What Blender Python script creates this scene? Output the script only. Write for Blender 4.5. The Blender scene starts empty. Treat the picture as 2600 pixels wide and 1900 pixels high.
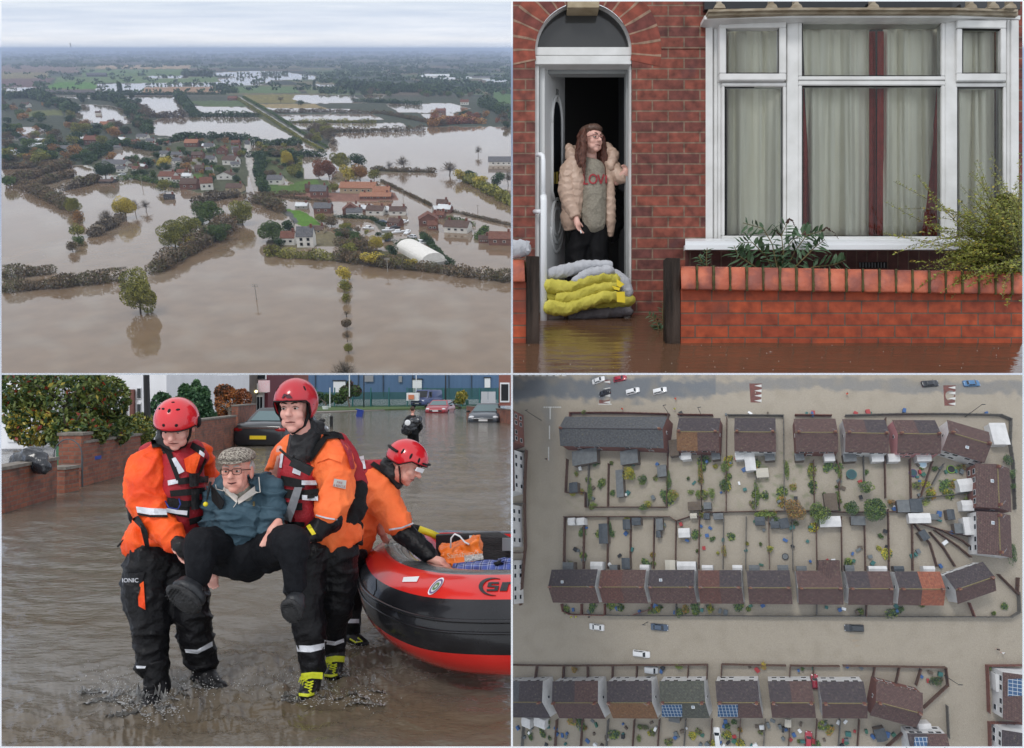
import bpy,bmesh,math,random
from mathutils import Vector,Matrix,noise
from math import radians as R_,sin,cos,pi
V=Vector
SC=bpy.context.scene
COL=SC.collection
FPX=1950.0
EYE=1.74
PITCH=math.atan(54.6/FPX)
CAMP=V((0,0,EYE))
CF=V((0,cos(PITCH),sin(PITCH)));CU=V((0,-sin(PITCH),cos(PITCH)));CR=V((1,0,0))
cd=bpy.data.cameras.new('camera');cam=bpy.data.objects.new('camera',cd);COL.objects.link(cam)
cam.location=CAMP;cam.rotation_euler=(pi/2+PITCH,0,0)
cd.sensor_width=36;cd.lens=36*FPX/2600;cd.clip_start=.05;cd.clip_end=2e5
SC.camera=cam
W=bpy.data.worlds.new('World');SC.world=W;W.use_nodes=True
nt=W.node_tree;nt.nodes.clear()
out=nt.nodes.new('ShaderNodeOutputWorld');bg=nt.nodes.new('ShaderNodeBackground')
sky=nt.nodes.new('ShaderNodeTexSky');sky.sky_type='NISHITA';sky.sun_disc=False
SUN_DIR=V((-0.35,-0.75,0.85)).normalized()
sky.sun_elevation=math.asin(SUN_DIR.z);sky.sun_rotation=math.atan2(SUN_DIR.x,SUN_DIR.y)
mx=nt.nodes.new('ShaderNodeMix');mx.data_type='RGBA';mx.inputs[0].default_value=.93
nt.links.new(sky.outputs[0],mx.inputs[6])
tc=nt.nodes.new('ShaderNodeTexCoord');sx=nt.nodes.new('ShaderNodeSeparateXYZ')
cr=nt.nodes.new('ShaderNodeValToRGB');mr=nt.nodes.new('ShaderNodeMapRange')
mr.inputs[1].default_value=-1;mr.inputs[2].default_value=1
nt.links.new(tc.outputs['Generated'],sx.inputs[0]);nt.links.new(sx.outputs[2],mr.inputs[0])
nt.links.new(mr.outputs[0],cr.inputs[0])
e=cr.color_ramp.elements
e[0].position=.15;e[0].color=(1.6,1.65,1.75,1)
e[1].position=.27;e[1].color=(9.5,9.9,10.2,1)
k=e.new(.62);k.color=(9.0,9.4,10.1,1)
k=e.new(1.0);k.color=(9.0,9.3,9.8,1)
nt.links.new(cr.outputs[0],mx.inputs[7]);nt.links.new(mx.outputs[2],bg.inputs[0])
bg.inputs[1].default_value=.1
nt.links.new(bg.outputs[0],out.inputs[0])
sd=bpy.data.lights.new('sun','SUN');sd.energy=1.1;sd.angle=R_(14);sd.color=(1,.97,.93)
so=bpy.data.objects.new('sun',sd);COL.objects.link(so);so.rotation_euler=SUN_DIR.to_track_quat('Z','Y').to_euler()
vs=SC.view_settings;vs.view_transform='Standard';vs.look='None';vs.exposure=0.12;vs.gamma=1
SC.render.engine='CYCLES'
cy=SC.cycles;cy.use_denoising=True;cy.max_bounces=5;cy.diffuse_bounces=3;cy.glossy_bounces=3
cy.transmission_bounces=3;cy.transparent_max_bounces=6;cy.volume_bounces=0;cy.caustics_reflective=False;cy.caustics_refractive=False
ORG={'TL':(0,0),'TR':(1300,0),'BL':(0,950),'BR':(1300,950)}
LIM={'TL':(4,4,1297.3,947.6),'TR':(1302.3,4,2596,947.6),'BL':(4,952.3,1297.3,1895.5),'BR':(1302.3,952.3,2596,1895.5)}
KZ=1300/2261.0;FZ=FPX/KZ
def ray(p,x,y):
 X=ORG[p][0]+x*KZ;Y=ORG[p][1]+y*KZ
 return CF+CR*((X-1300)/FPX)+CU*((950-Y)/FPX)
def at(p,x,y,D):return CAMP+ray(p,x,y)*D
PANEL=['BL'];REG={}
def on_plane(p,x,y,o,n):
 r=ray(p,x,y);return CAMP+r*((o-CAMP).dot(n)/r.dot(n))
def gw(x,y,z=0):return on_plane('BL',x,y,V((0,0,z)),V((0,0,1)))
MC={}
def mat(name,c,c2=None,sc=4,r=.6,bump=0,bs=30,metal=0,coat=0,spec=.5,stretch=None,trans=0,ior=1.45,sheen=0,c3=None,s3=1,det=4,alpha=1):
 if name in MC:return MC[name]
 m=bpy.data.materials.new(name);m.use_nodes=True;t=m.node_tree;b=t.nodes['Principled BSDF']
 b.inputs['Base Color'].default_value=(*c,1);b.inputs['Roughness'].default_value=r;b.inputs['Metallic'].default_value=metal
 b.inputs['Specular IOR Level'].default_value=spec;b.inputs['Coat Weight'].default_value=coat
 b.inputs['Transmission Weight'].default_value=trans;b.inputs['IOR'].default_value=ior
 b.inputs['Sheen Weight'].default_value=sheen;b.inputs['Alpha'].default_value=alpha
 tcn=t.nodes.new('ShaderNodeTexCoord');mp=t.nodes.new('ShaderNodeMapping');t.links.new(tcn.outputs['Object'],mp.inputs[0])
 if stretch:mp.inputs['Scale'].default_value=stretch
 col=None
 if c2 is not None:
  n=t.nodes.new('ShaderNodeTexNoise');n.inputs['Scale'].default_value=sc;n.inputs['Detail'].default_value=det;t.links.new(mp.outputs[0],n.inputs[0])
  rp=t.nodes.new('ShaderNodeValToRGB');rp.color_ramp.elements[0].position=.36;rp.color_ramp.elements[1].position=.64
  rp.color_ramp.elements[0].color=(*c,1);rp.color_ramp.elements[1].color=(*c2,1);t.links.new(n.outputs[0],rp.inputs[0]);col=rp.outputs[0]
  if c3 is not None:
   n2=t.nodes.new('ShaderNodeTexNoise');n2.inputs['Scale'].default_value=s3;n2.inputs['Detail'].default_value=5;t.links.new(mp.outputs[0],n2.inputs[0])
   r2=t.nodes.new('ShaderNodeValToRGB');r2.color_ramp.elements[0].position=.48;r2.color_ramp.elements[1].position=.62
   t.links.new(n2.outputs[0],r2.inputs[0]);mm=t.nodes.new('ShaderNodeMix');mm.data_type='RGBA'
   t.links.new(r2.outputs[0],mm.inputs[0]);t.links.new(col,mm.inputs[6]);mm.inputs[7].default_value=(*c3,1);col=mm.outputs[2]
  t.links.new(col,b.inputs['Base Color'])
 if bump:
  n=t.nodes.new('ShaderNodeTexNoise');n.inputs['Scale'].default_value=bs;n.inputs['Detail'].default_value=3;t.links.new(mp.outputs[0],n.inputs[0])
  bn=t.nodes.new('ShaderNodeBump');bn.inputs['Strength'].default_value=bump;bn.inputs['Distance'].default_value=.02
  t.links.new(n.outputs[0],bn.inputs['Height']);t.links.new(bn.outputs[0],b.inputs['Normal'])
 MC[name]=m;return m
def brick_mat(name,c1,c2,mortar,w,h,ms=.06,off=.5,r=.75,bump=.5,rot=None,dirt=None,noise_amt=.25,bias=0,spec=.5,mmul=1,nsc=14):
 """bricks laid out in the object's own u,v (UV map in metres)"""
 if name in MC:return MC[name]
 m=bpy.data.materials.new(name);m.use_nodes=True;t=m.node_tree;b=t.nodes['Principled BSDF']
 tcn=t.nodes.new('ShaderNodeTexCoord');br=t.nodes.new('ShaderNodeTexBrick')
 br.offset=off;br.squash=1
 br.inputs['Color1'].default_value=(*c1,1);br.inputs['Color2'].default_value=(*c2,1);br.inputs['Mortar'].default_value=(*mortar,1)
 br.inputs['Scale'].default_value=1;br.inputs['Mortar Size'].default_value=ms*h;br.inputs['Brick Width'].default_value=w;br.inputs['Row Height'].default_value=h
 br.inputs['Mortar Smooth'].default_value=.3;br.inputs['Bias'].default_value=bias
 t.links.new(tcn.outputs['UV'],br.inputs['Vector'])
 n=t.nodes.new('ShaderNodeTexNoise');n.inputs['Scale'].default_value=nsc;n.inputs['Detail'].default_value=6;t.links.new(tcn.outputs['UV'],n.inputs[0])
 mm=t.nodes.new('ShaderNodeMix');mm.data_type='RGBA';mm.blend_type='MULTIPLY';mm.inputs[0].default_value=1
 rp=t.nodes.new('ShaderNodeValToRGB');rp.color_ramp.elements[0].position=.3;rp.color_ramp.elements[1].position=.7
 lo=1-noise_amt;rp.color_ramp.elements[0].color=(lo,lo,lo,1);rp.color_ramp.elements[1].color=(1+noise_amt*.4,)*3+(1,)
 t.links.new(n.outputs[0],rp.inputs[0]);t.links.new(br.outputs[0],mm.inputs[6]);t.links.new(rp.outputs[0],mm.inputs[7])
 col=mm.outputs[2]
 if dirt:
  n2=t.nodes.new('ShaderNodeTexNoise');n2.inputs['Scale'].default_value=dirt[1];n2.inputs['Detail'].default_value=5;t.links.new(tcn.outputs['UV'],n2.inputs[0])
  r2=t.nodes.new('ShaderNodeValToRGB');r2.color_ramp.elements[0].position=dirt[2];r2.color_ramp.elements[1].position=dirt[2]+.18
  m2=t.nodes.new('ShaderNodeMix');m2.data_type='RGBA';t.links.new(n2.outputs[0],r2.inputs[0]);t.links.new(r2.outputs[0],m2.inputs[0])
  t.links.new(col,m2.inputs[6]);m2.inputs[7].default_value=(*dirt[0],1);col=m2.outputs[2]
 t.links.new(col,b.inputs['Base Color']);b.inputs['Roughness'].default_value=r;b.inputs['Specular IOR Level'].default_value=spec
 bn=t.nodes.new('ShaderNodeBump');bn.inputs['Strength'].default_value=bump;bn.inputs['Distance'].default_value=.01
 ad=t.nodes.new('ShaderNodeMath');ad.operation='MULTIPLY_ADD';t.links.new(n.outputs[0],ad.inputs[0]);ad.inputs[1].default_value=.5
 inv=t.nodes.new('ShaderNodeMath');inv.operation='SUBTRACT';inv.inputs[0].default_value=1;t.links.new(br.outputs['Fac'],inv.inputs[1])
 t.links.new(inv.outputs[0],ad.inputs[2]);t.links.new(ad.outputs[0],bn.inputs['Height']);t.links.new(bn.outputs[0],b.inputs['Normal'])
 MC[name]=m;return m
def rot_to(d):
 return V(d).normalized().to_track_quat('Z','Y').to_matrix()
class MB:
 def __init__(s):s.v=[];s.f=[];s.m=[];s.uv={}
 def add(s,vs,fs,mi=0):
  o=len(s.v);s.v+=[V(q)for q in vs];s.f+=[tuple(i+o for i in f)for f in fs];s.m+=[mi]*len(fs);return s
 def box(s,c,sz,M=None,mi=0,taper=1):
  x,y,z=[q/2 for q in sz];vs=[]
  for k in(-1,1):
   tt=1 if k<0 else taper
   for i,j in((-1,-1),(1,-1),(1,1),(-1,1)):vs.append(V((i*x*tt,j*y*tt,k*z)))
  if M is not None:vs=[M@q for q in vs]
  c=V(c);vs=[q+c for q in vs]
  return s.add(vs,[(3,2,1,0),(4,5,6,7),(0,1,5,4),(1,2,6,5),(2,3,7,6),(3,0,4,7)],mi)
 def tube(s,pts,rad,n=8,cap=True,mi=0,flat=None,mfun=None,up=None):
  pts=[V(p)for p in pts];N=len(pts)
  if not hasattr(rad,'__len__'):rad=[rad]*N
  o=len(s.v);pr=None
  for i,p in enumerate(pts):
   d=(pts[min(i+1,N-1)]-pts[max(i-1,0)])
   d=d.normalized()if d.length>1e-9 else V((0,0,1))
   if pr is None:
    pr=V(up)if up is not None else(V((0,0,1))if abs(d.z)<.9 else V((1,0,0)))
   a=(pr-d*pr.dot(d)).normalized();b=d.cross(a);pr=a
   fl=flat[i]if flat else 1
   for k in range(n):
    t=2*pi*k/n;s.v.append(p+(a*cos(t)*fl+b*sin(t))*rad[i])
  for i in range(N-1):
   for k in range(n):
    k2=(k+1)%n
    s.f.append((o+i*n+k,o+i*n+k2,o+(i+1)*n+k2,o+(i+1)*n+k));s.m.append(mfun(i,k)if mfun else mi)
  if cap:
   s.f.append(tuple(o+k for k in range(n))[::-1]);s.m.append(mi)
   s.f.append(tuple(o+(N-1)*n+k for k in range(n)));s.m.append(mi)
  return s
 def cyl(s,a,b,r,r2=None,n=12,mi=0):return s.tube([a,b],[r,r if r2 is None else r2],n,True,mi)
 def ell(s,c,r,M=None,n=12,m=8,mi=0):
  if not hasattr(r,'__len__'):r=(r,r,r)
  o=len(s.v);c=V(c)
  for i in range(m+1):
   ph=pi*i/m
   for k in range(n):
    t=2*pi*k/n;q=V((r[0]*sin(ph)*cos(t),r[1]*sin(ph)*sin(t),r[2]*cos(ph)))
    s.v.append(c+(M@q if M is not None else q))
  for i in range(m):
   for k in range(n):
    k2=(k+1)%n;s.f.append((o+i*n+k,o+(i+1)*n+k,o+(i+1)*n+k2,o+i*n+k2));s.m.append(mi)
  return s
 def cap(s,a,b,ra,rb,n=12,fl=1,up=None):
  """capsule"""
  a=V(a);b=V(b);d=(b-a);L=d.length;d=d/max(L,1e-6);pts=[];rr=[]
  for q in(-.97,-.8,-.5):pts.append(a+d*ra*q);rr.append(ra*math.sqrt(1-q*q))
  pts+=[a,b];rr+=[ra,rb]
  for q in(.5,.8,.97):pts.append(b+d*rb*q);rr.append(rb*math.sqrt(1-q*q))
  return s.tube(pts,rr,n,flat=[fl]*len(pts),up=up)
 def chain(s,pts,rr,n=12,fl=1,up=None):
  for i in range(len(pts)-1):s.cap(pts[i],pts[i+1],rr[i],rr[i+1],n,fl,up)
  return s
 def prism(s,pts,off,mi=0):
  """solid: polygon pts pushed along off"""
  pts=[V(p)for p in pts];off=V(off);n=len(pts)
  return s.add(pts+[p+off for p in pts],[tuple(range(n))[::-1],tuple(range(n,2*n))]+[(i,(i+1)%n,(i+1)%n+n,i+n)for i in range(n)],mi)
 def build(s,name,m,parent=None,loc=False,smooth=False,uvf=None,label=None):
  me=bpy.data.meshes.new(name);o=bpy.data.objects.new(name,me)
  vs=s.v
  if parent is not None:
   if not loc:
    r=parent
    M=ROOTM[rootof(parent).name].inverted();vs=[M@q for q in vs]
   o.parent=parent
  elif not loc:
   c=V(((min(q.x for q in vs)+max(q.x for q in vs))/2,(min(q.y for q in vs)+max(q.y for q in vs))/2,min(q.z for q in vs)))
   vs=[q-c for q in vs];o.location=c
  me.from_pydata([tuple(q)for q in vs],[],s.f)
  ms=m if isinstance(m,(list,tuple))else[m]
  for q in ms:me.materials.append(q)
  if len(ms)>1:me.polygons.foreach_set('material_index',s.m)
  if smooth:me.polygons.foreach_set('use_smooth',[True]*len(me.polygons))
  if uvf:
   ul=me.uv_layers.new(name='uv')
   for p in me.polygons:
    for li in p.loop_indices:
     vi=me.loops[li].vertex_index;ul.data[li].uv=uvf(s.v[vi],p.normal)
  me.update();COL.objects.link(o);REG[o.name]=PANEL[0]
  if label:o['label']=label
  return o
ROOTM={}
def rootof(o):
 while o.parent:o=o.parent
 return o
def tag(o,label=None,cat=None,group=None,kind=None):
 if label:o['label']=label
 if cat:o['category']=cat
 if group:o['group']=group
 if kind:o['kind']=kind
 return o
def thing(name,label,cat,M=None,group=None):
 if M is None:M=Matrix.Identity(4)
 elif isinstance(M,Vector):M=Matrix.Translation(M)
 o=bpy.data.objects.new(name,None);COL.objects.link(o);o.empty_display_size=.1
 o.matrix_world=M;ROOTM[o.name]=M.copy();REG[o.name]=PANEL[0]
 return tag(o,label,cat,group)
def frame(o,x,z):
 """matrix with origin o, x axis, z axis (up)"""
 z=V(z).normalized();x=V(x);x=(x-z*x.dot(z)).normalized();y=z.cross(x)
 M=Matrix((x,y,z)).transposed().to_4x4();M.translation=V(o);return M
KIDS={}
def copy_tree(o,M=None,label=None,parent=None):
 c=o.copy();COL.objects.link(c);REG[c.name]=PANEL[0]
 if parent is not None:c.parent=parent
 if M is not None:c.matrix_world=M;ROOTM[c.name]=M.copy()
 if label:c['label']=label
 for ch in list(o.children):
  copy_tree(ch,None,None,c)
 return c
def finish_mesh(o,voxel=None,smooth=0,disp=0,ds=6,seed=0,sub=0,stretch=(1,1,1),dec=None,crease=0):
 """voxel-remesh several overlapping shapes into one continuous skin, relax it and add folds"""
 if voxel:
  md=o.modifiers.new('r','REMESH');md.mode='VOXEL';md.voxel_size=voxel
 if smooth:
  md=o.modifiers.new('s','SMOOTH');md.iterations=smooth;md.factor=.5
 if sub:
  md=o.modifiers.new('u','SUBSURF');md.levels=sub;md.render_levels=sub
 dg=bpy.context.evaluated_depsgraph_get();dg.update()
 me=bpy.data.meshes.new_from_object(o.evaluated_get(dg));o.modifiers.clear()
 old=o.data;mats=list(old.materials);o.data=me;me.name=o.name
 if not me.materials:
  for q in mats:me.materials.append(q)
 bpy.data.meshes.remove(old)
 if disp:
  me.update();nn=[v.normal.copy()for v in me.vertices];sv=V((seed*7.3,seed*1.7,seed*3.1))
  for i,v in enumerate(me.vertices):
   q=V((v.co.x*stretch[0],v.co.y*stretch[1],v.co.z*stretch[2]))*ds+sv
   a=noise.noise(q);b=noise.noise(q*2.3+V((9,2,4)))
   h=max(0,1-abs(a)*2.6)**2*1.3+max(0,1-abs(b)*2.6)**2*.5-.35+a*.5
   v.co+=nn[i]*disp*h
 me.polygons.foreach_set('use_smooth',[True]*len(me.polygons));me.update();return o
def text_mesh(s,size,name,m,parent,M,ext=.001,align='CENTER',sx=1,shear=0):
 c=bpy.data.curves.new('t','FONT');c.body=s;c.size=size;c.extrude=ext;c.align_x=align;c.align_y='CENTER';c.shear=shear
 c.resolution_u=3
 o=bpy.data.objects.new('t',c);COL.objects.link(o);dg=bpy.context.evaluated_depsgraph_get();dg.update()
 me=bpy.data.meshes.new_from_object(o.evaluated_get(dg));bpy.data.objects.remove(o);bpy.data.curves.remove(c)
 b=MB();b.add([M@V((v.co.x*sx,v.co.y,v.co.z))for v in me.vertices],[tuple(p.vertices)for p in me.polygons])
 bpy.data.meshes.remove(me);return b.build(name,m,parent)
def leaves(b,n,blobs,size,rnd,hollow=.35,mi=(0,),flat=1.0,up=None,elong=1.6):
 """n leaf faces spread through ellipsoids blobs = [(centre, (rx,ry,rz), weight)]"""
 tot=sum(q[2]for q in blobs);v=b.v;f=b.f;m=b.m
 for c,r,w in blobs:
  cnt=int(n*w/tot);mm=rnd.choice(mi)
  for _ in range(cnt):
   while 1:
    d=V((rnd.uniform(-1,1),rnd.uniform(-1,1),rnd.uniform(-1,1)));l=d.length
    if .01<l<1:break
   q=d/l*(hollow+(1-hollow)*l**.5);p=V(c)+V((q.x*r[0],q.y*r[1],q.z*r[2]))
   a=V((rnd.gauss(0,1),rnd.gauss(0,1),rnd.gauss(0,1))).normalized();e=a.orthogonal().normalized();e2=a.cross(e)
   th=rnd.random()*6.28;e,e2=e*cos(th)+e2*sin(th),e2*cos(th)-e*sin(th)
   s_=size*rnd.uniform(.6,1.3);o=len(v)
   v+=[p-e*s_*elong*.5,p+e2*s_*.4,p+e*s_*elong*.5,p-e2*s_*.4]
   f.append((o,o+1,o+2,o+3));m.append(mm if rnd.random()<.45 else rnd.choice(mi))
 return b
GLASSD=mat('dark_window_glass',(.012,.015,.018),None,1,.08,spec=.6)
UP=mat('white_upvc',(.72,.74,.76),None,1,.35)
TYRE=mat('tyre_rubber',(.012,.012,.012),None,1,.8);CHROME=mat('bright_trim',(.6,.6,.62),None,1,.25,metal=1)
LAMPW=mat('clear_lamp',(.7,.72,.75),None,1,.1);LAMPR=mat('red_lamp',(.35,.01,.012),None,1,.15);PLASTIC=mat('black_trim',(.012,.012,.013),None,1,.5)
def paint(n,c):return mat('paint_'+n,c,None,1,.28,coat=.6)
def make_car(t,pm,L=4.3,Wd=1.78,kind='hatch',glass=None,detail=True,top=None):
 """x forward; z=0 at the road"""
 g=glass or GLASSD;w=Wd/2;s=L/4.3;est=kind in('estate','van')
 hood=.98 if kind!='van' else 1.15;H={'hatch':1.46,'saloon':1.44,'estate':1.5,'van':2.1}[kind]
 prof=[(-2.15,.32,.62,.86),(-2.1,.3,.9,.95),(-1.9,.25,1.0,.98),(-1.3,.22,1.0,1),(0,.2,.97,1),(1.0,.22,.96,1),(1.6,.24,.88,.97),(2.0,.28,.74,.9),(2.15,.34,.6,.8)]
 if kind=='van':prof=[(x,a,b+.18,c)for x,a,b,c in prof]
 b=MB();rings=[]
 for x,z0,z1,k in prof:
  W_=w*k;x*=s
  rings.append([(x,-W_*.9,z0),(x,-W_,z0+.12),(x,-W_*1.0,(z0+z1)/2+.05),(x,-W_*.94,z1-.03),(x,-W_*.8,z1),(x,0,z1+.025),(x,W_*.8,z1),(x,W_*.94,z1-.03),(x,W_,(z0+z1)/2+.05),(x,W_,z0+.12),(x,W_*.9,z0)])
 vs=[q for r in rings for q in r];n=11;fs=[]
 for i in range(len(rings)-1):
  for k in range(n):k2=(k+1)%n;fs.append((i*n+k,i*n+k2,(i+1)*n+k2,(i+1)*n+k)[::-1])
 fs.append(tuple(range(n)));fs.append(tuple((len(rings)-1)*n+k for k in range(n))[::-1]);b.add(vs,fs)
 x0,x1=((-1.95,-1.45)if kind in('hatch',)else((-1.55,-.95)if kind=='saloon' else(-2.08,-1.95)));y0,y1=(1.15,.45)if kind!='van' else(1.35,.95)
 zb=.95 if kind!='van' else 1.1;bt=[(x0*s,-w*.9),(y0*s,-w*.88),(y0*s,w*.88),(x0*s,w*.9)];tp=[(x1*s,-w*.66),(y1*s,-w*.64),(y1*s,w*.64),(x1*s,w*.66)]
 if kind=='van':tp=[(x,y*1.25)for x,y in tp]
 b.add([(x,y,zb)for x,y in bt]+[(x,y,H-.04)for x,y in tp]+[(x*.93+(-.03 if not est else 0),y*.85,H)for x,y in tp],[(0,1,5,4),(1,2,6,5),(2,3,7,6),(3,0,4,7),(4,5,9,8),(5,6,10,9),(6,7,11,10),(7,4,8,11),(8,9,10,11)])
 body=b.build('body',pm,t,loc=True,smooth=False)
 md=body.modifiers.new('b','BEVEL');md.width=.035;md.segments=2;md.limit_method='ANGLE';md.angle_limit=.5;finish_mesh(body)
 def pane(nm,q,off,m=g,f=(.06,.94,.1,.9)):
  A,B,C,D=[V(v)for v in q];u0,u1,v0,v1=f
  def pt(u,v):return(A*(1-u)+B*u)*(1-v)+(D*(1-u)+C*u)*v
  pts=[pt(u0,v0),pt(u1,v0),pt(u1,v1),pt(u0,v1)];nn=(pts[1]-pts[0]).cross(pts[3]-pts[0]).normalized()*off
  k=MB();k.prism([p-nn for p in pts],nn*2.2);return k.build(nm,m,t,loc=True)
 B_=[V((x,y,zb))for x,y in bt];T_=[V((x,y,H-.04))for x,y in tp]
 pane('windscreen',(B_[1],B_[2],T_[2],T_[1]),.012);pane('rear_window',(B_[3],B_[0],T_[0],T_[3]),.012,f=(.1,.9,.2,.85))
 if kind!='van' or detail:
  for sgn,(a,c,d,e_)in(('l',(B_[0],B_[1],T_[1],T_[0])),('r',(B_[2],B_[3],T_[3],T_[2]))):
   if kind=='van':pane('side_window',(a,c,d,e_),.012,f=(.72,.95,.1,.8)if sgn=='l' else(.05,.28,.1,.8))
   else:pane('side_window',(a,c,d,e_),.012,f=(.1,.48,.1,.85));pane('side_window',(a,c,d,e_),.012,f=(.52,.88,.1,.85))
 for x in(-1.32*s,1.38*s):
  for q in(-1,1):
   k=MB();k.cyl((x,q*(w-.22),.31),(x,q*(w+.005),.31),.31,n=18);wh=k.build('wheel',TYRE,t,loc=True)
   if detail:k=MB();k.cyl((x,q*(w-.02),.31),(x,q*(w+.012),.31),.2,n=12);k.build('rim',CHROME,wh,loc=True)
 hz=.66 if kind!='van' else .8
 for q in(-1,1):
  k=MB();k.ell((2.0*s,q*w*.68,hz),(.14,.19,.1),None,10,6);k.build('headlight',LAMPW,t,loc=True,smooth=True)
  k=MB();k.ell((-2.06*s,q*w*.76,hz+.12),(.08,.2,.09),None,10,6);k.build('tail_light',LAMPR,t,loc=True,smooth=True)
  k=MB();k.ell((.85*s,q*(w+.1),.98 if kind!='van' else 1.3),(.06,.12,.07),None,8,6);k.build('wing_mirror',PLASTIC if detail else pm,t,loc=True,smooth=True)
 if detail:
  k=MB();k.box((2.13*s,0,.5),(.06,w*1.1,.14));k.build('grille',PLASTIC,t,loc=True)
  k=MB();k.box((-2.16*s,0,.55),(.02,.52,.11));k.build('number_plate',mat('yellow_plate',(.75,.55,.03),None,1,.4),t,loc=True)
  k=MB();k.box((2.17*s,0,.5),(.02,.52,.11));k.build('number_plate',mat('white_plate',(.7,.7,.7),None,1,.4),t,loc=True)
  k=MB();k.box((-2.13*s,0,.84),(.04,w*1.5,.035));k.build('chrome_strip',CHROME,t,loc=True)
 return t
BARK=mat('bark',(.07,.055,.04),(.11,.09,.07),12,.9,.6,25)
def crown(b,c,R,n,size,rnd,mi=(0,),k=7,squash=1.0,hollow=.3):
 bl=[]
 for i in range(k):
  a=6.283*i/k+rnd.uniform(-.5,.5);q=rnd.uniform(.25,.6);z=rnd.uniform(-.45,.5)
  bl.append((V(c)+V((cos(a)*q*R[0],sin(a)*q*R[1],z*R[2])),[v*rnd.uniform(.36,.6)for v in R],rnd.uniform(.6,1.2)))
 bl.append((V(c),[v*.7 for v in R],.8));return leaves(b,n,bl,size,rnd,hollow,mi)
def trunk_mb(rnd,base,top,R,r=.2,limbs=6):
 b=MB();base=V(base);top=V(top);m=base.lerp(top,.5)+V((rnd.uniform(-.1,.1),rnd.uniform(-.1,.1),0))*(top-base).length
 b.tube([base,m,top],[r,r*.75,r*.35],7)
 for i in range(limbs):
  f=rnd.uniform(.35,.95);a=rnd.uniform(0,6.28);s_=base.lerp(top,f);e_=s_+V((cos(a)*R*.75,sin(a)*R*.75,R*rnd.uniform(.3,.9)))
  b.tube([s_,s_.lerp(e_,.5)+V((0,0,R*.1)),e_],[r*.4,r*.25,r*.08],5)
 return b
PANEL[0]='BL'
from mathutils.bvhtree import BVHTree
def P(x,y,d):return at('BL',x,y,d)
def rp(px,d):return px*d/FZ
def ch(b,L,n=12,fl=1,up=None,pf=None):
 PF=pf or P
 return b.chain([PF(x,y,d)for x,y,d,r in L],[rp(r,d)for x,y,d,r in L],n,fl,up)
ORANGE=mat('orange_fabric',(.95,.095,.012),(1.0,.13,.02),5,.55,.4,35,spec=.35,c3=(.78,.065,.012),s3=4)
ORANGE2=mat('orange_fabric_faded',(.90,.15,.04),(.98,.21,.06),5,.62,.3,50,spec=.3)
VRED=mat('vest_red_fabric',(.33,.012,.022),(.42,.018,.03),12,.6,.3,90)
BLACKF=mat('black_drysuit_fabric',(.004,.004,.005),(.009,.009,.011),9,.42,.4,40,spec=.25)
TROUS=mat('charcoal_trouser_cloth',(.006,.0065,.009),(.010,.011,.014),30,.75,.3,120,spec=.2)
STRAP=mat('black_webbing',(.007,.007,.008),None,1,.6,.4,200,spec=.3)
GLOVE=mat('black_rubber',(.008,.008,.009),(.018,.018,.02),20,.35,.2,60,spec=.35)
REFL=mat('reflective_tape',(.55,.57,.62),(.68,.70,.75),30,.35,.1,100)
HELM=mat('red_helmet_shell',(.62,.012,.022),(.68,.02,.03),3,.22,.04,40,coat=.8)
SKIN=mat('skin_pale',(.70,.34,.28),(.76,.42,.35),14,.5,.15,120)
SKINR=mat('skin_ruddy',(.66,.26,.20),(.74,.40,.32),10,.5,.25,90)
EYEW=mat('eye_white',(.55,.5,.47),None,1,.25);EYED=mat('eye_iris',(.03,.025,.02),None,1,.2)
BROW=mat('brow_hair',(.06,.035,.022),None,1,.8);LIP=mat('lip',(.34,.10,.085),None,1,.45)
LIPD=mat('mouth_shadow',(.09,.02,.02),None,1,.6)
GREYH=mat('grey_hair',(.30,.29,.28),(.5,.48,.46),60,.8)
NECK=mat('neoprene_grey',(.018,.019,.021),(.035,.035,.038),14,.5,.3,60,spec=.3)
DENIM=mat('blue_grey_jacket_cloth',(.035,.075,.105),(.055,.105,.14),8,.75,.4,150)
YEL=mat('yellow_plastic',(.75,.62,.02),None,1,.45)
SOLE=mat('dark_rubber_sole',(.014,.014,.015),(.028,.028,.03),30,.6,.4,60)
WHITEP=mat('white_plastic',(.78,.8,.82),None,1,.4)
def headframe(c,face,up=(0,0,1)):
 fy=V(face).normalized();fz=V(up);fz=(fz-fy*fz.dot(fy)).normalized();fx=fz.cross(fy)*-1
 M=Matrix((fx,fy,fz)).transposed().to_4x4();M.translation=V(c);return M
def head_shape(b,M,s=1.0,old=0,long=1.0):
 R3=M.to_3x3()
 def e(c,r):b.ell(M@(V(c)*s),V(r)*s,R3,16,10)
 e((0,-.012,.038),(.077,.096,.082));e((0,.018,-.04),(.056+.004*old,.068,.072*long));e((0,.062,-.088*long),(.026,.024,.02))
 e((0,.05,.03),(.062,.045,.06))
 for q in(-1,1):
  e((q*.034,.062,-.02),(.027,.027,.03));e((q*.03,.083,.034),(.028,.014,.011));e((q*.079,-.008,-.004),(.012,.02+.003*old,.034+.006*old))
  e((q*.011,.103,-.022),(.011,.012,.009));e((q*.03,.05,-.06*long),(.03,.03,.03))
  if old:e((q*.038,.074,-.052),(.018,.012,.03))
 b.chain([M@(V(q)*s)for q in((0,.086,.022),(0,.105,-.004),(0,.119,-.02))],[.011*s,.012*s,.0145*s],10)
 e((0,.070,-.055*long),(.034,.022,.022));e((0,.05,-.03),(.05,.045,.05))
 for q in(-1,1):e((q*.031,.083,.0165),(.0185,.0085,.006))
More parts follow.
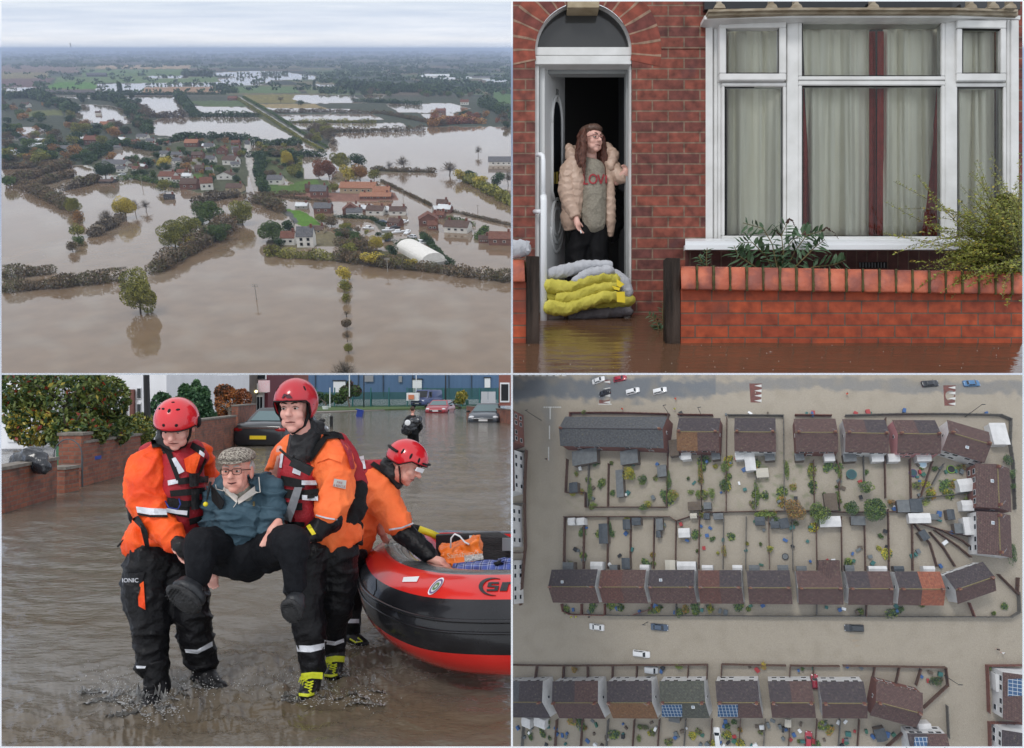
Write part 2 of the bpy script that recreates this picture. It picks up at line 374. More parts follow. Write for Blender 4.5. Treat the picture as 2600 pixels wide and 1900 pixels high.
def head_bits(t,M,s=1.0,smile=0,browm=None,glasses=None,long=1.0,down=0,mouth_open=0,blink=0):
 R3=M.to_3x3()
 for q in(-1,1):
  b=MB();b.ell(M@(V((q*.031,.0845,.010))*s),V((.0145,.0075,.0062-.003*blink))*s,R3,10,8);ey=b.build('eye',EYEW,t,smooth=True)
  b=MB();b.ell(M@(V((q*.031+.001,.0915,.0095-.004*down))*s),V((.0062,.004,.0058-.003*blink))*s,R3,8,6);b.build('iris',EYED,ey,smooth=True)
  b=MB();b.tube([M@(V((q*.014,.0925,.016))*s),M@(V((q*.031,.0955,.0215-.004*blink))*s),M@(V((q*.049,.083,.014))*s)],[.001*s,.002*s,.001*s],6);b.build('eyelid',BROW if not glasses else SKINR,t,smooth=True)
  b=MB();b.tube([M@(V((q*.012,.097,.034))*s),M@(V((q*.032,.1,.041))*s),M@(V((q*.052,.082,.035))*s)],[.003*s,.0042*s,.002*s],6);b.build('eyebrow',browm or BROW,t,smooth=True)
 b=MB();b.tube([M@(V((q*.027,.0935-abs(q)*.011,(-.055+(-.002+.009*smile)*abs(q))*long))*s)for q in(-1,-.5,0,.5,1)],[.001*s,.0036*s,.0042*s,.0036*s,.001*s],6);mo=b.build('mouth',LIP,t,smooth=True)
 b=MB();b.tube([M@(V((q*.026,.0965-abs(q)*.010,(-.0545+.009*smile*abs(q))*long))*s)for q in(-1,-.5,0,.5,1)],[.0008*s]+[.0018*s+.0016*mouth_open*s]*3+[.0008*s],6);b.build('lip_line',LIPD,mo,smooth=True)
 if glasses:
  b=MB()
  for q in(-1,1):
   pts=[M@(V((q*(.034+.0255*sx),.107-.011*max(0,sx)**2,.008+.0175*sy))*s)for sx,sy in((-1,.55),(-.8,.9),(.8,.95),(1,.6),(.9,-.5),(.5,-.95),(-.5,-.95),(-.95,-.4),(-1,.55))]
   b.tube(pts,.0019*s,6);b.tube([M@(V((q*.059,.098,.017))*s),M@(V((q*.082,.0,.012))*s)],.0022*s,6)
  b.tube([M@(V((-.009,.107,.013))*s),M@(V((0,.113,.016))*s),M@(V((.009,.107,.013))*s)],.002*s,6)
  g=b.build('glasses',glasses,t,smooth=True)
def helmet(t,M,s=1.0,m=None,vents=(),rz=.118,low=None,wide=.118,deep=.14,cz=.045):
 b=MB();n=36;rows=14;R3=M.to_3x3()
 def lo(th):
  f=sin(th)
  return R_(97)if f>.35 else(R_(97)+(R_(22))*min(1,(.35-f)/.5))
 fn=low or lo
 def pt(i,k,g=1.0):
  th=2*pi*k/n;ph=fn(th)*i/rows
  return M@(V((wide*g*sin(ph)*cos(th),deep*g*sin(ph)*sin(th)-.004,cz+rz*g*cos(ph)))*s)
 for g in(1.0,.93):
  o=len(b.v)
  for i in range(rows+1):
   for k in range(n):b.v.append(pt(i,k,g))
  for i in range(rows):
   for k in range(n):
    k2=(k+1)%n;q=(o+i*n+k,o+i*n+k2,o+(i+1)*n+k2,o+(i+1)*n+k);b.f.append(q if g>.95 else q[::-1]);b.m.append(0)
 o2=(rows+1)*n
 for k in range(n):
  k2=(k+1)%n;b.f.append((rows*n+k,rows*n+k2,o2+rows*n+k2,o2+rows*n+k));b.m.append(0)
 h=b.build('helmet',m or HELM,t,smooth=True)
 r_=MB();r_.tube([pt(rows,k,1.0)for k in range(n+1)],.004*s,6,cap=False);r_.build('helmet_rim',STRAP,h,smooth=True)
 for(az,el,w,hh)in vents:
  th=R_(az);ph=R_(90-el)
  c=V((wide*sin(ph)*cos(th),deep*sin(ph)*sin(th)-.004,cz+rz*cos(ph)))
  nn=V((sin(ph)*cos(th)/wide,sin(ph)*sin(th)/deep,cos(ph)/rz)).normalized();q=nn.to_track_quat('Z','Y').to_matrix()
  v=MB();v.ell(M@(c*s),V((w,hh,.003))*s,R3@q,12,6);v.build('vent',STRAP,h,smooth=True)
 return h
def hand(b,w,palm,curl,side,s=1.0,thumb=1,spread=.3,lens=(.068,.078,.072,.058)):
 """w wrist, palm unit direction wrist->knuckles, curl direction the fingers bend towards, side across the palm (towards the little finger)"""
 w=V(w);p=V(palm).normalized();c=V(curl).normalized();sd_=V(side).normalized()
 k=w+p*.085*s
 b.cap(w,k-p*.02*s,.026*s,.034*s,10,fl=1)
 for i,L in enumerate(lens):
  o=k+sd_*(i-1.5)*.019*s;d0=(p+sd_*(i-1.5)*.12*spread+c*.25).normalized();a1=o+d0*L*.5*s
  d1=(p*.55+c*.8).normalized();a2=a1+d1*L*.32*s;d2=(p*.1+c).normalized();a3=a2+d2*L*.25*s
  b.chain([o-p*.02*s,a1,a2,a3],[.0098*s,.0088*s,.008*s,.007*s],8)
 o=w+p*.03*s-sd_*.026*s;a1=o+(p*.5-sd_*.8+c*.2).normalized()*.035*s;a2=a1+(p*.8-sd_*.1+c*.5).normalized()*.03*s
 b.chain([o,a1,a2],[.013*s,.0105*s,.009*s],8)
def bvh_of(objs):
 vs=[];fs=[]
 for o in objs:
  M=ROOTM[rootof(o).name];k=len(vs)
  vs+=[M@v.co for v in o.data.vertices];fs+=[tuple(i+k for i in p.vertices)for p in o.data.polygons]
 return BVHTree.FromPolygons(vs,fs)
def strip(t,name,m,bv,A,B,d0,th=.006,nu=8,nv=4,lift=.004,pf='BL',label=None):
 """a band of cloth lying on the body: its two edges A and B given as seen, laid on the surface below"""
 def lin(L,q):
  n=len(L)-1;i=min(int(q*n),n-1);f=q*n-i
  return(L[i][0]*(1-f)+L[i+1][0]*f,L[i][1]*(1-f)+L[i+1][1]*f)
 NU=max(nu,4*(len(A)-1));g=[];last=d0
 for i in range(NU+1):
  a=lin(A,i/NU);c=lin(B,i/NU);row=[]
  for j in range(nv+1):
   f=j/nv;x=a[0]*(1-f)+c[0]*f;y=a[1]*(1-f)+c[1]*f
   r=ray(pf,x,y);L=r.length;h=bv.ray_cast(CAMP,r/L)
   row.append([x,y,h[3]/L if h[0]is not None and abs(h[3]/L-d0)<.45 else None])
  g.append(row)
 vals=[q[2]for r in g for q in r if q[2]is not None];av=sum(vals)/len(vals)if vals else d0
 for r in g:
  for j,q in enumerate(r):
   if q[2]is None:
    nb=[w[2]for w in r if w[2]is not None];q[2]=sum(nb)/len(nb)if nb else av
 for _ in range(2):
  G=[[q[2]for q in r]for r in g]
  for i in range(1,NU):
   for j in range(nv+1):g[i][j][2]=min(G[i][j],(G[i-1][j]+G[i+1][j])/2)
 b=MB();w=nv+1
 for off in(lift+th,lift-.02):
  for r in g:
   for x,y,d in r:b.v.append(at(pf,x,y,d-off))
 N=(NU+1)*w
 for i in range(NU):
  for j in range(nv):
   q=(i*w+j,i*w+j+1,(i+1)*w+j+1,(i+1)*w+j);b.f.append(q);b.f.append(tuple(k+N for k in q)[::-1]);b.m+=[0,0]
 edge=[(i,0)for i in range(NU+1)]+[(NU,j)for j in range(1,nv+1)]+[(i,nv)for i in range(NU-1,-1,-1)]+[(0,j)for j in range(nv-1,0,-1)]
 for k in range(len(edge)):
  a=edge[k][0]*w+edge[k][1];c=edge[(k+1)%len(edge)][0]*w+edge[(k+1)%len(edge)][1];b.f.append((a,c,c+N,a+N));b.m.append(0)
 return b.build(name,m,t,smooth=False,label=label)
def bl_water():
 rnd=random.Random(3);b=MB();ys=[96.5,98,100,103,107,112];y=112
 while y<1700:y+=max(3,(y-95)*.0095);ys.append(y)
 xs=[i*6.0-30 for i in range(388)]
 feet=[gw(690,1440),gw(900,1350),gw(1370,1430),gw(1475,1290),gw(1600,1190),gw(650,1500)]
 for y in ys:
  for x in xs:
   p=gw(x,y);D=p.y;q=V((p.x*1.6,p.y*2.9,0));fade=1/(1+(D/30)**2)
   h=noise.noise(q*1.1)*.02+noise.noise(q*3.2+V((4,1,0)))*.014+noise.noise(V((p.x*5,p.y*14,3)))*.006
   h2=0
   for f in feet:
    r=(p-f).length
    if r<1.6:
     a=math.exp(-r*2.2);h2+=a*(.010*sin(r*30+3*noise.noise(p*4))+.016*noise.noise(p*9)+.010*noise.noise(p*24)+.006*noise.noise(p*50))
   b.v.append(V((p.x,p.y,(h*fade+h2))))
 w=len(xs)
 for i in range(len(ys)-1):
  for j in range(w-1):b.f.append((i*w+j,(i+1)*w+j,(i+1)*w+j+1,i*w+j+1));b.m.append(0)
 m=mat('street_flood_water',(.125,.098,.066),(.165,.15,.13),.35,.075,.6,10,spec=.5,ior=1.33,stretch=(1,2.2,1))
 o=b.build('flood_water',m,smooth=True);tag(o,'rippled brown flood water filling the street',kind='structure')
bl_water()
def rescuer_left():
 t=thing('person','young rescuer looking down, in round red helmet and bright orange jacket','person',Matrix.Translation(P(740,1400,4.5)),'rescuers in orange jackets')
 HM=headframe(P(782,232,4.55),V((.12,-1,-.42)),V((.03,-.02,1)))
 b=MB();head_shape(b,HM,1.1,long=1.03)
 ch(b,[(772,290,4.6,44),(772,360,4.64,44)]);ch(b,[(772,410,4.7,78),(760,520,4.7,80),(720,700,4.68,80)])
 ch(b,[(690,390,4.6,50),(650,420,4.55,45),(655,630,4.45,38),(770,720,4.36,28)])
 ch(b,[(840,370,4.7,34),(900,400,4.78,34),(945,640,4.78,36),(948,820,4.7,24)])
 ch(b,[(670,790,4.64,60),(665,1010,4.57,46),(690,1370,4.48,34)]);ch(b,[(750,790,4.68,55),(842,1040,4.68,42),(900,1310,4.7,30)])
 hand(b,P(945,850,4.62),P(938,920,4.55)-P(945,850,4.62),V((.5,-.5,-.3)),V((1,-.2,0)),.95)
 hand(b,P(775,725,4.34),V((.35,-.1,-.75)),V((.5,-.2,-.2)),V((.2,.9,.1)),1.0)
 finish_mesh(b.build('body',SKIN,t),.0065,2)
 head_bits(t,HM,1.1,down=1,blink=1,long=1.03)
 b=MB()
 for k in range(6):b.tube([P(765+k*9,212,4.452),P(762+k*10,226+(k%3)*5,4.442),P(760+k*10,238-(k%2)*8,4.448)],[.004,.003,.001],5)
 b.build('hair',BROW,t,smooth=True)
 helmet(t,HM,1.03,vents=[(75,10,.009,.009),(108,10,.009,.009),(85,48,.009,.014),(55,50,.012,.007),(118,50,.012,.007),(35,45,.01,.006),(90,75,.01,.006)],wide=.121,rz=.125,cz=.045)
 for q in(-1,1):b=MB();b.ell(HM@V((q*.122,-.01,.03)),(.014,.03,.035),HM.to_3x3(),12,8);b.build('helmet_clip',STRAP,t,smooth=True)
 b=MB()
 for q in(-1,1):b.tube([HM@V((q*.088,.02,.03)),HM@V((q*.079,.035,-.04)),HM@V((q*.05,.045,-.1)),HM@V((0,.05,-.125))],.008,6)
 b.build('chin_strap',STRAP,t,smooth=True)
 b=MB();ch(b,[(745,300,4.62,55),(770,345,4.62,66),(780,385,4.58,56)]);ch(b,[(725,250,4.64,30),(730,330,4.62,40)]);finish_mesh(b.build('neck_seal',NECK,t),.01,3,.006,14,3)
 b=MB();ch(b,[(770,400,4.66,96),(760,520,4.66,110),(720,660,4.66,112),(690,730,4.66,112)]);ch(b,[(640,735,4.6,90),(740,735,4.6,70)])
 ch(b,[(700,375,4.6,62),(655,430,4.52,90),(650,520,4.48,88),(668,600,4.44,76),(700,655,4.4,66),(755,712,4.36,58),(770,730,4.34,52)])
 ch(b,[(850,350,4.66,46),(885,345,4.7,42),(915,480,4.82,50),(925,600,4.86,46)])
 j=b.build('jacket',ORANGE,t);finish_mesh(j,.011,3,.016,6,1)
 b=MB();ch(b,[(790,420,4.6,100),(805,520,4.56,100),(815,620,4.54,92),(800,660,4.54,84)]);ch(b,[(660,345,4.66,46),(720,330,4.66,40)]);ch(b,[(860,330,4.64,40),(880,370,4.6,42)])
 ch(b,[(625,480,4.74,58),(622,600,4.74,56)])
 v=b.build('vest',VRED,t);finish_mesh(v,.012,5,.006,7,5)
 bv=bvh_of([j,v])
 b=MB();ch(b,[(596,470,4.68,34),(592,560,4.68,34),(612,640,4.66,36),(640,660,4.62,24)]);finish_mesh(b.build('side_panel',STRAP,t),.011,3,.008,9,8)
 strip(t,'neckline',ORANGE,bv,[(812,375),(822,430)],[(895,330),(860,445)],4.5)
 strip(t,'reflective_tape',REFL,bv,[(757,372),(790,442)],[(775,368),(815,430)],4.5,lift=.012)
 strip(t,'reflective_tape',REFL,bv,[(740,470),(790,462),(838,464)],[(742,492),(790,482),(836,482)],4.5,lift=.008)
 strip(t,'chest_strap',STRAP,bv,[(785,462),(850,452),(922,450)],[(787,490),(850,482),(920,478)],4.5,lift=.012)
 strip(t,'chest_strap',STRAP,bv,[(750,515),(850,506),(905,500)],[(753,542),(850,535),(903,528)],4.5,lift=.012)
 strip(t,'chest_strap',STRAP,bv,[(745,562),(830,560),(895,555)],[(747,590),(830,588),(893,582)],4.5,lift=.012)
 strip(t,'pocket',STRAP,bv,[(738,545),(790,552),(838,570)],[(740,612),(790,628),(836,636)],4.5,lift=.008)
 strip(t,'reflective_tape',REFL,bv,[(735,592),(780,600),(828,604)],[(737,610),(780,618),(826,624)],4.5,lift=.022)
 strip(t,'chest_strap',STRAP,bv,[(835,640),(905,622)],[(838,668),(900,650)],4.5,lift=.012)
 strip(t,'shoulder_strap',STRAP,bv,[(690,300),(735,355),(778,470)],[(712,288),(758,345),(795,465)],4.55,lift=.012,nv=3)
 strip(t,'shoulder_strap',STRAP,bv,[(905,370),(880,430),(870,450)],[(915,378),(892,432),(882,450)],4.55,lift=.012,nv=2)
 strip(t,'shoulder_pad',STRAP,bv,[(665,290),(715,290)],[(672,325),(740,318)],4.6,lift=.01)
 strip(t,'shoulder_pad',STRAP,bv,[(850,300),(905,330)],[(838,325),(893,362)],4.6,lift=.012)
 strip(t,'reflective_tape',REFL,bv,[(882,335),(905,352)],[(878,352),(900,368)],4.6,lift=.03)
 strip(t,'buckle',GLOVE,bv,[(835,440),(878,437)],[(837,500),(878,495)],4.5,lift=.03,nv=2,nu=2)
 strip(t,'buckle',GLOVE,bv,[(845,510),(882,507)],[(845,600),(880,597)],4.5,lift=.03,nv=2,nu=2)
 strip(t,'sleeve_tape',REFL,bv,[(600,585),(660,592),(735,595)],[(606,612),(664,622),(738,622)],4.4,lift=.006)
 strip(t,'sleeve_edging',STRAP,bv,[(606,614),(664,624),(740,622)],[(608,622),(664,633),(742,632)],4.4,lift=.006,nv=2)
 b=MB();b.ell(P(908,575,4.36),.014,None,12,8);b.build('yellow_toggle',YEL,t,smooth=True)
 b=MB();b.tube([P(930,475,4.36),P(920,520,4.36),P(912,568,4.36)],[.008,.008,.002],6);b.build('safety_knife',GLOVE,t)
 b=MB();b.tube([P(730,560,4.36),P(745,590,4.35),P(785,598,4.35),P(797,575,4.35),P(790,550,4.36)],.0045,6);b.build('carabiner',mat('blue_metal',(.02,.04,.22),None,1,.3,metal=.6),t,smooth=True)
 b=MB();ch(b,[(762,728,4.34,34),(800,760,4.3,36),(812,785,4.3,30)]);finish_mesh(b.build('glove',GLOVE,t),.008,2,.003,15)
 strip(t,'hanging_strap',STRAP,bv,[(580,640),(620,680),(640,760)],[(610,625),(650,690),(662,775)],4.5,lift=.02,nv=2)
 b=MB();b.tube([P(520,762,4.56),P(545,735,4.54),P(560,735,4.54),P(580,755,4.54)],[.006,.008,.007,.006],6);b.build('waist_toggle',STRAP,t)
 b=MB();ch(b,[(680,790,4.62,118),(650,900,4.58,103),(655,1000,4.55,98),(672,1110,4.53,82),(665,1190,4.52,68),(668,1270,4.5,68)])
 ch(b,[(740,790,4.66,90),(790,900,4.66,84),(840,1010,4.64,84),(856,1100,4.66,76),(868,1190,4.68,72),(895,1270,4.7,62),(905,1330,4.7,52)])
 tr=b.build('trousers',BLACKF,t);finish_mesh(tr,.011,3,.013,5.5,11,stretch=(.8,.8,1.7))
 b=MB();b.tube([P(682,1262,4.49),P(688,1330,4.48),P(696,1425,4.46)],[rp(58,4.49),rp(54,4.48),rp(60,4.46)],16);g=b.build('boot',BLACKF,t);finish_mesh(g,.012,2,.01,8,4)
 b=MB();ch(b,[(690,1400,4.46,50),(660,1470,4.34,34),(650,1510,4.26,26)]);finish_mesh(b.build('boot',GLOVE,t),.012,2,.006)
 b=MB();ch(b,[(905,1330,4.7,44),(950,1370,4.6,32),(985,1385,4.56,20)]);finish_mesh(b.build('boot',GLOVE,t),.012,2,.006)
 bt=bvh_of([tr])
 strip(t,'pocket_flash',ORANGE,bt,[(606,935),(612,1025)],[(634,915),(642,1042)],4.45,lift=.003)
 strip(t,'leg_tape',REFL,bt,[(815,1215),(870,1218),(938,1180)],[(820,1230),(872,1236),(940,1202)],4.6,lift=.004)
 strip(t,'leg_tape',REFL,bt,[(600,1288),(645,1290)],[(604,1300),(640,1300)],4.45,lift=.004)
 strip(t,'thigh_pocket',BLACKF,bt,[(552,880),(640,875)],[(560,985),(605,1000)],4.45,lift=.006,th=.008)
 M=frame(P(576,912,4.37),CR,CU.cross(CR)*-1);M=Matrix((CR,CU,-CF)).transposed().to_4x4();M.translation=P(575,912,4.385)
 text_mesh('IONIC',.034,'lettering',REFL,t,M)
rescuer_left()
def rescuer_right():
 t=thing('person','older rescuer facing the camera, faded orange jacket, chest radio, yellow laced boots','person',Matrix.Translation(P(1430,1400,4.6)),'rescuers in orange jackets')
 HM=headframe(P(1308,158,4.58),V((-.10,-1,-.02)),V((-.02,0,1)))
 b=MB();head_shape(b,HM,1.13,long=1.1)
 ch(b,[(1325,230,4.62,50),(1350,310,4.68,50)]);ch(b,[(1370,420,4.74,90),(1410,560,4.76,95),(1430,700,4.76,80)])
 ch(b,[(1440,380,4.68,50),(1475,430,4.64,40),(1474,580,4.56,34),(1405,700,4.44,24)]);ch(b,[(1260,350,4.7,50),(1228,420,4.76,45),(1225,600,4.8,34),(1215,640,4.8,28)])
 ch(b,[(1350,790,4.66,80),(1345,1050,4.6,52),(1382,1320,4.56,36),(1372,1400,4.5,34)]);ch(b,[(1480,790,4.74,80),(1480,1030,4.8,50),(1478,1240,4.88,34),(1480,1290,4.85,30)])
 hand(b,P(1405,695,4.42),V((-.55,-.3,-.35)),V((-.5,.1,-.5)),V((.2,-.7,-.4)),1.0)
 finish_mesh(b.build('body',SKIN,t),.0065,2)
 head_bits(t,HM,1.13,long=1.1)
 def low(th):
  f=sin(th);return R_(88)if f>.55 else(R_(88)+R_(48)*min(1,(.55-f)/.35))
 h=helmet(t,HM,1.09,vents=[(38,34,.006,.018),(142,34,.006,.016)],low=low,wide=.116,rz=.13,cz=.045,m=mat('dark_red_helmet_shell',(.45,.012,.025),(.5,.018,.03),3,.3,.05,40,coat=.6))
 M=HM@Matrix.Translation((-.01,.137,.085))@Matrix.Rotation(R_(-90)+.5,4,'X')@Matrix.Scale(-1,4,(0,1,0))
 b=MB();M=HM.copy();M.translation=HM@V((-.005,.152,.085))
 b.prism([M@V(q)for q in((-.03,.0,-.012),(-.012,-.0,.012),(.006,0,-.002),(.0,0,.008),(.018,-.0,.014),(.032,0,-.012),(.022,0,-.012),(.012,0,.002),(.0,0,-.012),(-.016,0,-.012))],HM.to_3x3()@V((0,-.012,0)));b.build('emblem',mat('dark_emblem',(.08,.03,.04),None,1,.4),h)
 b=MB();b.tube([HM@V((-.12,.03,.03)),HM@V((-.06,.12,.052)),HM@V((0,.152,.058)),HM@V((.06,.12,.052)),HM@V((.12,.03,.03))],.0025,6);b.build('helmet_seam',STRAP,h)
 b=MB()
 for q in(-1,1):b.tube([HM@V((q*.088,.035,.04)),HM@V((q*.085,.03,-.03)),HM@V((q*.066,.04,-.09)),HM@V((0,.05,-.138))],[.012,.012,.009,.008],6)
 b.build('chin_strap',STRAP,t,smooth=True)
 b=MB();ch(b,[(1345,240,4.66,56),(1345,290,4.66,74),(1330,350,4.62,62)]);ch(b,[(1400,240,4.74,36),(1400,300,4.74,50)]);finish_mesh(b.build('neck_seal',NECK,t),.01,3,.008,12,3)
 b=MB();ch(b,[(1360,390,4.74,110),(1400,520,4.74,128),(1430,640,4.74,128),(1480,700,4.74,100),(1540,690,4.74,66)]);ch(b,[(1420,700,4.7,40),(1580,690,4.76,34)])
 ch(b,[(1440,345,4.7,76),(1480,400,4.64,92),(1480,500,4.58,84),(1474,570,4.54,78),(1455,600,4.5,68)])
 ch(b,[(1290,330,4.7,56),(1245,375,4.74,52),(1222,425,4.78,46)])
 j=b.build('jacket',ORANGE2,t);finish_mesh(j,.011,3,.014,6,21)
 b=MB();ch(b,[(1310,420,4.64,82),(1330,540,4.62,94),(1345,630,4.62,94)]);ch(b,[(1265,330,4.68,26),(1260,380,4.66,30)]);ch(b,[(1500,290,4.8,34),(1555,380,4.84,36),(1580,480,4.84,44)])
 v=b.build('vest',VRED,t);finish_mesh(v,.012,5,.006,7,5)
 b=MB();ch(b,[(1570,520,4.78,52),(1560,600,4.76,58),(1540,640,4.72,42),(1580,680,4.76,26),(1590,740,4.76,16)]);finish_mesh(b.build('side_panel',STRAP,t),.011,3,.01,9,8)
 b=MB();ch(b,[(1450,650,4.5,62),(1420,675,4.46,52),(1385,705,4.42,42)]);finish_mesh(b.build('sleeve_cuff',BLACKF,t),.01,3,.008,9)
 b=MB();ch(b,[(1395,705,4.42,34),(1360,715,4.38,30),(1345,740,4.36,22)]);g=b.build('glove',GLOVE,t);finish_mesh(g,.008,2,.003,15)
 bv=bvh_of([j,v])
 strip(t,'glove_label',YEL,bvh_of([g]),[(1352,672),(1378,712)],[(1368,662),(1396,706)],4.36,lift=.02)
 strip(t,'shoulder_strap',STRAP,bv,[(1430,268),(1395,310),(1350,380)],[(1462,262),(1425,318),(1375,388)],4.6,lift=.016,nv=3)
 strip(t,'shoulder_pad',STRAP,bv,[(1420,258),(1475,252),(1510,262)],[(1440,288),(1490,282),(1522,290)],4.65,lift=.022)
 strip(t,'shoulder_band',VRED,bv,[(1515,275),(1550,330),(1570,420)],[(1500,290),(1528,345),(1550,420)],4.7,lift=.014,nv=3)
 strip(t,'reflective_tape',REFL,bv,[(1240,350),(1232,412)],[(1252,352),(1243,415)],4.6,lift=.012)
 strip(t,'reflective_tape',REFL,bv,[(1295,415),(1330,428)],[(1290,436),(1325,448)],4.6,lift=.012)
 strip(t,'chest_strap',STRAP,bv,[(1240,448),(1300,460),(1345,470)],[(1240,490),(1300,500),(1345,502)],4.6,lift=.014)
 strip(t,'reflective_tape',REFL,bv,[(1332,470),(1395,470)],[(1332,490),(1400,490)],4.6,lift=.02)
 strip(t,'chest_strap',STRAP,bv,[(1240,505),(1320,515),(1405,505)],[(1240,545),(1320,555),(1405,545)],4.6,lift=.012)
 strip(t,'reflective_tape',REFL,bv,[(1334,534),(1404,538)],[(1334,556),(1404,560)],4.6,lift=.022)
 strip(t,'chest_strap',STRAP,bv,[(1245,565),(1335,570)],[(1250,600),(1335,602)],4.6,lift=.012)
 strip(t,'hanging_tape',mat('grey_tape',(.16,.165,.18),None,1,.45),bv,[(1300,500),(1272,580),(1248,640)],[(1335,500),(1308,590),(1284,655)],4.6,lift=.04,nv=2)
 strip(t,'waist_strap',STRAP,bv,[(1270,650),(1345,655)],[(1275,672),(1345,675)],4.6,lift=.012)
 strip(t,'sleeve_badge',mat('grey_badge',(.42,.42,.40),None,1,.5),bv,[(1476,462),(1530,470)],[(1470,496),(1526,508)],4.5,lift=.004)
 M=Matrix((CR,CU,-CF)).transposed().to_4x4()@Matrix.Rotation(R_(-8),4,'Z')
 M.translation=P(1500,480,4.445);tm=mat('badge_print',(.25,.03,.03),None,1,.5);text_mesh('FIRE',.019,'lettering',tm,t,M);M.translation=P(1499,495,4.445);text_mesh('& RESCUE',.019,'lettering',tm,t,M,sx=.85)
 strip(t,'sleeve_edging',REFL,bv,[(1395,620),(1440,632),(1490,640)],[(1394,626),(1440,639),(1490,646)],4.5,lift=.006,nv=2)
 strip(t,'sleeve_flap',ORANGE2,bv,[(1405,372),(1450,348),(1515,362)],[(1400,392),(1452,372),(1510,392)],4.55,lift=.006,nv=3)
 b=MB();ch(b,[(1370,790,4.68,100),(1345,900,4.64,92),(1350,1020,4.6,82),(1368,1120,4.58,70),(1374,1210,4.57,64),(1382,1285,4.56,58)])
 ch(b,[(1480,770,4.76,104),(1490,900,4.78,88),(1484,1020,4.8,74),(1474,1120,4.84,60),(1476,1215,4.88,46)])
 tr=b.build('trousers',BLACKF,t);finish_mesh(tr,.011,3,.010,5,31,stretch=(.8,.8,1.5));bt=bvh_of([tr])
 strip(t,'leg_tape',REFL,bt,[(1308,1198),(1370,1200),(1433,1188)],[(1312,1226),(1372,1229),(1434,1214)],4.5,lift=.004)
 strip(t,'leg_tape',REFL,bt,[(1432,1175),(1480,1182),(1518,1168)],[(1434,1193),(1480,1199),(1520,1184)],4.8,lift=.004)
 yl=mat('fluorescent_yellow_leather',(.62,.66,.03),None,1,.5,.3,60)
 for nm,(x,y,d,s)in{'a':(1378,1330,4.54,1.0),'c':(1482,1258,4.86,.85)}.items():
  b=MB();ch(b,[(x,y-20*s,d,50*s),(x-4,y+20*s,d,48*s)]);ch(b,[(x-5,y+40*s,d,46*s),(x-25*s,y+85*s,d-.12,38*s)]);bo=b.build('boot',GLOVE,t);finish_mesh(bo,.01,2,.002)
  bb=bvh_of([bo]);strip(t,'boot_collar',yl,bb,[(x-48*s,y-8),(x,y-14),(x+48*s,y-12)],[(x-52*s,y+22*s),(x,y+14*s),(x+46*s,y+18*s)],d-.08,lift=.004)
  strip(t,'toe_cap',yl,bb,[(x-60*s,y+78*s),(x-20,y+82*s),(x+12*s,y+76*s)],[(x-58*s,y+92*s),(x-20,y+96*s),(x+10*s,y+88*s)],d-.15,lift=.004)
  b=MB()
  for k in range(4):
   yy=y+(26+k*13)*s;b.tube([P(x-30*s-k*2,yy,d-.105-k*.012),P(x+6-k*3,yy+12*s,d-.108-k*.014)],.0035,5);b.tube([P(x+6-k*3,yy,d-.108-k*.014),P(x-30*s-k*2,yy+12*s,d-.105-k*.012)],.0035,5)
  for k in range(3):b.tube([P(x-20*s,y+18,d-.11),P(x-(52-6*k)*s,y+(8+10*k)*s,d-.13),P(x-(58-8*k)*s,y+(30+7*k)*s,d-.12)],.0035,5)
  b.build('laces',yl,t)
rescuer_right()
t=thing('radio','black handheld radio with long aerial clipped to the chest of the older rescuer','radio',Matrix.Translation(P(1310,390,4.42)))
b=MB();a=P(1290,385,4.42);c=P(1375,432,4.40);M=frame(a,c-a,-CF);b.box((a+c)/2,((c-a).length,.05,.03),M.to_3x3());b.build('case',GLOVE,t)
b=MB();b.tube([P(1235,332,4.43),P(1295,385,4.42)],[.007,.009],8);b.build('aerial',GLOVE,t)
b=MB();b.cyl(P(1288,372,4.42),P(1298,360,4.42),.008,n=10);b.build('knob',GLOVE,t)
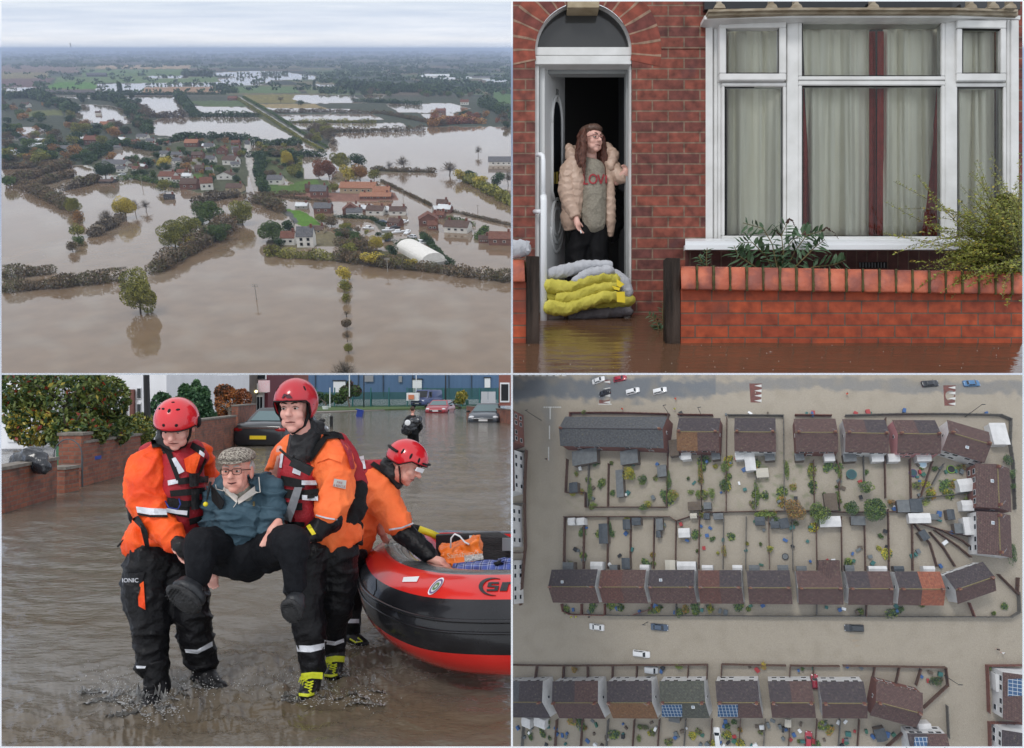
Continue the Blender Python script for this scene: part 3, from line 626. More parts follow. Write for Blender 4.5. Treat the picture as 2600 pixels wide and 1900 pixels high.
def old_man():
 t=thing('person','old man in tweed flat cap, glasses and blue jacket, being carried seated between two rescuers','person',Matrix.Translation(P(1080,900,4.4)))
 HM=headframe(P(1048,432,4.4),V((.0,-1,.02)),V((-.02,0,1)))
 b=MB();head_shape(b,HM,1.0,old=1,long=1.08)
 ch(b,[(1055,500,4.45,50),(1062,560,4.52,48)]);ch(b,[(1070,620,4.54,70),(1080,700,4.54,70),(1088,790,4.54,60)])
 ch(b,[(1150,530,4.54,36),(1205,560,4.52,30),(1212,630,4.48,26),(1225,668,4.4,26)]);ch(b,[(990,530,4.55,36),(950,580,4.56,30),(945,660,4.53,28),(985,690,4.42,26)])
 ch(b,[(1030,790,4.5,50),(885,750,4.2,48),(852,905,4.2,30)]);ch(b,[(1150,790,4.5,50),(1290,750,4.2,48),(1300,930,4.22,28)])
 hand(b,P(1228,655,4.32),P(1205,700,4.3)-P(1230,660,4.34),V((-.3,-.2,-.6)),V((-.75,-.3,-.3)),.95)
 hand(b,P(985,690,4.42),V((.7,-.2,-.3)),V((.2,.2,-.7)),V((0,-.8,-.3)),.9)
 finish_mesh(b.build('body',SKINR,t),.0065,2)
 head_bits(t,HM,1.0,browm=GREYH,glasses=STRAP,long=1.08,mouth_open=1.0,smile=.6)
 b=MB()
 for q in(-1,1):b.ell(HM@V((q*.074,-.03,.02)),(.012,.045,.04),HM.to_3x3(),10,8)
 b.ell(HM@V((0,-.06,.03)),(.08,.06,.06),HM.to_3x3(),14,8)
 b.build('hair',GREYH,t,smooth=True)
 tweed=mat('tweed',(.42,.38,.32),(.09,.07,.06),95,.9,.5,90,det=1)
 b=MB();R3=HM.to_3x3();b.ell(HM@V((0,-.01,.092)),(.1,.122,.05),R3,20,12);b.ell(HM@V((0,.02,.082)),(.097,.115,.036),R3,20,12)
 c=b.build('flat_cap',tweed,t);finish_mesh(c,.006,5)
 b=MB();b.ell(HM@V((0,.082,.068)),(.078,.062,.009),R3@Matrix.Rotation(R_(-14),3,'X'),20,6);b.build('cap_peak',tweed,c,smooth=True)
 b=MB();ch(b,[(1058,515,4.47,62),(1062,548,4.48,70),(1065,600,4.46,60)]);finish_mesh(b.build('jumper',mat('grey_green_knit',(.24,.24,.20),(.32,.32,.27),60,.95,.6,130),t),.008,3,.004,14)
 b=MB();ch(b,[(1070,560,4.56,105),(1075,640,4.5,128),(1060,690,4.48,110)]);ch(b,[(1000,500,4.55,60),(1140,495,4.55,66)])
 ch(b,[(1150,500,4.54,58),(1200,510,4.54,60),(1215,580,4.5,58),(1195,640,4.44,52),(1180,670,4.42,40)]);ch(b,[(990,510,4.55,50),(950,560,4.55,56),(945,640,4.52,58),(985,690,4.46,46)])
 j=b.build('jacket',DENIM,t);finish_mesh(j,.008,2,.020,7,41,stretch=(.7,.7,1.8));bv=bvh_of([j]);bv2=bvh_of([o for o in t.children if o.name.startswith(('jacket','jumper'))])
 cream=mat('cream_lining',(.62,.58,.53),None,1,.8)
 strip(t,'lapel',cream,bv2,[(988,490),(1050,540)],[(980,508),(1046,572)],4.4,lift=.008,nv=3);strip(t,'lapel',cream,bv2,[(1050,552),(1128,492)],[(1052,576),(1142,520)],4.4,lift=.010,nv=3)
 strip(t,'collar',DENIM,bv2,[(978,455),(952,490)],[(1000,480),(985,515)],4.45,lift=.018,nv=3);strip(t,'collar',DENIM,bv2,[(1108,445),(1148,470),(1148,522)],[(1095,480),(1125,490),(1128,520)],4.45,lift=.018,nv=3)
 b=MB()
 for L in([(952,488),(955,508),(985,516),(990,500)],[(1143,455),(1149,522),(1130,524)]):b.tube([P(x,y,4.40)for x,y in L],.0028,6)
 b.tube([at('BL',x,y,4.355)for x,y in((1050,560),(1030,590),(1025,620),(1000,645),(1015,690))],.0022,6);b.build('piping',cream,t)
 strip(t,'zip',mat('brass_zip',(.5,.4,.2),None,1,.3,metal=.8),bv,[(1117,563),(1126,563)],[(1117,583),(1126,583)],4.4,lift=.008,nv=1,nu=1)
 strip(t,'jumper_cuff',mat('grey_green_knit',(.24,.24,.20)),bv2,[(1220,645),(1250,655)],[(1214,655),(1246,668)],4.4,lift=.04,nv=2)
 b=MB();ch(b,[(1085,800,4.56,118),(1090,790,4.5,116)]);ch(b,[(985,815,4.5,76),(1195,800,4.5,76)]);ch(b,[(1020,770,4.5,90),(950,760,4.36,84),(890,755,4.22,80)]);ch(b,[(888,750,4.2,74),(884,830,4.18,64),(872,900,4.18,50)])
 ch(b,[(1150,770,4.5,90),(1230,760,4.36,84),(1285,745,4.22,84)]);ch(b,[(1292,745,4.2,76),(1300,850,4.2,56),(1304,930,4.2,46)])
 tr=b.build('trousers',TROUS,t);finish_mesh(tr,.01,3,.008,5,51,stretch=(1.6,1,.8))
 b=MB();ch(b,[(855,900,4.19,36),(845,945,4.16,34)]);b.build('sock',STRAP,t,smooth=True);b=MB();ch(b,[(1300,930,4.2,34),(1296,1000,4.2,34)]);b.build('sock',STRAP,t,smooth=True)
 for(x,y,d,ax,w,L)in((812,993,4.08,V((-.55,-.5,.55)),68,92),(1288,1045,4.1,V((-.15,-.92,.12)),50,64)):
  nn=V((-.2,-.75,-.4)).normalized()if x<1000 else V((-.1,-.85,-.35)).normalized()
  up=(CU*.62-CR*.72).normalized()if x<1000 else(CU*.95-CR*.2).normalized()
  up=(up-nn*up.dot(nn)).normalized();sd_=nn.cross(up);M3=Matrix((sd_,up,nn)).transposed();c=P(x,y,d)
  b=MB();W_=rp(w,d);L_=rp(L,d)
  b.ell(c,(W_,L_,.022),M3,20,8);b.ell(c+nn*.008-up*L_*.15,(W_*.96,L_*.8,.02),M3,20,8);so_=b.build('sole',SOLE,t,smooth=True)
  b=MB();b.ell(c-nn*.045,(W_*.92,L_*.93,.045),M3,18,10);b.ell(c-nn*.07+up*L_*.15,(W_*.8,L_*.7,.06),M3,18,10);finish_mesh(b.build('shoe',mat('black_shoe_leather',(.018,.02,.024),(.03,.032,.036),20,.4,.2,80),t),.009,3)
  b=MB()
  for k in range(-5,6):b.box(c+up*L_*k*.15+nn*.02,(W_*1.5*math.sqrt(max(0,1-(k*.15)**2)),.004,.008),M3)
  b.build('tread',SOLE,so_)
old_man()
t0=thing('strap_band','wide black carrying strap across the old man\'s jacket shoulder','strap',Matrix.Translation(P(950,560,4.4)))
b=MB();b.prism([P(930,490,4.38),P(950,510,4.36),P(990,565,4.36),P(975,605,4.36),P(935,560,4.38)],CF*.01);b.build('webbing',STRAP,t0)
def rescuer_bending():
 t=thing('person','rescuer seen side on in red helmet, bending over the raft','person',Matrix.Translation(P(1560,1180,5.44)),'rescuers in orange jackets')
 HM=headframe(P(1788,402,5.3),V((.86,-.25,-.42)),V((.42,0,.9)))
 b=MB();head_shape(b,HM,1.1,long=1.05);ch(b,[(1760,440,5.34,44),(1715,470,5.38,46)])
 ch(b,[(1680,490,5.44,66),(1600,640,5.5,70),(1560,740,5.5,60)]);ch(b,[(1690,490,5.34,50),(1770,690,5.2,40),(1900,810,5.05,26)]);ch(b,[(1640,520,5.55,50),(1660,620,5.5,32),(1680,665,5.46,22)])
 ch(b,[(1540,790,5.46,66),(1550,980,5.45,44),(1552,1160,5.44,28)]);ch(b,[(1580,790,5.7,66),(1560,980,5.75,44),(1540,1150,5.75,28)])
 hand(b,P(1905,815,5.04),V((.8,-.3,-.25)),V((.35,0,-.6)),V((.1,-.75,-.1)),1.08);hand(b,P(1678,660,5.46),V((.2,0,-.75)),V((.5,0,-.4)),V((.6,-.5,.2)),.95)
 finish_mesh(b.build('body',SKINR,t),.0075,2)
 head_bits(t,HM,1.1,long=1.05)
 def low(th):
  f=sin(th);return R_(86)if f>.5 else(R_(86)+R_(26)*min(1,(.5-f)/.5))
 h=helmet(t,HM,1.05,low=low,vents=[(-5,20,.008,.02),(22,18,.008,.02),(185,20,.008,.02),(48,16,.008,.018)],wide=.118,deep=.145,rz=.128,cz=.045)
 b=MB()
 for a0,a1 in((62,116),(-70,-12)):
  b.tube([HM@V((.128*cos(R_(a)),.156*sin(R_(a))-.004,.075))for a in range(a0,a1+1,9)],.014,6,flat=[.5]*len(range(a0,a1+1,9)),up=V((0,0,1)))
 b.build('head_torch_strap',STRAP,h)
 M=HM.copy()
 b=MB();b.prism([HM@V(q)for q in((.03,.15,.012),(.085,.12,.012),(.085,.122,.04),(.03,.152,.042))],HM.to_3x3()@V((-.004,-.01,0)));b.build('helmet_label',WHITEP,h)
 b=MB();b.tube([HM@V((.098,.0,-.01)),HM@V((.085,.03,-.06)),HM@V((.05,.04,-.11)),HM@V((0,.045,-.125))],.006,6);b.build('chin_strap',STRAP,t)
 b=MB();b.tube([P(1735,395,5.36),P(1718,430,5.38),P(1700,470,5.4)],[rp(50,5.3),rp(52,5.3),rp(60,5.3)],14);ch(b,[(1740,440,5.34,50),(1748,478,5.34,34)]);finish_mesh(b.build('neck_seal',NECK,t),.011,3,.006,12)
 b=MB();ch(b,[(1670,470,5.42,80),(1620,570,5.46,95),(1570,690,5.48,95),(1550,760,5.5,80)]);ch(b,[(1640,520,5.56,60),(1665,610,5.52,44)]);ch(b,[(1665,490,5.36,78),(1705,580,5.28,74),(1745,640,5.22,64),(1765,665,5.18,58)])
 j=b.build('jacket',ORANGE2,t);finish_mesh(j,.012,3,.014,6,61)
 b=MB();ch(b,[(1775,690,5.18,50),(1830,740,5.12,44),(1900,800,5.06,36)]);finish_mesh(b.build('sleeve',BLACKF,t),.011,3,.008,8)
 b=MB();ch(b,[(1610,440,5.36,46),(1585,520,5.4,40)]);ch(b,[(1640,620,5.58,70),(1620,680,5.56,52)]);ch(b,[(1600,420,5.4,44),(1680,415,5.4,40)])
 v=b.build('vest',VRED,t);finish_mesh(v,.012,4,.008,7,5);bv=bvh_of([j,v])
 strip(t,'reflective_tape',REFL,bv,[(1583,366),(1592,420)],[(1606,360),(1616,418)],5.35,lift=.01)
 strip(t,'shoulder_strap',STRAP,bv,[(1635,400),(1700,445),(1750,500)],[(1650,385),(1720,430),(1760,480)],5.35,lift=.014,nv=2)
 strip(t,'sleeve_edging',REFL,bv,[(1716,684),(1775,675),(1824,655)],[(1718,692),(1776,682),(1826,662)],5.2,lift=.006,nv=2)
 b=MB();ch(b,[(1545,780,5.46,74),(1555,960,5.45,48),(1556,1130,5.44,36)]);ch(b,[(1570,780,5.7,70),(1550,960,5.75,48),(1535,1130,5.75,36)]);tr=b.build('trousers',BLACKF,t);finish_mesh(tr,.013,2,.012,6,71)
 strip(t,'leg_tape',REFL,bvh_of([tr]),[(1526,1082),(1586,1082)],[(1526,1100),(1586,1100)],5.4,lift=.004)
 b=MB();ch(b,[(1560,1165,5.42,32),(1610,1190,5.38,20)]);bo=b.build('boot',GLOVE,t,smooth=True)
 b=MB();b.tube([P(1545,1170,5.32),P(1570,1185,5.3),P(1600,1180,5.3),P(1580,1165,5.32)],.006,5);b.build('laces',mat('fluorescent_yellow_leather',(.62,.66,.03)),t)
rescuer_bending()
RRED=mat('red_raft_rubber',(.58,.018,.016),(.64,.025,.02),3,.22,.06,12,coat=.5)
RBLK=mat('black_raft_rubber',(.009,.009,.011),(.018,.018,.021),3,.25,.15,10,coat=.3,spec=.4)
RGRY=mat('wet_grey_raft_rubber',(.035,.04,.043),(.09,.1,.105),7,.12,.3,22,coat=.7,stretch=(1,4,1))
def raft():
 t=thing('rescue_raft','red and black inflatable rescue raft, its upturned bow pointing left, beside the bending rescuer','raft',Matrix.Translation(P(2000,1290,4.9)))
 pth=[(2420,1092,4.35,226),(2200,1092,4.5,222),(2020,1080,4.65,214),(1880,1040,4.85,196),(1790,990,5.05,176),(1745,935,5.3,158),(1735,890,5.55,146),(1770,850,5.85,132),(1830,820,6.15,120),(1920,800,6.4,112),(2060,800,6.6,108),(2400,805,6.7,106)]
 pts=[];rr=[]
 for i in range(len(pth)-1):
  a=pth[max(i-1,0)];b_=pth[i];c=pth[i+1];d=pth[min(i+2,len(pth)-1)]
  for j in range(6):
   u=j/6;q=[.5*((2*b_[k])+(-a[k]+c[k])*u+(2*a[k]-5*b_[k]+4*c[k]-d[k])*u*u+(-a[k]+3*b_[k]-3*c[k]+d[k])*u**3)for k in range(4)]
   pts.append(P(*q[:3]));rr.append(rp(q[3],q[2]))
 n=48
 def mf(i,k):
  a=-((k+.5)/n*360);a=(a+180)%360-180
  a=-a if False else a
  o=(360*(n-k-.5)/n+180)%360-180
  if-70<o<12:return 2 if 16<i<34 or o>-25 else 0
  if 12<=o<56:return 0
  if 56<=o<110:return 1
  return 0
 b=MB();b.tube(pts,rr,n,mfun=mf,up=V((0,0,1)));tb=b.build('tube',[RRED,RBLK,RGRY],t,smooth=True)
 for f,rad in((76,.012),(88,.008)):
  b=MB();L=[]
  for i in range(0,42,1):
   d=(pts[i+1]-pts[max(i-1,0)]).normalized();a=(V((0,0,1))-d*d.z).normalized();bb=d.cross(a);th=R_(360-f)
   L.append(pts[i]+(a*cos(th)+bb*sin(th))*(rr[i]+.002))
  b.tube(L,rad,6);b.build('rubbing_strake',RBLK,tb,smooth=True)
 b=MB();b.prism([pts[i]+V((0,0,-.12))for i in range(4,60,3)],V((0,0,.03)));b.build('floor',RBLK,t)
 bv=bvh_of([tb])
 strip(t,'white_patch',WHITEP,bv,[(1782,897),(1852,893)],[(1776,918),(1840,917)],4.9,lift=.003,nv=2)
 for nm,R1,R0,m,lf in(('emblem',40,0,WHITEP,.003),('emblem_ring',34,26,mat('purple_print',(.16,.09,.22),None,1,.5),.010),('emblem_wreath',18,8,mat('green_print',(.12,.22,.08),None,1,.5),.010)):
  A=[];B=[]
  for k in range(17):
   th=2*pi*k/16;ax=cos(th);ay=sin(th)
   f=lambda R:(1925+R*(1.1*ax*.75+.35*-ay),937+R*(-.45*ax+.85*ay))
   A.append(f(R1));B.append(f(R0))
  strip(t,nm,m,bv,A,B,4.8,lift=lf,nv=3)
 A=[];B=[]
 for k in range(13):
  th=R_(-60-220*k/12);A.append((2175+62*cos(th),938+40*sin(th)));w=14*sin(pi*k/12)+1;B.append((2178+(62-w)*cos(th),938+(40-w*.7)*sin(th)))
 lg=strip(t,'logo',RBLK,bv,A,B,4.6,lift=.003,nv=2)
 for x0,L in((2165,[[(38,0),(0,0)],[(0,0),(-6,14)],[(-6,14),(30,16)],[(30,16),(24,32)],[(24,32),(-16,32)]]),(2218,[[(8,0),(-4,32)]]),(2240,[[(40,0),(0,0)],[(0,0),(-10,32)]])):
  for(a0,b0),(a1,b1)in[(q[0],q[1])for q in L]:
   if abs(a1-a0)>abs(b1-b0):A=[(x0+a0,922+b0-4),(x0+a1,922+b1-4)];B=[(x0+a0,922+b0+4),(x0+a1,922+b1+4)]
   else:A=[(x0+a0-8,922+b0-3),(x0+a1-8,922+b1+3)];B=[(x0+a0+8,922+b0-3),(x0+a1+8,922+b1+3)]
   strip(t,'lettering',RBLK,bv,A,B,4.6,lift=.003,nv=1)
 strip(t,'bow_patch',RBLK,bv,[(1618,925),(1640,985)],[(1660,905),(1660,960)],5.3,lift=.003,nv=3)
 b=MB();b.tube([P(x,y,d)for x,y,d in((1592,925,5.3),(1625,905,5.15),(1645,930,5.1),(1680,920,5.08))],[.02,.03,.03,.012],8);b.build('towing_eye',RBLK,t,smooth=True)
 b=MB();b.tube([P(x,y,d)for x,y,d in((1640,925,5.12),(1618,880,5.25),(1612,845,5.4),(1640,800,5.6),(1690,770,5.8),(1750,745,6.1))],.012,6);b.build('grab_line',STRAP,t,smooth=True)
 b=MB();b.tube([P(x,y,d)for x,y,d in((1810,795,5.75),(1850,815,5.5),(1885,860,5.2))],[.03,.035,.03],8);b.tube([P(1835,790,5.7),P(1870,830,5.4)],.012,6);b.build('grab_strap',STRAP,t,smooth=True)
 b=MB();o=P(2240,700,5.9);b.prism([P(1925,712,5.9),P(2205,700,5.7),(P(2250,725,5.65)),P(2330,745,5.6),P(2330,900,5.6),P(1925,880,5.9)],V((0,.05,0)));tr=b.build('transom',mat('black_painted_ply',(.018,.02,.022),(.035,.038,.042),6,.5,.4,30,stretch=(1,1,6)),t)
 b=MB();b.box(P(2087,720,5.76),(.05,.006,.022));b.build('maker_plate',WHITEP,tr)
 b=MB();M=Matrix((CR,CF,CU)).transposed();b.box(P(2245,752,5.6),(.09,.02,.09),M);b.build('bracket',mat('grey_alloy',(.25,.27,.29),None,1,.35,metal=.7),tr)
raft()
t=thing('carrier_bag','crumpled orange carrier bag with white handles standing in the raft','bag',Matrix.Translation(P(2030,850,5.3)))
bagm=mat('orange_bag_plastic',(.80,.16,.015),(.88,.22,.03),6,.35,.5,14)
b=MB();b.prism([P(*q)for q in((1935,775,5.35),(2000,768,5.3),(2060,752,5.28),(2115,730,5.28),(2128,800,5.28),(2060,850,5.2),(2010,855,5.2),(1965,838,5.22))],V((0,.22,0)));o=b.build('bag',bagm,t);finish_mesh(o,.012,3,.012,12,3)
M=Matrix((CR,CU,-CF)).transposed().to_4x4()@Matrix.Rotation(R_(7),4,'Z');M.translation=P(2045,797,5.15);text_mesh("Sainsbury's",.05,'lettering',mat('white_print',(.8,.5,.35),None,1,.5),t,M)
for d in(0,.1):
 b=MB();L=[P(x,y,5.26+d)for x,y in((1990,768),(1992,725),(2008,706),(2030,716),(2052,742),(2072,752))];b.tube(L,[.016]*6,6,flat=[.35]*6);b.build('handle',WHITEP,t,smooth=True)
def plaid(name):
 m=bpy.data.materials.new(name);m.use_nodes=True;nt_=m.node_tree;bs=nt_.nodes['Principled BSDF'];uv=nt_.nodes.new('ShaderNodeTexCoord');sp=nt_.nodes.new('ShaderNodeSeparateXYZ');nt_.links.new(uv.outputs['UV'],sp.inputs[0]);outs=[]
 for ax in(0,1):
  a=nt_.nodes.new('ShaderNodeMath');a.operation='MULTIPLY';a.inputs[1].default_value=7;nt_.links.new(sp.outputs[ax],a.inputs[0])
  f=nt_.nodes.new('ShaderNodeMath');f.operation='FRACT';nt_.links.new(a.outputs[0],f.inputs[0]);r=nt_.nodes.new('ShaderNodeValToRGB');r.color_ramp.interpolation='CONSTANT'
  e=r.color_ramp.elements;e[0].color=(.06,.09,.30,1);e[1].position=.35;e[1].color=(.6,.63,.72,1)
  for p,c in((.42,(.02,.03,.14,1)),(.62,(.5,.55,.68,1)),(.68,(.1,.14,.42,1))):k=e.new(p);k.color=c
  nt_.links.new(f.outputs[0],r.inputs[0]);outs.append(r.outputs[0])
 mm=nt_.nodes.new('ShaderNodeMix');mm.data_type='RGBA';mm.inputs[0].default_value=.5;nt_.links.new(outs[0],mm.inputs[6]);nt_.links.new(outs[1],mm.inputs[7]);nt_.links.new(mm.outputs[2],bs.inputs[0]);bs.inputs['Roughness'].default_value=.85;return m
b=MB();G={}
NI=24;NJ=12
for i in range(NI+1):
 for j in range(NJ+1):
  u=i/NI;v=j/NJ;x=2010+330*u-20*v;y=(845-45*u)*(1-v)+885*v-25*sin(pi*v)+10*noise.noise(V((u*6,v*4,1)));d=5.1-.3*v-.2*u+.12*noise.noise(V((u*9,v*5,4)))
  if v>.95:d+=.1
  b.v.append(P(x,y,d));G[len(b.v)-1]=(u*1.3,v*.55)
for i in range(NI):
 for j in range(NJ):q=i*(NJ+1)+j;b.f.append((q,q+1,q+NJ+2,q+NJ+1));b.m.append(0)
o=b.build('picnic_cloth',plaid('blue_white_plaid'),smooth=True);ul=o.data.uv_layers.new(name='uv')
for lp in o.data.loops:ul.data[lp.index].uv=G[lp.vertex_index]
md=o.modifiers.new('s','SOLIDIFY');md.thickness=.008;finish_mesh(o);tag(o,'blue and white plaid cloth heaped in the raft over a wicker basket','cloth')
t=thing('wicker_basket','pale wicker basket with dark hoop handle behind the plaid cloth in the raft','basket',Matrix.Translation(P(2220,870,4.95)))
wk=mat('wicker',(.35,.22,.10),(.16,.09,.035),40,.8,.8,90,stretch=(1,1,4))
b=MB();b.tube([P(2225,905,4.85),P(2225,862,4.85)],[.17,.2],20);b.build('basket',wk,t)
b=MB();b.tube([P(x,y,4.8)for x,y in((2160,872),(2175,845),(2210,832),(2262,835),(2300,850))],.014,8);b.build('handle',STRAP,t,smooth=True)
t=thing('newspaper','folded newspaper lying between the orange bag and the plaid cloth','newspaper',Matrix.Translation(P(2090,818,5.14)))
b=MB();b.prism([P(2050,808,5.2),P(2130,800,5.2),P(2135,818,5.1),P(2052,832,5.1)],V((0,0,.012)));b.build('paper',mat('newsprint',(.6,.6,.58),(.25,.25,.26),90,.8,det=1),t)
t=thing('paddle','yellow handled paddle lying across the far side of the raft','paddle',Matrix.Translation(P(1890,715,6.0)))
b=MB();b.tube([P(1850,685,6.0),P(1905,705,6.0),P(1940,722,5.95)],.028,10);b.build('shaft',YEL,t,smooth=True)
b=MB();b.tube([P(1800,680,6.1),P(1850,685,6.05)],[.04,.03],8);b.build('grip',STRAP,t,smooth=True)
wm=mat('splash_water',(.66,.66,.65),None,1,.2,spec=.6,trans=.3,ior=1.33)
rnd=random.Random(5);b=MB()
for(x,y,sp,n)in((560,1420,200,240),(690,1450,120,240),(860,1400,140,130),(1130,1400,160,60),(1300,1380,130,130),(1450,1350,130,110),(1600,1440,120,60),(1580,1200,60,30),(450,1390,90,50)):
 for _ in range(n):
  p=gw(x+rnd.gauss(0,sp*.5),y+rnd.gauss(0,40));h=abs(rnd.gauss(0,.045));p.z=h;r=rnd.uniform(.0008,.0024)*(1.8 if rnd.random()<.1 else 1);b.ell(p,(r,r,r*rnd.uniform(1,2)),None,5,4)
o=b.build('splash_drops',wm,smooth=True);tag(o,'droplets thrown up around the wading boots',kind='stuff')
b=MB()
for(x,y,w_,hh,sd_)in((470,1440,120,.06,1),(420,1400,60,.07,11),(560,1420,80,.09,12),(640,1440,60,.1,13),(700,1470,90,.06,14),(820,1420,50,.08,15),(1290,1440,60,.06,16),(1420,1420,60,.06,17),(1560,1420,80,.07,18),(1660,1400,50,.06,19),(740,1440,90,.09,2),(590,1500,120,.05,3),(880,1390,90,.06,4),(1330,1420,90,.07,6),(1500,1330,90,.05,7),(1620,1450,90,.05,8)):
 N=26;o0=len(b.v)
 for i in range(N+1):
  u=i/N;p=gw(x+w_*(u-.5)*2,y+14*noise.noise(V((u*3,sd_,0))));e_=sin(pi*u)**.7;h=hh*e_*(.35+abs(noise.noise(V((u*9,sd_,5))))*1.6+.25*rnd.random())
  for j in range(6):v=j/5;b.v.append(p+V((rnd.uniform(-.003,.003),-.05*v*v+.02*noise.noise(V((u*8,v*3,sd_))),-.01+h*v)))
 for i in range(N):
  for j in range(5):
   if j>2 and rnd.random()<.3:continue
   q=o0+i*6+j;b.f.append((q,q+6,q+7,q+1));b.m.append(0)
for(x,y,sx_,sy_,n)in((620,1440,120,20,420),(690,1490,90,22,260),(900,1390,80,18,240),(1380,1420,90,20,340),(1500,1310,60,14,160),(1600,1440,90,16,120),(1570,1200,50,10,60)):
 for _ in range(n):
  p=gw(x+rnd.gauss(0,sx_*.6),y+rnd.gauss(0,sy_));p.z=rnd.uniform(.0,.014);q=rnd.uniform(.0007,.0026)*rnd.uniform(.7,1.3);b.ell(p,(q*rnd.uniform(1,4),q*rnd.uniform(1,2),q*.6),Matrix.Rotation(rnd.uniform(-.6,.6),3,'Z'),6,4)
o=b.build('splash_sheets',wm,smooth=True);tag(o,'thin sheets of water kicked up by the rescuers',kind='stuff')
BRICKW=brick_mat('garden_wall_brick',(.33,.11,.06),(.20,.065,.045),(.18,.14,.11),.225,.075,.1,dirt=((.08,.05,.04),2.5,.52),mmul=1)
COPE=mat('stone_coping',(.16,.14,.12),(.25,.22,.19),8,.85,.4,30)
def wallrun(t,name,a,c,h,thick=.22,m=None,cope=True):
 a=V(a);c=V(c);a.z=c.z=-.05;d=(c-a);L=d.length;d.normalize();n=V((-d.y,d.x,0))
 b=MB();b.prism([a,c,c+n*thick,a+n*thick],V((0,0,h+.05)));w=b.build(name,m or BRICKW,t,uvf=lambda p,nn:((p-a).dot(d)if abs(nn.z)<.5 and abs(nn.dot(n))>.5 else(p-a).dot(n),p.z))
 if cope:k=MB();k.prism([a-d*.02-n*.03+V((0,0,h+.052)),c+d*.02-n*.03+V((0,0,h+.052)),c+d*.02+n*(thick+.03)+V((0,0,h+.052)),a-d*.02+n*(thick+.03)+V((0,0,h+.052))],V((0,0,.05)));k.build('coping',COPE,w)
t=thing('garden_wall','low brick garden wall at the left edge with a black cover draped on top','wall',gw(120,580));wallrun(t,'wall',gw(-60,640),gw(250,545),.64)
t=thing('garden_wall','narrow brick gate pier standing beside the blue bin','pier',gw(320,522));wallrun(t,'wall',gw(285,528),gw(348,515),.42,.3)
t=thing('garden_wall','taller brick garden wall running on behind the young rescuer','wall',gw(450,470));wallrun(t,'wall',gw(362,497),gw(620,428),.82,.25);wallrun(t,'pier',gw(356,500),gw(400,488),.98,.4)
t=thing('garden_wall','brick garden wall under the dark conifer in the middle distance','wall',gw(900,350));wallrun(t,'wall',gw(860,365),gw(1040,315),1.0)
t=thing('garden_wall','far brick wall running to the shops behind the black saloon','wall',gw(1080,290));wallrun(t,'wall',gw(1050,310),gw(1130,275),1.35)
t=thing('barbecue_cover','shiny black sheet draped over a lump on top of the left garden wall','cover',at('BL',130,430,12.4))
b=MB();b.chain([at('BL',75,395,12.5),at('BL',140,375,12.4),at('BL',185,395,12.2)],[.12,.17,.1],12);b.chain([at('BL',60,415,12.6),at('BL',200,412,12.2)],[.08,.09],10);finish_mesh(b.build('sheet',mat('black_sheet',(.012,.013,.017),(.03,.034,.042),6,.25,.4,20,coat=.4),t),.03,2,.05,3,2)
t=thing('wheelie_bin','blue wheelie bin behind the brick gate pier','bin',gw(350,480))
b=MB();b.box(at('BL',345,425,15.2),(.5,.5,.95),taper=1.1);b.build('bin',mat('blue_bin_plastic',(.02,.05,.30),None,1,.45),t);b=MB();b.box(at('BL',345,372,15.2),(.6,.6,.07));b.build('lid',mat('blue_bin_plastic',(.02,.05,.30)),t)
t=thing('garden_arch','thin metal garden arch over the gateway','arch',gw(320,520))
b=MB();b.tube([at('BL',300+62*cos(R_(a)),360+72*-sin(R_(a)),14.2)for a in range(0,181,15)],.012,6);b.tube([at('BL',362,360,14.2),at('BL',364,500,14.2)],.018,6);b.tube([at('BL',238,360,14.2),at('BL',236,530,14.2)],.018,6);b.build('hoop',mat('galvanised',(.08,.09,.10),None,1,.5),t)
t=thing('garden_gate','green painted garden gate standing open under the arch','gate',at('BL',310,450,14.6));b=MB()
for k in range(6):b.box(at('BL',255+k*18,405,14.8),(.055,.03,.75))
b.box(at('BL',300,400,14.85),(.5,.02,.06));b.box(at('BL',300,440,14.85),(.5,.02,.06));b.build('boards',mat('green_gate_paint',(.05,.16,.08),None,1,.5),t)
t=thing('lamp_post','dark street lamp post rising above the young rescuer','lamp post',gw(650,410))
b=MB();d=18.5;b.tube([at('BL',655,420,d),at('BL',655,285,d)],[.12,.12],12);b.tube([at('BL',655,285,d),at('BL',655,255,d),at('BL',652,245,d),at('BL',636,-400,d)],[.11,.1,.075,.06],12);b.build('column',PLASTIC,t,smooth=True)
HOL=[mat('holly_leaf',(.035,.075,.024),None,1,.45),mat('holly_leaf_light',(.12,.155,.032),None,1,.5),mat('holly_leaf_yellow',(.34,.28,.04),None,1,.5),mat('berry_red',(.25,.03,.015),None,1,.4)]
def bush(name,label,blobs,n,size,mats_,mi,base,seed=1,tr=None,cat='tree',group=None,hollow=.3):
 t=thing(name,label,cat,V(base),group);r=random.Random(seed);b=MB();leaves(b,n,blobs,size,r,hollow,mi);b.build('crown',mats_,t)
 q=trunk_mb(r,base,blobs[0][0],blobs[0][1][0],*(tr or(.12,6)));q.build('trunk',BARK,t);return t
def B_(x,y,d,rx,ry,w=1):return(at('BL',x,y,d),(rx*d/FZ,rx*d/FZ*.8,ry*d/FZ),w)
bush('holly_tree','big holly with yellow flecks and red berries over the left garden wall',[B_(300,90,16,200,130,2.2),B_(110,60,16,120,110,1.2),B_(450,110,16.5,120,110,1.2),B_(150,230,15.5,110,90,1),B_(340,260,15.5,130,90,1.2),B_(470,240,16.5,110,90,.9),B_(60,150,16,70,80,.5),B_(250,0,16,190,60,.8)],13000,.075,HOL,(0,0,1,1,0,2,1,0,0,3,0,1),gw(310,480),1)
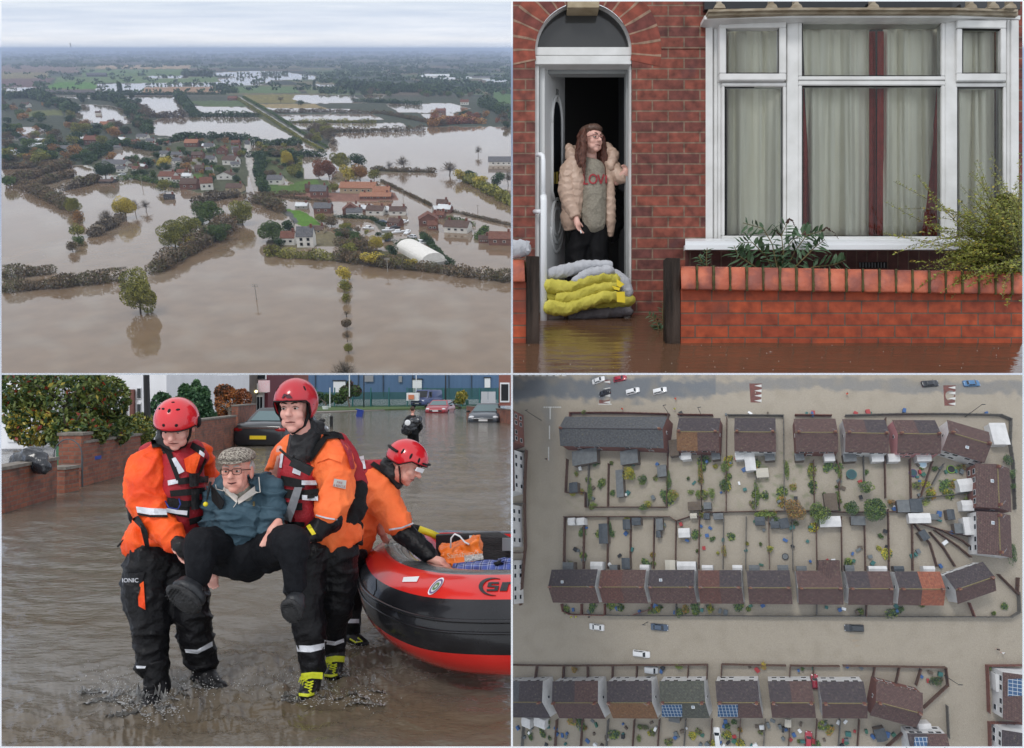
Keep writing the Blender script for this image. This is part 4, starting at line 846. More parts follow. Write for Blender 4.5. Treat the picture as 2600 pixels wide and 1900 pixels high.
bush('hedge_shrub','yellow green privet bush behind the lamp post',[B_(560,270,18,110,80,2),B_(620,240,18.5,70,70,1),B_(480,290,17.5,80,60,1)],6000,.055,HOL,(1,2,1,2,0),gw(560,440),2,cat='shrub')
CON=[mat('conifer_green',(.03,.085,.035),None,1,.6),mat('conifer_green_light',(.075,.16,.06),None,1,.6)]
bush('conifer','bushy green conifer behind the two helmets in the middle of the street',[B_(850,150,27,85,80,2.4),B_(715,150,27,50,70,.9),B_(900,210,27,60,70,1),B_(815,85,27,26,44,.4),B_(865,75,27,24,50,.4),B_(905,95,27,20,40,.3),B_(760,210,27,70,60,.8)],8000,.10,CON,(0,0,1),gw(850,330),3,hollow=.2)
RB=[mat('copper_leaf',(.26,.085,.03),None,1,.6),mat('rust_leaf',(.36,.13,.03),None,1,.6),mat('dark_copper_leaf',(.05,.03,.018),None,1,.6)]
bush('copper_shrub','rust coloured shrub between the conifer and the shop',[B_(1010,130,32,60,70,2),B_(1070,110,32,40,45,.7),B_(990,80,32,45,35,.6),B_(1000,200,32,50,45,.8)],3800,.09,RB,(0,1,0,2),gw(1010,300),4)
t=thing('utility_cabinet','dark green street cabinet by the brick wall','cabinet',gw(988,330));b=MB();b.box(at('BL',988,222,26),(.36,.3,.38));b.build('body',mat('cabinet_green',(.02,.09,.075),None,1,.5),t);b=MB();b.box(at('BL',988,196,26),(.4,.34,.05),taper=.8);b.build('lid',mat('cabinet_green',(.02,.09,.075)),t);b=MB();b.box(at('BL',988,290,26),(.3,.25,.75));b.build('post',BARK,t)
t=thing('grit_bin','yellow grit bin in front of the shop','bin',gw(1140,262));b=MB();b.box(at('BL',1140,215,36),(.32,.3,.75),taper=.9);b.build('body',mat('grit_yellow',(.62,.34,.02),None,1,.5),t);b=MB();b.ell(at('BL',1140,180,36),(.16,.15,.1));b.build('lid',mat('grit_yellow',(.62,.34,.02)),t,smooth=True)
WREN=mat('white_render',(.80,.81,.84),(.74,.75,.78),1.5,.8,.1,20)
def fac(name,m,t,x0,y0,x1,y1,d,dep=.3,p='BL'):
 b=MB();b.prism([at(p,x0,y0,d),at(p,x1,y0,d),at(p,x1,y1,d),at(p,x0,y1,d)],CF*dep);return b.build(name,m,t)
def win(t,x0,y0,x1,y1,d,n=1,gm=None,p='BL'):
 k=d*.0006
 f=fac('window',UP,t,x0,y0,x1,y1,d-.05,.045,p);w=(x1-x0)/n
 for i in range(n):fac('pane',gm or GLASSD,f,x0+w*(i+.12),y0+(y1-y0)*.08,x0+w*(i+.88),y0+(y1-y0)*.92,d-.08,.02,p)
t=thing('white_house','white rendered house behind the holly at the left edge','house',at('BL',60,330,24));fac('wall',WREN,t,-60,-60,140,330,24,3);win(t,30,110,100,300,24)
t=thing('white_house','white house with tall narrow windows behind the lamp post','house',at('BL',620,260,34));fac('wall',WREN,t,440,-60,735,260,34,6);fac('downpipe',mat('brown_downpipe',(.16,.06,.045),None,1,.5),t,572,68,590,240,33.8,.15);win(t,498,40,520,240,34);win(t,536,80,560,240,34);win(t,603,60,622,110,34);win(t,603,125,622,230,34)
t=thing('shop','shop with white fascia and blue boarding above the conifer','shop',at('BL',850,250,42));fac('wall',WREN,t,737,-60,935,250,42,6);fac('blue_boarding',mat('blue_boarding',(.03,.25,.48),(.05,.32,.55),2,.5,stretch=(6,1,.3)),t,741,12,914,100,41.8,.1);fac('fascia',UP,t,737,-20,1048,6,41.6,.15);fac('corner_post',PLASTIC,t,925,8,943,90,41.7,.15)
t=thing('shop','brown fronted unit right of the blue boarding','shop',at('BL',1000,240,46));fac('wall',mat('brown_cladding',(.10,.085,.075),(.14,.12,.1),2,.7),t,936,-60,1046,240,46,6)
t=thing('takeaway','maroon takeaway with a long white fascia, pink sign and lit lamp','shop',at('BL',1110,240,50));fac('wall',mat('maroon_paint',(.13,.02,.03),None,1,.6),t,1047,-60,1183,240,50,6);fac('fascia',UP,t,1042,42,1175,82,49.6,.2);fac('shopfront',mat('shopfront_grey',(.5,.52,.54),None,1,.5),t,1068,84,1165,180,49.8,.1);win(t,1088,0,1176,24,49.8,2);win(t,1060,95,1090,200,49.6);win(t,1120,95,1160,170,49.6,3)
sg=fac('sign',mat('pink_sign',(.75,.42,.45),(.8,.7,.7),30,.5),t,1140,28,1190,80,49.0,.1)
b=MB();b.ell(at('BL',1131,77,49.2),.09);lm=bpy.data.materials.new('warm_lamp');lm.use_nodes=True;lm.node_tree.nodes['Principled BSDF'].inputs['Emission Color'].default_value=(1,.85,.4,1);lm.node_tree.nodes['Principled BSDF'].inputs['Emission Strength'].default_value=3;b.build('lamp',lm,t,smooth=True)
t=thing('brick_building','dark brick building on the corner behind the older rescuer','building',at('BL',1230,200,56));fac('wall',mat('dark_brick',(.09,.06,.06),(.12,.08,.075),3,.8),t,1184,-60,1245,200,56,6);fac('door',mat('maroon_paint',(.13,.02,.03)),t,1196,50,1222,170,55.9,.08);fac('brick_bay',mat('red_brick_far',(.22,.08,.06),None,1,.8),t,1246,-60,1281,190,55.5,5)
BLU=mat('blue_steel_cladding',(.065,.13,.24),(.075,.145,.26),.3,.5,.25,2,stretch=(6,1,.05))
t=thing('warehouse','long blue clad warehouse with white roller doors across the end of the street','warehouse',at('BL',1750,130,125))
fac('wall',BLU,t,1240,-90,2420,112,125,30)
for x in(1390,1580,1690,1820,1980,2080):fac('cladding_joint',mat('dark_joint',(.03,.05,.08),None,1,.6),t,x,-90,x+4,100,124.8,.15)
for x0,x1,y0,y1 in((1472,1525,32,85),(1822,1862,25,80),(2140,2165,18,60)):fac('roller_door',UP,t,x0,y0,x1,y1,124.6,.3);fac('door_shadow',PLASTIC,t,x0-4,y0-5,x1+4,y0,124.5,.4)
fac('vent_grille',mat('grey_louvre',(.25,.26,.28),None,1,.6),t,1610,6,1648,34,124.7,.2);fac('vent_grille',mat('grey_louvre',(.25,.26,.28)),t,1760,8,1775,36,124.7,.2)
t=thing('green_fence','tall green mesh fence in front of the blue warehouse','fence',at('BL',1750,150,112))
gf=mat('green_mesh',(.012,.075,.065),(.02,.10,.085),1,.7,stretch=(8,1,1));b=MB()
for k in range(190):x=1390+k*4.4;b.prism([at('BL',x,62+18*(x<1800),112),at('BL',x+3.1,62+18*(x<1800),112),at('BL',x+3.1,150,112),at('BL',x,150,112)],CF*.05)
b.build('panel',gf,t)
for x in range(1395,2200,80):fac('post',mat('teal_post',(.02,.13,.13),None,1,.5),t,x,60,x+5,152,111.8,.15)
b=MB();b.prism([gw(1385,166),gw(2120,150),gw(2200,143),gw(2200,136),gw(1385,146)],V((0,0,.12)));tag(b.build('grass_verge',mat('verge_grass',(.05,.09,.02),(.07,.12,.03),2,.9,.5,20)),'strip of grass',kind='structure')
b=MB();b.prism([gw(1400,172),gw(1700,160),gw(1640,152),gw(1380,164)],V((0,0,.06)));tag(b.build('kerb',COPE),'kerb edge',kind='structure')
bush('verge_shrub','green shrub with a purple side against the warehouse',[B_(1530,80,105,30,30,1),B_(1570,75,105,25,24,1),B_(1545,50,105,14,22,.4)],1500,.3,[mat('verge_leaf',(.06,.11,.02),None,1,.6),mat('purple_leaf',(.07,.025,.035),None,1,.6)],(0,1,0),gw(1545,152),8,cat='shrub')
bush('verge_hedge','clipped green hedge left of the roller door',[B_(1410,105,108,24,24,1),B_(1450,110,108,24,22,1),B_(1500,108,108,30,24,1)],1500,.3,[mat('verge_leaf',(.06,.11,.02)),CON[0]],(0,1),gw(1440,152),9,cat='shrub')
for x,y0,y1,w,lb in((1457,60,150,5,'short pale post by the hedge'),(1543,-60,100,5,'tall white flagpole at the warehouse'),(1607,-60,152,5,'dark lamp column left of centre in front of the warehouse'),(1838,-60,100,4,'slim white pole beside the van'),(1968,-60,135,6,'dark lamp column behind the red hatchback')):
 b=MB();d=104;b.cyl(at('BL',x,y1,d),at('BL',x,y0,d),w*d/FZ/2,n=8);tag(b.build('lamp_column' if 'lamp' in lb else 'pole',PLASTIC if 'dark' in lb else UP),lb,'lamp column' if 'lamp' in lb else 'pole')
for x,y0,y1,lb in((1463,188,232,'black bollard nearest, in open water beside the older rescuer'),(2006,122,140,'bollard right of the red hatchback'),(2036,118,142,'thicker bollard by the garden wall'),(2062,120,138,'bollard left of the grey hatchback')):
 p=gw(x,y1);t=thing('bollard',lb,'bollard',p);D=p.y;b=MB();h=(y1-y0)*D/FZ;b.tube([p-V((0,0,.1)),p+V((0,0,h*.9))],[.06*D/40+.03]*2,10);b.build('post',PLASTIC,t);b=MB();b.ell(p+V((0,0,h*.92)),.075*D/40+.03);b.build('cap',PLASTIC,t,smooth=True)
t=thing('floating_bin','blue plastic bin afloat in the middle of the street','bin',gw(1590,188));p=gw(1590,188);b=MB();b.box(p+V((0,0,.26)),(.5,.45,.6),Matrix.Rotation(.2,3,'Y'));b.build('tub',mat('blue_bin_plastic',(.02,.05,.30)),t);b=MB();b.box(p+V((-.05,0,.57)),(.58,.5,.06),Matrix.Rotation(.2,3,'Y'));b.build('rim',mat('blue_bin_plastic',(.02,.05,.30)),t)
t=thing('planter','small white tub on the verge','planter',gw(1430,160));b=MB();b.tube([gw(1437,160),gw(1437,160)+V((0,0,.5))],[.3,.42],12);b.build('tub',UP,t)
for k,(pm,x,y,yaw,L,W_,kd,lb,dz)in enumerate(((paint('black_saloon',(.02,.022,.026)),1262,300,84,4.3,1.7,'saloon','black car half submerged behind the old man, yellow rear plate showing',-.32),(paint('red',(.30,.02,.03)),1945,170,-96,4.6,2.1,'hatch','small red hatchback stranded far down the street',-.35),(paint('slate',(.035,.045,.06)),2160,208,-97,4.6,2.05,'hatch','dark grey hatchback facing the camera near the right edge',-.42))):
 p=gw(x,y);M=Matrix.Translation(p+V((0,0,dz)))@Matrix.Rotation(R_(yaw),4,'Z')@Matrix.Scale(1.12,4);t=thing('parked_car',lb,'car',M,'cars stranded in the street');make_car(t,pm,L,W_,kd,glass=mat('pale_car_glass',(.10,.16,.17),None,1,.1,spec=.8))
p=gw(1885,152);t=thing('parked_van','dark blue van parked in front of the green fence','van',Matrix.Translation(p+V((0,0,.1)))@Matrix.Rotation(R_(-112),4,'Z')@Matrix.Scale(1.15,4));make_car(t,paint('navy',(.03,.05,.16)),4.8,2.0,'van')
t=thing('skip_trailer','white trailer board with an orange panel beside the van','trailer',at('BL',1820,120,100));fac('body',UP,t,1795,84,1848,118,100,1.5);fac('orange_panel',mat('orange_panel',(.6,.2,.1),None,1,.5),t,1803,92,1828,112,99.8,.15)
t=thing('brick_house','red brick house with white bay window at the far right of the street','house',at('BL',2240,140,48));fac('wall',mat('red_brick_far',(.22,.08,.06)),t,2203,-60,2420,140,48,6);win(t,2208,38,2250,125,48);win(t,2256,38,2300,125,48)
t=thing('garden_wall','low brick wall behind the grey hatchback','wall',at('BL',2180,170,52));wallrun(t,'wall',gw(2060,188),gw(2420,250),.85)
t=thing('white_gate','pale double gate between the warehouse and the brick house','gate',at('BL',2155,130,60));fac('leaf',mat('pale_gate',(.45,.47,.5),None,1,.5),t,2125,78,2154,132,60,.1);fac('leaf',mat('pale_gate',(.45,.47,.5)),t,2156,78,2188,132,60,.1)
bush('front_garden_shrub','small yellowish shrub by the far garden wall',[B_(2040,95,70,26,20,1),B_(2030,118,70,22,14,1)],600,.2,HOL,(1,2),gw(2040,150),12,cat='shrub')
def wader():
 d=26.8;t=thing('person','distant man in black wading away with a full black sack over one shoulder','person',gw(1825,312))
 HM=headframe(P(1822,160,d),V((.1,1,-.1)));b=MB();head_shape(b,HM,1.0);ch(b,[(1822,180,d,8),(1822,200,d,12),(1822,250,d,16)]);ch(b,[(1812,255,d,9),(1812,318,d,6)]);ch(b,[(1836,255,d,9),(1840,318,d,6)]);ch(b,[(1805,195,d,8),(1786,225,d,6),(1790,250,d,5)])
 finish_mesh(b.build('body',SKINR,t),.02,1);b=MB();b.ell(HM@V((0,-.02,.05)),(.085,.1,.085),None,12,8);b.build('hair',BROW,t,smooth=True)
 b=MB();ch(b,[(1808,196,d,15),(1840,200,d,15)]);ch(b,[(1824,205,d,26),(1824,260,d,24)]);ch(b,[(1802,200,d,12),(1785,230,d,10),(1792,258,d,9)]);ch(b,[(1846,204,d,12),(1858,232,d,10),(1850,250,d,9)]);finish_mesh(b.build('coat',STRAP,t),.03,2,.02,5)
 b=MB();ch(b,[(1812,258,d,14),(1810,320,d,10)]);ch(b,[(1836,258,d,14),(1842,320,d,10)]);finish_mesh(b.build('trousers',BLACKF,t),.03,1)
 t2=thing('black_sack','bulging black sack carried by the distant wading man','sack',P(1810,245,d-.3));b=MB();ch(b,[(1845,205,d-.25,20),(1815,230,d-.32,26),(1792,252,d-.3,18)]);finish_mesh(b.build('sack',mat('black_sheet',(.012,.013,.017)),t2),.03,2,.04,4)
 b=MB();b.ell(P(1800,215,d-.7),(.1,.02,.1));b.build('label',WHITEP,t2)
wader()
PANEL[0]='TR'
def T(x,y,d):return at('TR',x,y,d)
DW=6.2;DG=5.2;PXM=FZ/DW
def Q(name,m,t,pts,dep,uv=None,smooth=False):
 b=MB();b.prism([T(*p)for p in pts],CF*dep);return b.build(name,m,t,uvf=uv,smooth=smooth)
def rect(name,m,t,x0,y0,x1,y1,d,dep=.05,bev=0,uv=None):
 o=Q(name,m,t,[(x0,y0,d),(x1,y0,d),(x1,y1,d),(x0,y1,d)],dep,uv)
 if bev:md=o.modifiers.new('b','BEVEL');md.width=bev;md.segments=2;finish_mesh(o);o.data.polygons.foreach_set('use_smooth',[False]*len(o.data.polygons))
 return o
def uvw(d):
 def f(p,n):
  q=p-CAMP;s_=q.dot(CF);x=q.dot(CR);z=q.dot(CU)
  return(x+10,z+10)if abs(n.dot(CF))>.5 else((s_,z+10)if abs(n.dot(CR))>.5 else(x,s_))
 return f
WM=DW/FZ
HB=brick_mat('house_brick',(.235,.062,.04),(.12,.04,.036),(.21,.135,.095),140*WM,46.7*WM,.085,dirt=((.07,.035,.04),3.2,.60),noise_amt=.55,r=.6,bump=.6,bias=-.15,spec=.3)
RB_=brick_mat('arch_brick',(.27,.062,.036),(.14,.038,.033),(.30,.19,.13),.6,.0854,.10,off=.5,noise_amt=.5,r=.6,spec=.3,dirt=((.07,.035,.04),3.2,.62))
SB=brick_mat('soldier_brick',(.13,.04,.035),(.10,.035,.03),(.17,.10,.07),46*WM,.3,.02,off=0,noise_amt=.4,r=.6)
uvW=uvw(DW)
t=thing('brick_house','dark red brick terrace house front around the arched door and the bay window','house',Matrix.Translation(T(600,1390,DW)))
b=MB()
def quad(a,c,e,f):b.prism([T(*a,DW),T(*c,DW),T(*e,DW),T(*f,DW)],CF*.28)
quad((-40,222),(102,222),(102,1480),(-40,1480));quad((530,215),(862,215),(862,1480),(530,1480));b2=MB();b2.prism([T(2228,-30,DW),T(2420,-30,DW),T(2420,1480,DW),T(2228,1480,DW)],CF*.28);b2.build('side_wall',HB,t,uvf=uvW)
NA=28;CX,CY,R0,R1=315,222,213,345
for i in range(NA):
 a0=pi*i/NA;a1=pi*(i+1)/NA
 def o_(a):
  x=CX-900*cos(a);y=CY-900*sin(a)
  k=1e9
  if cos(a)>1e-6:k=min(k,(CX+40)/cos(a))
  if cos(a)<-1e-6:k=min(k,(862-CX)/-cos(a))
  if sin(a)>1e-6:k=min(k,(CY+130)/sin(a))
  k=max(k,R1+1);return(CX-k*cos(a),CY-k*sin(a))
 p0=(CX-R1*cos(a0),CY-R1*sin(a0));p1=(CX-R1*cos(a1),CY-R1*sin(a1));quad(p0,o_(a0),o_(a1),p1)
b.build('wall',HB,t,uvf=uvW)
b=MB();ring=[]
for i in range(NA+1):
 a=R_(-12)+(pi+R_(24))*i/NA
 for r in(R0,R1):ring.append((CX-r*cos(a),CY-r*sin(a)if 0<=a<=pi else CY+(abs(sin(a))*r),a,r))
vs=[T(x,y,DW-.004)for x,y,a,r in ring]+[T(x,y,DW+.27)for x,y,a,r in ring];n2=len(ring);fs=[]
for i in range(NA):k=2*i;fs+=[(k,k+1,k+3,k+2),(k+n2,k+2+n2,k+2,k),(k+1,k+1+n2,k+3+n2,k+3)]
b.add(vs,fs);o=b.build('arch',RB_,t);ul=o.data.uv_layers.new(name='uv')
for lp in o.data.loops:x,y,a,r=ring[lp.vertex_index%n2];dd=(0 if lp.vertex_index<n2 else .27);ul.data[lp.index].uv=((r-R0)*WM+.03+dd,a/R_(11.5)*.0854)
quad_=rect('plinth_wall',SB,t,765,1098,2228,1480,DW,.28,uv=uvW)
rect('keystone',mat('cream_stone',(.42,.35,.24),(.30,.24,.15),8,.8,.4,30),t,246,-40,386,34,DW-.05,.2,.006)
ab=rect('air_brick',PLASTIC,t,1533,1158,1656,1184,DW-.006,.02)
for k in range(9):rect('grille_bar',mat('grey_louvre',(.12,.12,.12),None,1,.6),ab,1536+k*13.4,1160,1539+k*13.4,1182,DW-.012,.008)
def glass(name,tint,gl=.9,base=.06):
 m=bpy.data.materials.new(name);m.use_nodes=True;q=m.node_tree;q.nodes.clear();o=q.nodes.new('ShaderNodeOutputMaterial');a=q.nodes.new('ShaderNodeBsdfTransparent');a.inputs[0].default_value=(*tint,1)
 g=q.nodes.new('ShaderNodeBsdfGlossy');g.inputs['Roughness'].default_value=.02;f=q.nodes.new('ShaderNodeFresnel');f.inputs[0].default_value=1.5;x=q.nodes.new('ShaderNodeMixShader');ad=q.nodes.new('ShaderNodeMath');ad.inputs[1].default_value=base
 nz=q.nodes.new('ShaderNodeTexNoise');nz.inputs['Scale'].default_value=3;bp=q.nodes.new('ShaderNodeBump');bp.inputs['Strength'].default_value=.15;bp.inputs['Distance'].default_value=.02;q.links.new(nz.outputs[0],bp.inputs['Height']);q.links.new(bp.outputs[0],g.inputs['Normal'])
 q.links.new(f.outputs[0],ad.inputs[0]);q.links.new(ad.outputs[0],x.inputs[0]);q.links.new(a.outputs[0],x.inputs[1]);q.links.new(g.outputs[0],x.inputs[2]);q.links.new(x.outputs[0],o.inputs[0]);return m
PGL=glass('window_pane_glass',(.92,.95,.93),base=.0)
UPD=mat('weathered_white_upvc',(.66,.66,.65),(.56,.56,.545),6,.35,.05,30);UPG=mat('shaded_door_frame',(.30,.31,.31),None,1,.4)  # grey of the inner frame paints in the shade of the door recess
DARKH=mat('indoor_shade_wall',(.012,.011,.010),None,1,.8)  # near-black colour stands in for the gloom indoors
b=MB();n_=28
def half(r,d):return[T(CX-r*cos(pi*i/n_),CY-r*sin(pi*i/n_)*.985,d)for i in range(n_+1)]
A=half(213,DW+.06);Bq=half(203,DW+.06);off=CF*.06
for i in range(n_):b.prism([A[i],A[i+1],Bq[i+1],Bq[i]],off)
b.build('fanlight_frame',UPD,t)
b=MB();b.prism(half(204,DW+.09),CF*.01);b.build('fanlight_glass',mat('smoked_glass',(.035,.036,.036),(.045,.046,.046),1.5,.12,spec=.6),t)
rect('door_head',UPD,t,100,208,528,244,DW+.03,.1,.004);rect('door_head',UPD,t,100,246,528,284,DW+.01,.12,.004)
fr=rect('door_frame',UPD,t,100,284,119,1400,DW+.04,.1,.004);rect('door_frame',UPD,t,519,284,529,1400,DW+.04,.1,.004)
rect('inner_jamb',UPG,t,503,292,519,1400,DW+.15,.1);rect('inner_head',UPG,t,119,284,519,326,DW+.17,.08);rect('inner_jamb',UPG,t,208,326,219,1400,DW+.62,.05)
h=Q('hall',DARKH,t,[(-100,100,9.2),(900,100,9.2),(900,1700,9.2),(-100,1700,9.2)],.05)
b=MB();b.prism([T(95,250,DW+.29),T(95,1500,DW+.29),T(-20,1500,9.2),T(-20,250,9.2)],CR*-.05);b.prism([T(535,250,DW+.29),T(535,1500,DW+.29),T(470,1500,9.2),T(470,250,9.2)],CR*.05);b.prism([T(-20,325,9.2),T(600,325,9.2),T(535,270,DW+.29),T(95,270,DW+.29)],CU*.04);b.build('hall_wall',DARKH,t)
dt=thing('front_door','white panelled front door numbered 13, standing open into the hall','door',Matrix.Translation(T(125,1390,DW+.1)))
HX=T(121,800,DW+.1);EX=T(212,800,DW+.66);du=(EX-HX);DLn=du.length;du.normalize();dn=du.cross(CU).normalized()*-1
if dn.dot(CF)>0:dn=-dn
y0d=292
def L(u,y,off=0):
 """point on the leaf: u across, y height as seen at the hinge"""
 z=(HX-T(121,y,DW+.1)).dot(CU);return HX+du*(u*DLn)-CU*z+dn*off
def leaf(name,m,pts,off,dep):b=MB();b.prism([L(u,y,off+dep)for u,y in pts],dn*-dep);return b.build(name,m,dt)
leaf('leaf',mat('white_door_skin',(.58,.59,.59),None,1,.35),[(0,300),(1,300),(1,1420),(0,1420)],0,.045)
gl=leaf('glass_insert',GLASSD,[(.34+.22*(1-cos(a))if 0 else .57-.21*cos(a),540-105*sin(a))for a in[pi*i/10 for i in range(11)]]+[(.78,840),(.70,900),(.44,900),(.36,840)],.045,.006)
def ringd(name,pts,r,m=None):b=MB();b.tube([L(u,y,.05)for u,y in pts],r,6);return b.build(name,m or mat('white_door_skin',(.58,.59,.59)),dt,smooth=True)
ringd('moulding',[(.57-.25*cos(a),540-130*sin(a))for a in[pi*i/12 for i in range(13)]]+[(.82,850),(.57,930),(.32,850),(.32,540)],.014)
ringd('moulding',[(.57+.27*cos(a),985+100*sin(a))for a in[2*pi*i/20 for i in range(21)]],.016);ringd('moulding',[(.57+.18*cos(a),985+68*sin(a))for a in[2*pi*i/20 for i in range(21)]],.012)
ringd('moulding',[(.57+.3*cos(a),1010+120*sin(a))for a in[pi*i/14 for i in range(15)]],.012)
leaf('letter_plate',mat('brass',(.55,.42,.08),None,1,.3,metal=.6),[(.5,760),(.62,760),(.62,815),(.5,815)],.056,.01)
M=Matrix((du,CU,dn)).transposed().to_4x4();M.translation=L(.57,395,.052);text_mesh('13',.085,'house_number',STRAP,dt,M)
b=MB();b.tube([T(112,684,6.15),T(128,683,6.1),T(137,690,6.06),T(139,710,6.05),T(139,880,6.03)],.018,12);t2=thing('handrail','white tubular handrail in front of the open door','handrail',Matrix.Translation(T(138,1400,6.0)));b.build('rail',UP,t2,smooth=True)
b=MB();b.tube([T(139,865,6.02),T(141,890,6.01),T(140,1430,5.98)],.026,12);b.build('post',UP,t2,smooth=True);b=MB();b.tube([T(100,935,6.2),T(135,935,6.02)],.018,8);b.build('bracket',UP,t2,smooth=True)
b=MB();b.ell(T(222,597,6.9),(.02,.02,.045));tag(b.build('door_chain_box',UP),'small white door latch box at the edge of the hall','latch')
bw=thing('bay_window','wide white framed bay window with drawn grey and maroon curtains','window',Matrix.Translation(T(1550,1100,5.9)))
def db(x):return 5.9 if 1240<=x<=1940 else(5.9+.3*(1240-x)/385 if x<1240 else 5.9+.12*(x-1940)/300)
def bar(nm,x0,y0,x1,y1,y0b=None,y1b=None,off=0,dep=.07,bev=.006,par=None,m=None):
 y0b=y0 if y0b is None else y0b;y1b=y1 if y1b is None else y1b
 o=Q(nm,m or UPD,par or bw,[(x0,y0,db(x0)-off),(x1,y0b,db(x1)-off),(x1,y1b,db(x1)-off),(x0,y1,db(x0)-off)],dep)
 md=o.modifiers.new('b','BEVEL');md.width=bev;md.segments=1;finish_mesh(o);o.data.polygons.foreach_set('use_smooth',[False]*len(o.data.polygons));return o
bar('jamb',852,80,888,1062,dep=.1);bar('jamb',890,84,908,1062,dep=.1,off=-.02);bar('jamb',910,86,924,1060,off=-.01);bar('jamb',2205,88,2240,1080,dep=.2);bar('jamb',2186,86,2203,1062,dep=.1,off=-.02)
bar('mullion',1215,78,1266,1050,dep=.12,off=.012);bar('mullion',1914,78,1964,1050,dep=.12,off=.012)
bar('head',908,92,1215,78,76,88,off=0);bar('head',1266,74,1914,80);bar('head',1964,78,2186,90,86,98)
def casement(x0,y0,x1,y1,w,dy=0,off=.03,wl=None,wt=None):
 wt=wt or w
 f=bar('window_frame',x0,y0+dy,x1,y0+wt+dy*.6,y0,y0+wt,off=off);bar('rail',x0,y1-wt,x1,y1,off=off,par=f);bar('stile',x0,y0+wt,x0+w,y1-wt,off=off,par=f);bar('stile',x1-w,y0+wt,x1,y1-wt,off=off,par=f)
 X0,X1,Y0,Y1=x0+w,x1-w,y0+wt,y1-wt
 k=MB();k.add([T(X0-3,Y0-3,db(X0)+.01),T(X1+3,Y0-3,db(X1)+.01),T(X1+3,Y1+3,db(X1)+.01),T(X0-3,Y1+3,db(X0)+.01)],[(0,3,2,1)]);k.build('pane',PGL,f)
 bar('gasket',X0-5,Y0-5,X1+5,Y0+3,off=off-.012,bev=.001,dep=.03,par=f,m=STRAP);bar('gasket',X0-5,Y1-3,X1+5,Y1+5,off=off-.012,bev=.001,dep=.03,par=f,m=STRAP);bar('gasket',X0-5,Y0,X0+3,Y1,off=off-.012,bev=.001,dep=.03,par=f,m=STRAP);bar('gasket',X1-3,Y0,X1+5,Y1,off=off-.012,bev=.001,dep=.03,par=f,m=STRAP)
casement(916,90,1212,355,31,6,.04);casement(926,364,1212,1058,14,0,.012,wt=17);casement(1266,82,1914,354,16,0,.014,wt=18);casement(1266,357,1914,1064,16,0,.014,wt=20);casement(1966,92,2184,358,24,-6,.04,wt=34);casement(1956,366,2184,1062,12,0,.012,wt=17)
for nm,y0,y1,dd in(('sill_nose',1078,1102,0),('sill',1062,1078,.0)):
 b=MB();L_=[(765,5.98),(1230,5.72),(1950,5.72),(2300,5.98)]
 if nm=='sill':
  b.add([T(x,1066,d)for x,d in L_]+[T(x,1062-8,db(min(max(x,852),2240))+.02)for x,d in L_]+[T(x,1082,d)for x,d in L_]+[T(x,1082,d+.2)for x,d in L_],[(i,i+1,i+5,i+4)for i in range(3)]+[(i+8,i+9,i+1,i)for i in range(3)]+[(i+12,i+13,i+9,i+8)for i in range(3)]+[(0,4,12,8)])
 else:
  for i in range(3):b.prism([T(L_[i][0],1082,L_[i][1]-.01),T(L_[i+1][0],1082,L_[i+1][1]-.01),T(L_[i+1][0],1103,L_[i+1][1]-.01),T(L_[i][0],1103,L_[i][1]-.01)],CF*.05)
 b.build(nm,UP,bw)
corn=mat('stained_cream_paint',(.36,.31,.23),(.20,.155,.10),7,.7,.3,30,stretch=(1,1,4));dkg=mat('leaded_dark_glass',(.012,.014,.016),None,1,.12,spec=.6)
for nm_,y0,y1,of,m in(('fascia',62,78,.10,UPD),('cornice',46,62,.13,corn),('cornice',34,44,.16,corn),('top_light',-30,34,.02,dkg)):
 b=MB();xs=[(850,6.17),(1235,5.9),(1945,5.9),(2245,6.17)]if nm_!='cornice' else[(868,6.14),(1240,5.9),(1940,5.9),(2235,6.14)]
 for i in range(3):
  s0=8*(i==0);s1=8*(i==2);b.prism([T(xs[i][0],y0+s0,xs[i][1]-of),T(xs[i+1][0],y0+s1,xs[i+1][1]-of),T(xs[i+1][0],y1+s1,xs[i+1][1]-of),T(xs[i][0],y1+s0,xs[i][1]-of)],CF*(of+.1))
 b.build(nm_,m,bw)
for x in(918,1148,1258,1598,2030,2128,2205):
 b=MB();d=db(x)-.1;b.prism([T(x-26,36,d),T(x+26,36,d),T(x+20,22,d),T(x+8,14,d),T(x+8,-20,d),T(x-8,-20,d),T(x-8,14,d),T(x-20,22,d)],CF*.06);b.build('bracket',corn,bw)
CRM=mat('grey_cream_curtain',(.80,.76,.64),(.86,.83,.72),5,.9,.2,120,stretch=(3,1,.4));MAR=mat('maroon_curtain',(.38,.055,.045),(.27,.04,.035),14,.85,.4,20)
def curtain(name,lab,xa,xb,y0,y1,m,fn,seed,dd=.17,amp=.045,edge=None):
 """fn(v) -> (left x, right x) at height v"""
 b=MB();NU,NV=max(14,int((xb-xa)/7)),14
 for j in range(NV+1):
  v=j/NV;l,r=fn(v)
  for i in range(NU+1):
   u=i/NU;x=l+(r-l)*u;fold=1.6*noise.noise(V((x/42+.8*v*noise.noise(V((x/90,0,seed))),v*.5,seed)))+.5*noise.noise(V((x/15,v*.8,seed+5)))
   b.v.append(T(x,y0+(y1-y0)*v,db(min(max(x,860),2230))+dd+amp*fold*1.8))
 for j in range(NV):
  for i in range(NU):k=j*(NU+1)+i;b.f.append((k,k+1,k+NU+2,k+NU+1));b.m.append(0)
 o=b.build('curtain',m,smooth=True);md=o.modifiers.new('s','SOLIDIFY');md.thickness=.004;finish_mesh(o);return tag(o,lab,'curtain','curtains behind the bay window')
curtain('c','grey curtain behind the left side light of the bay',940,1210,90,1060,CRM,lambda v:(950+0*v,1212),1,amp=.06)
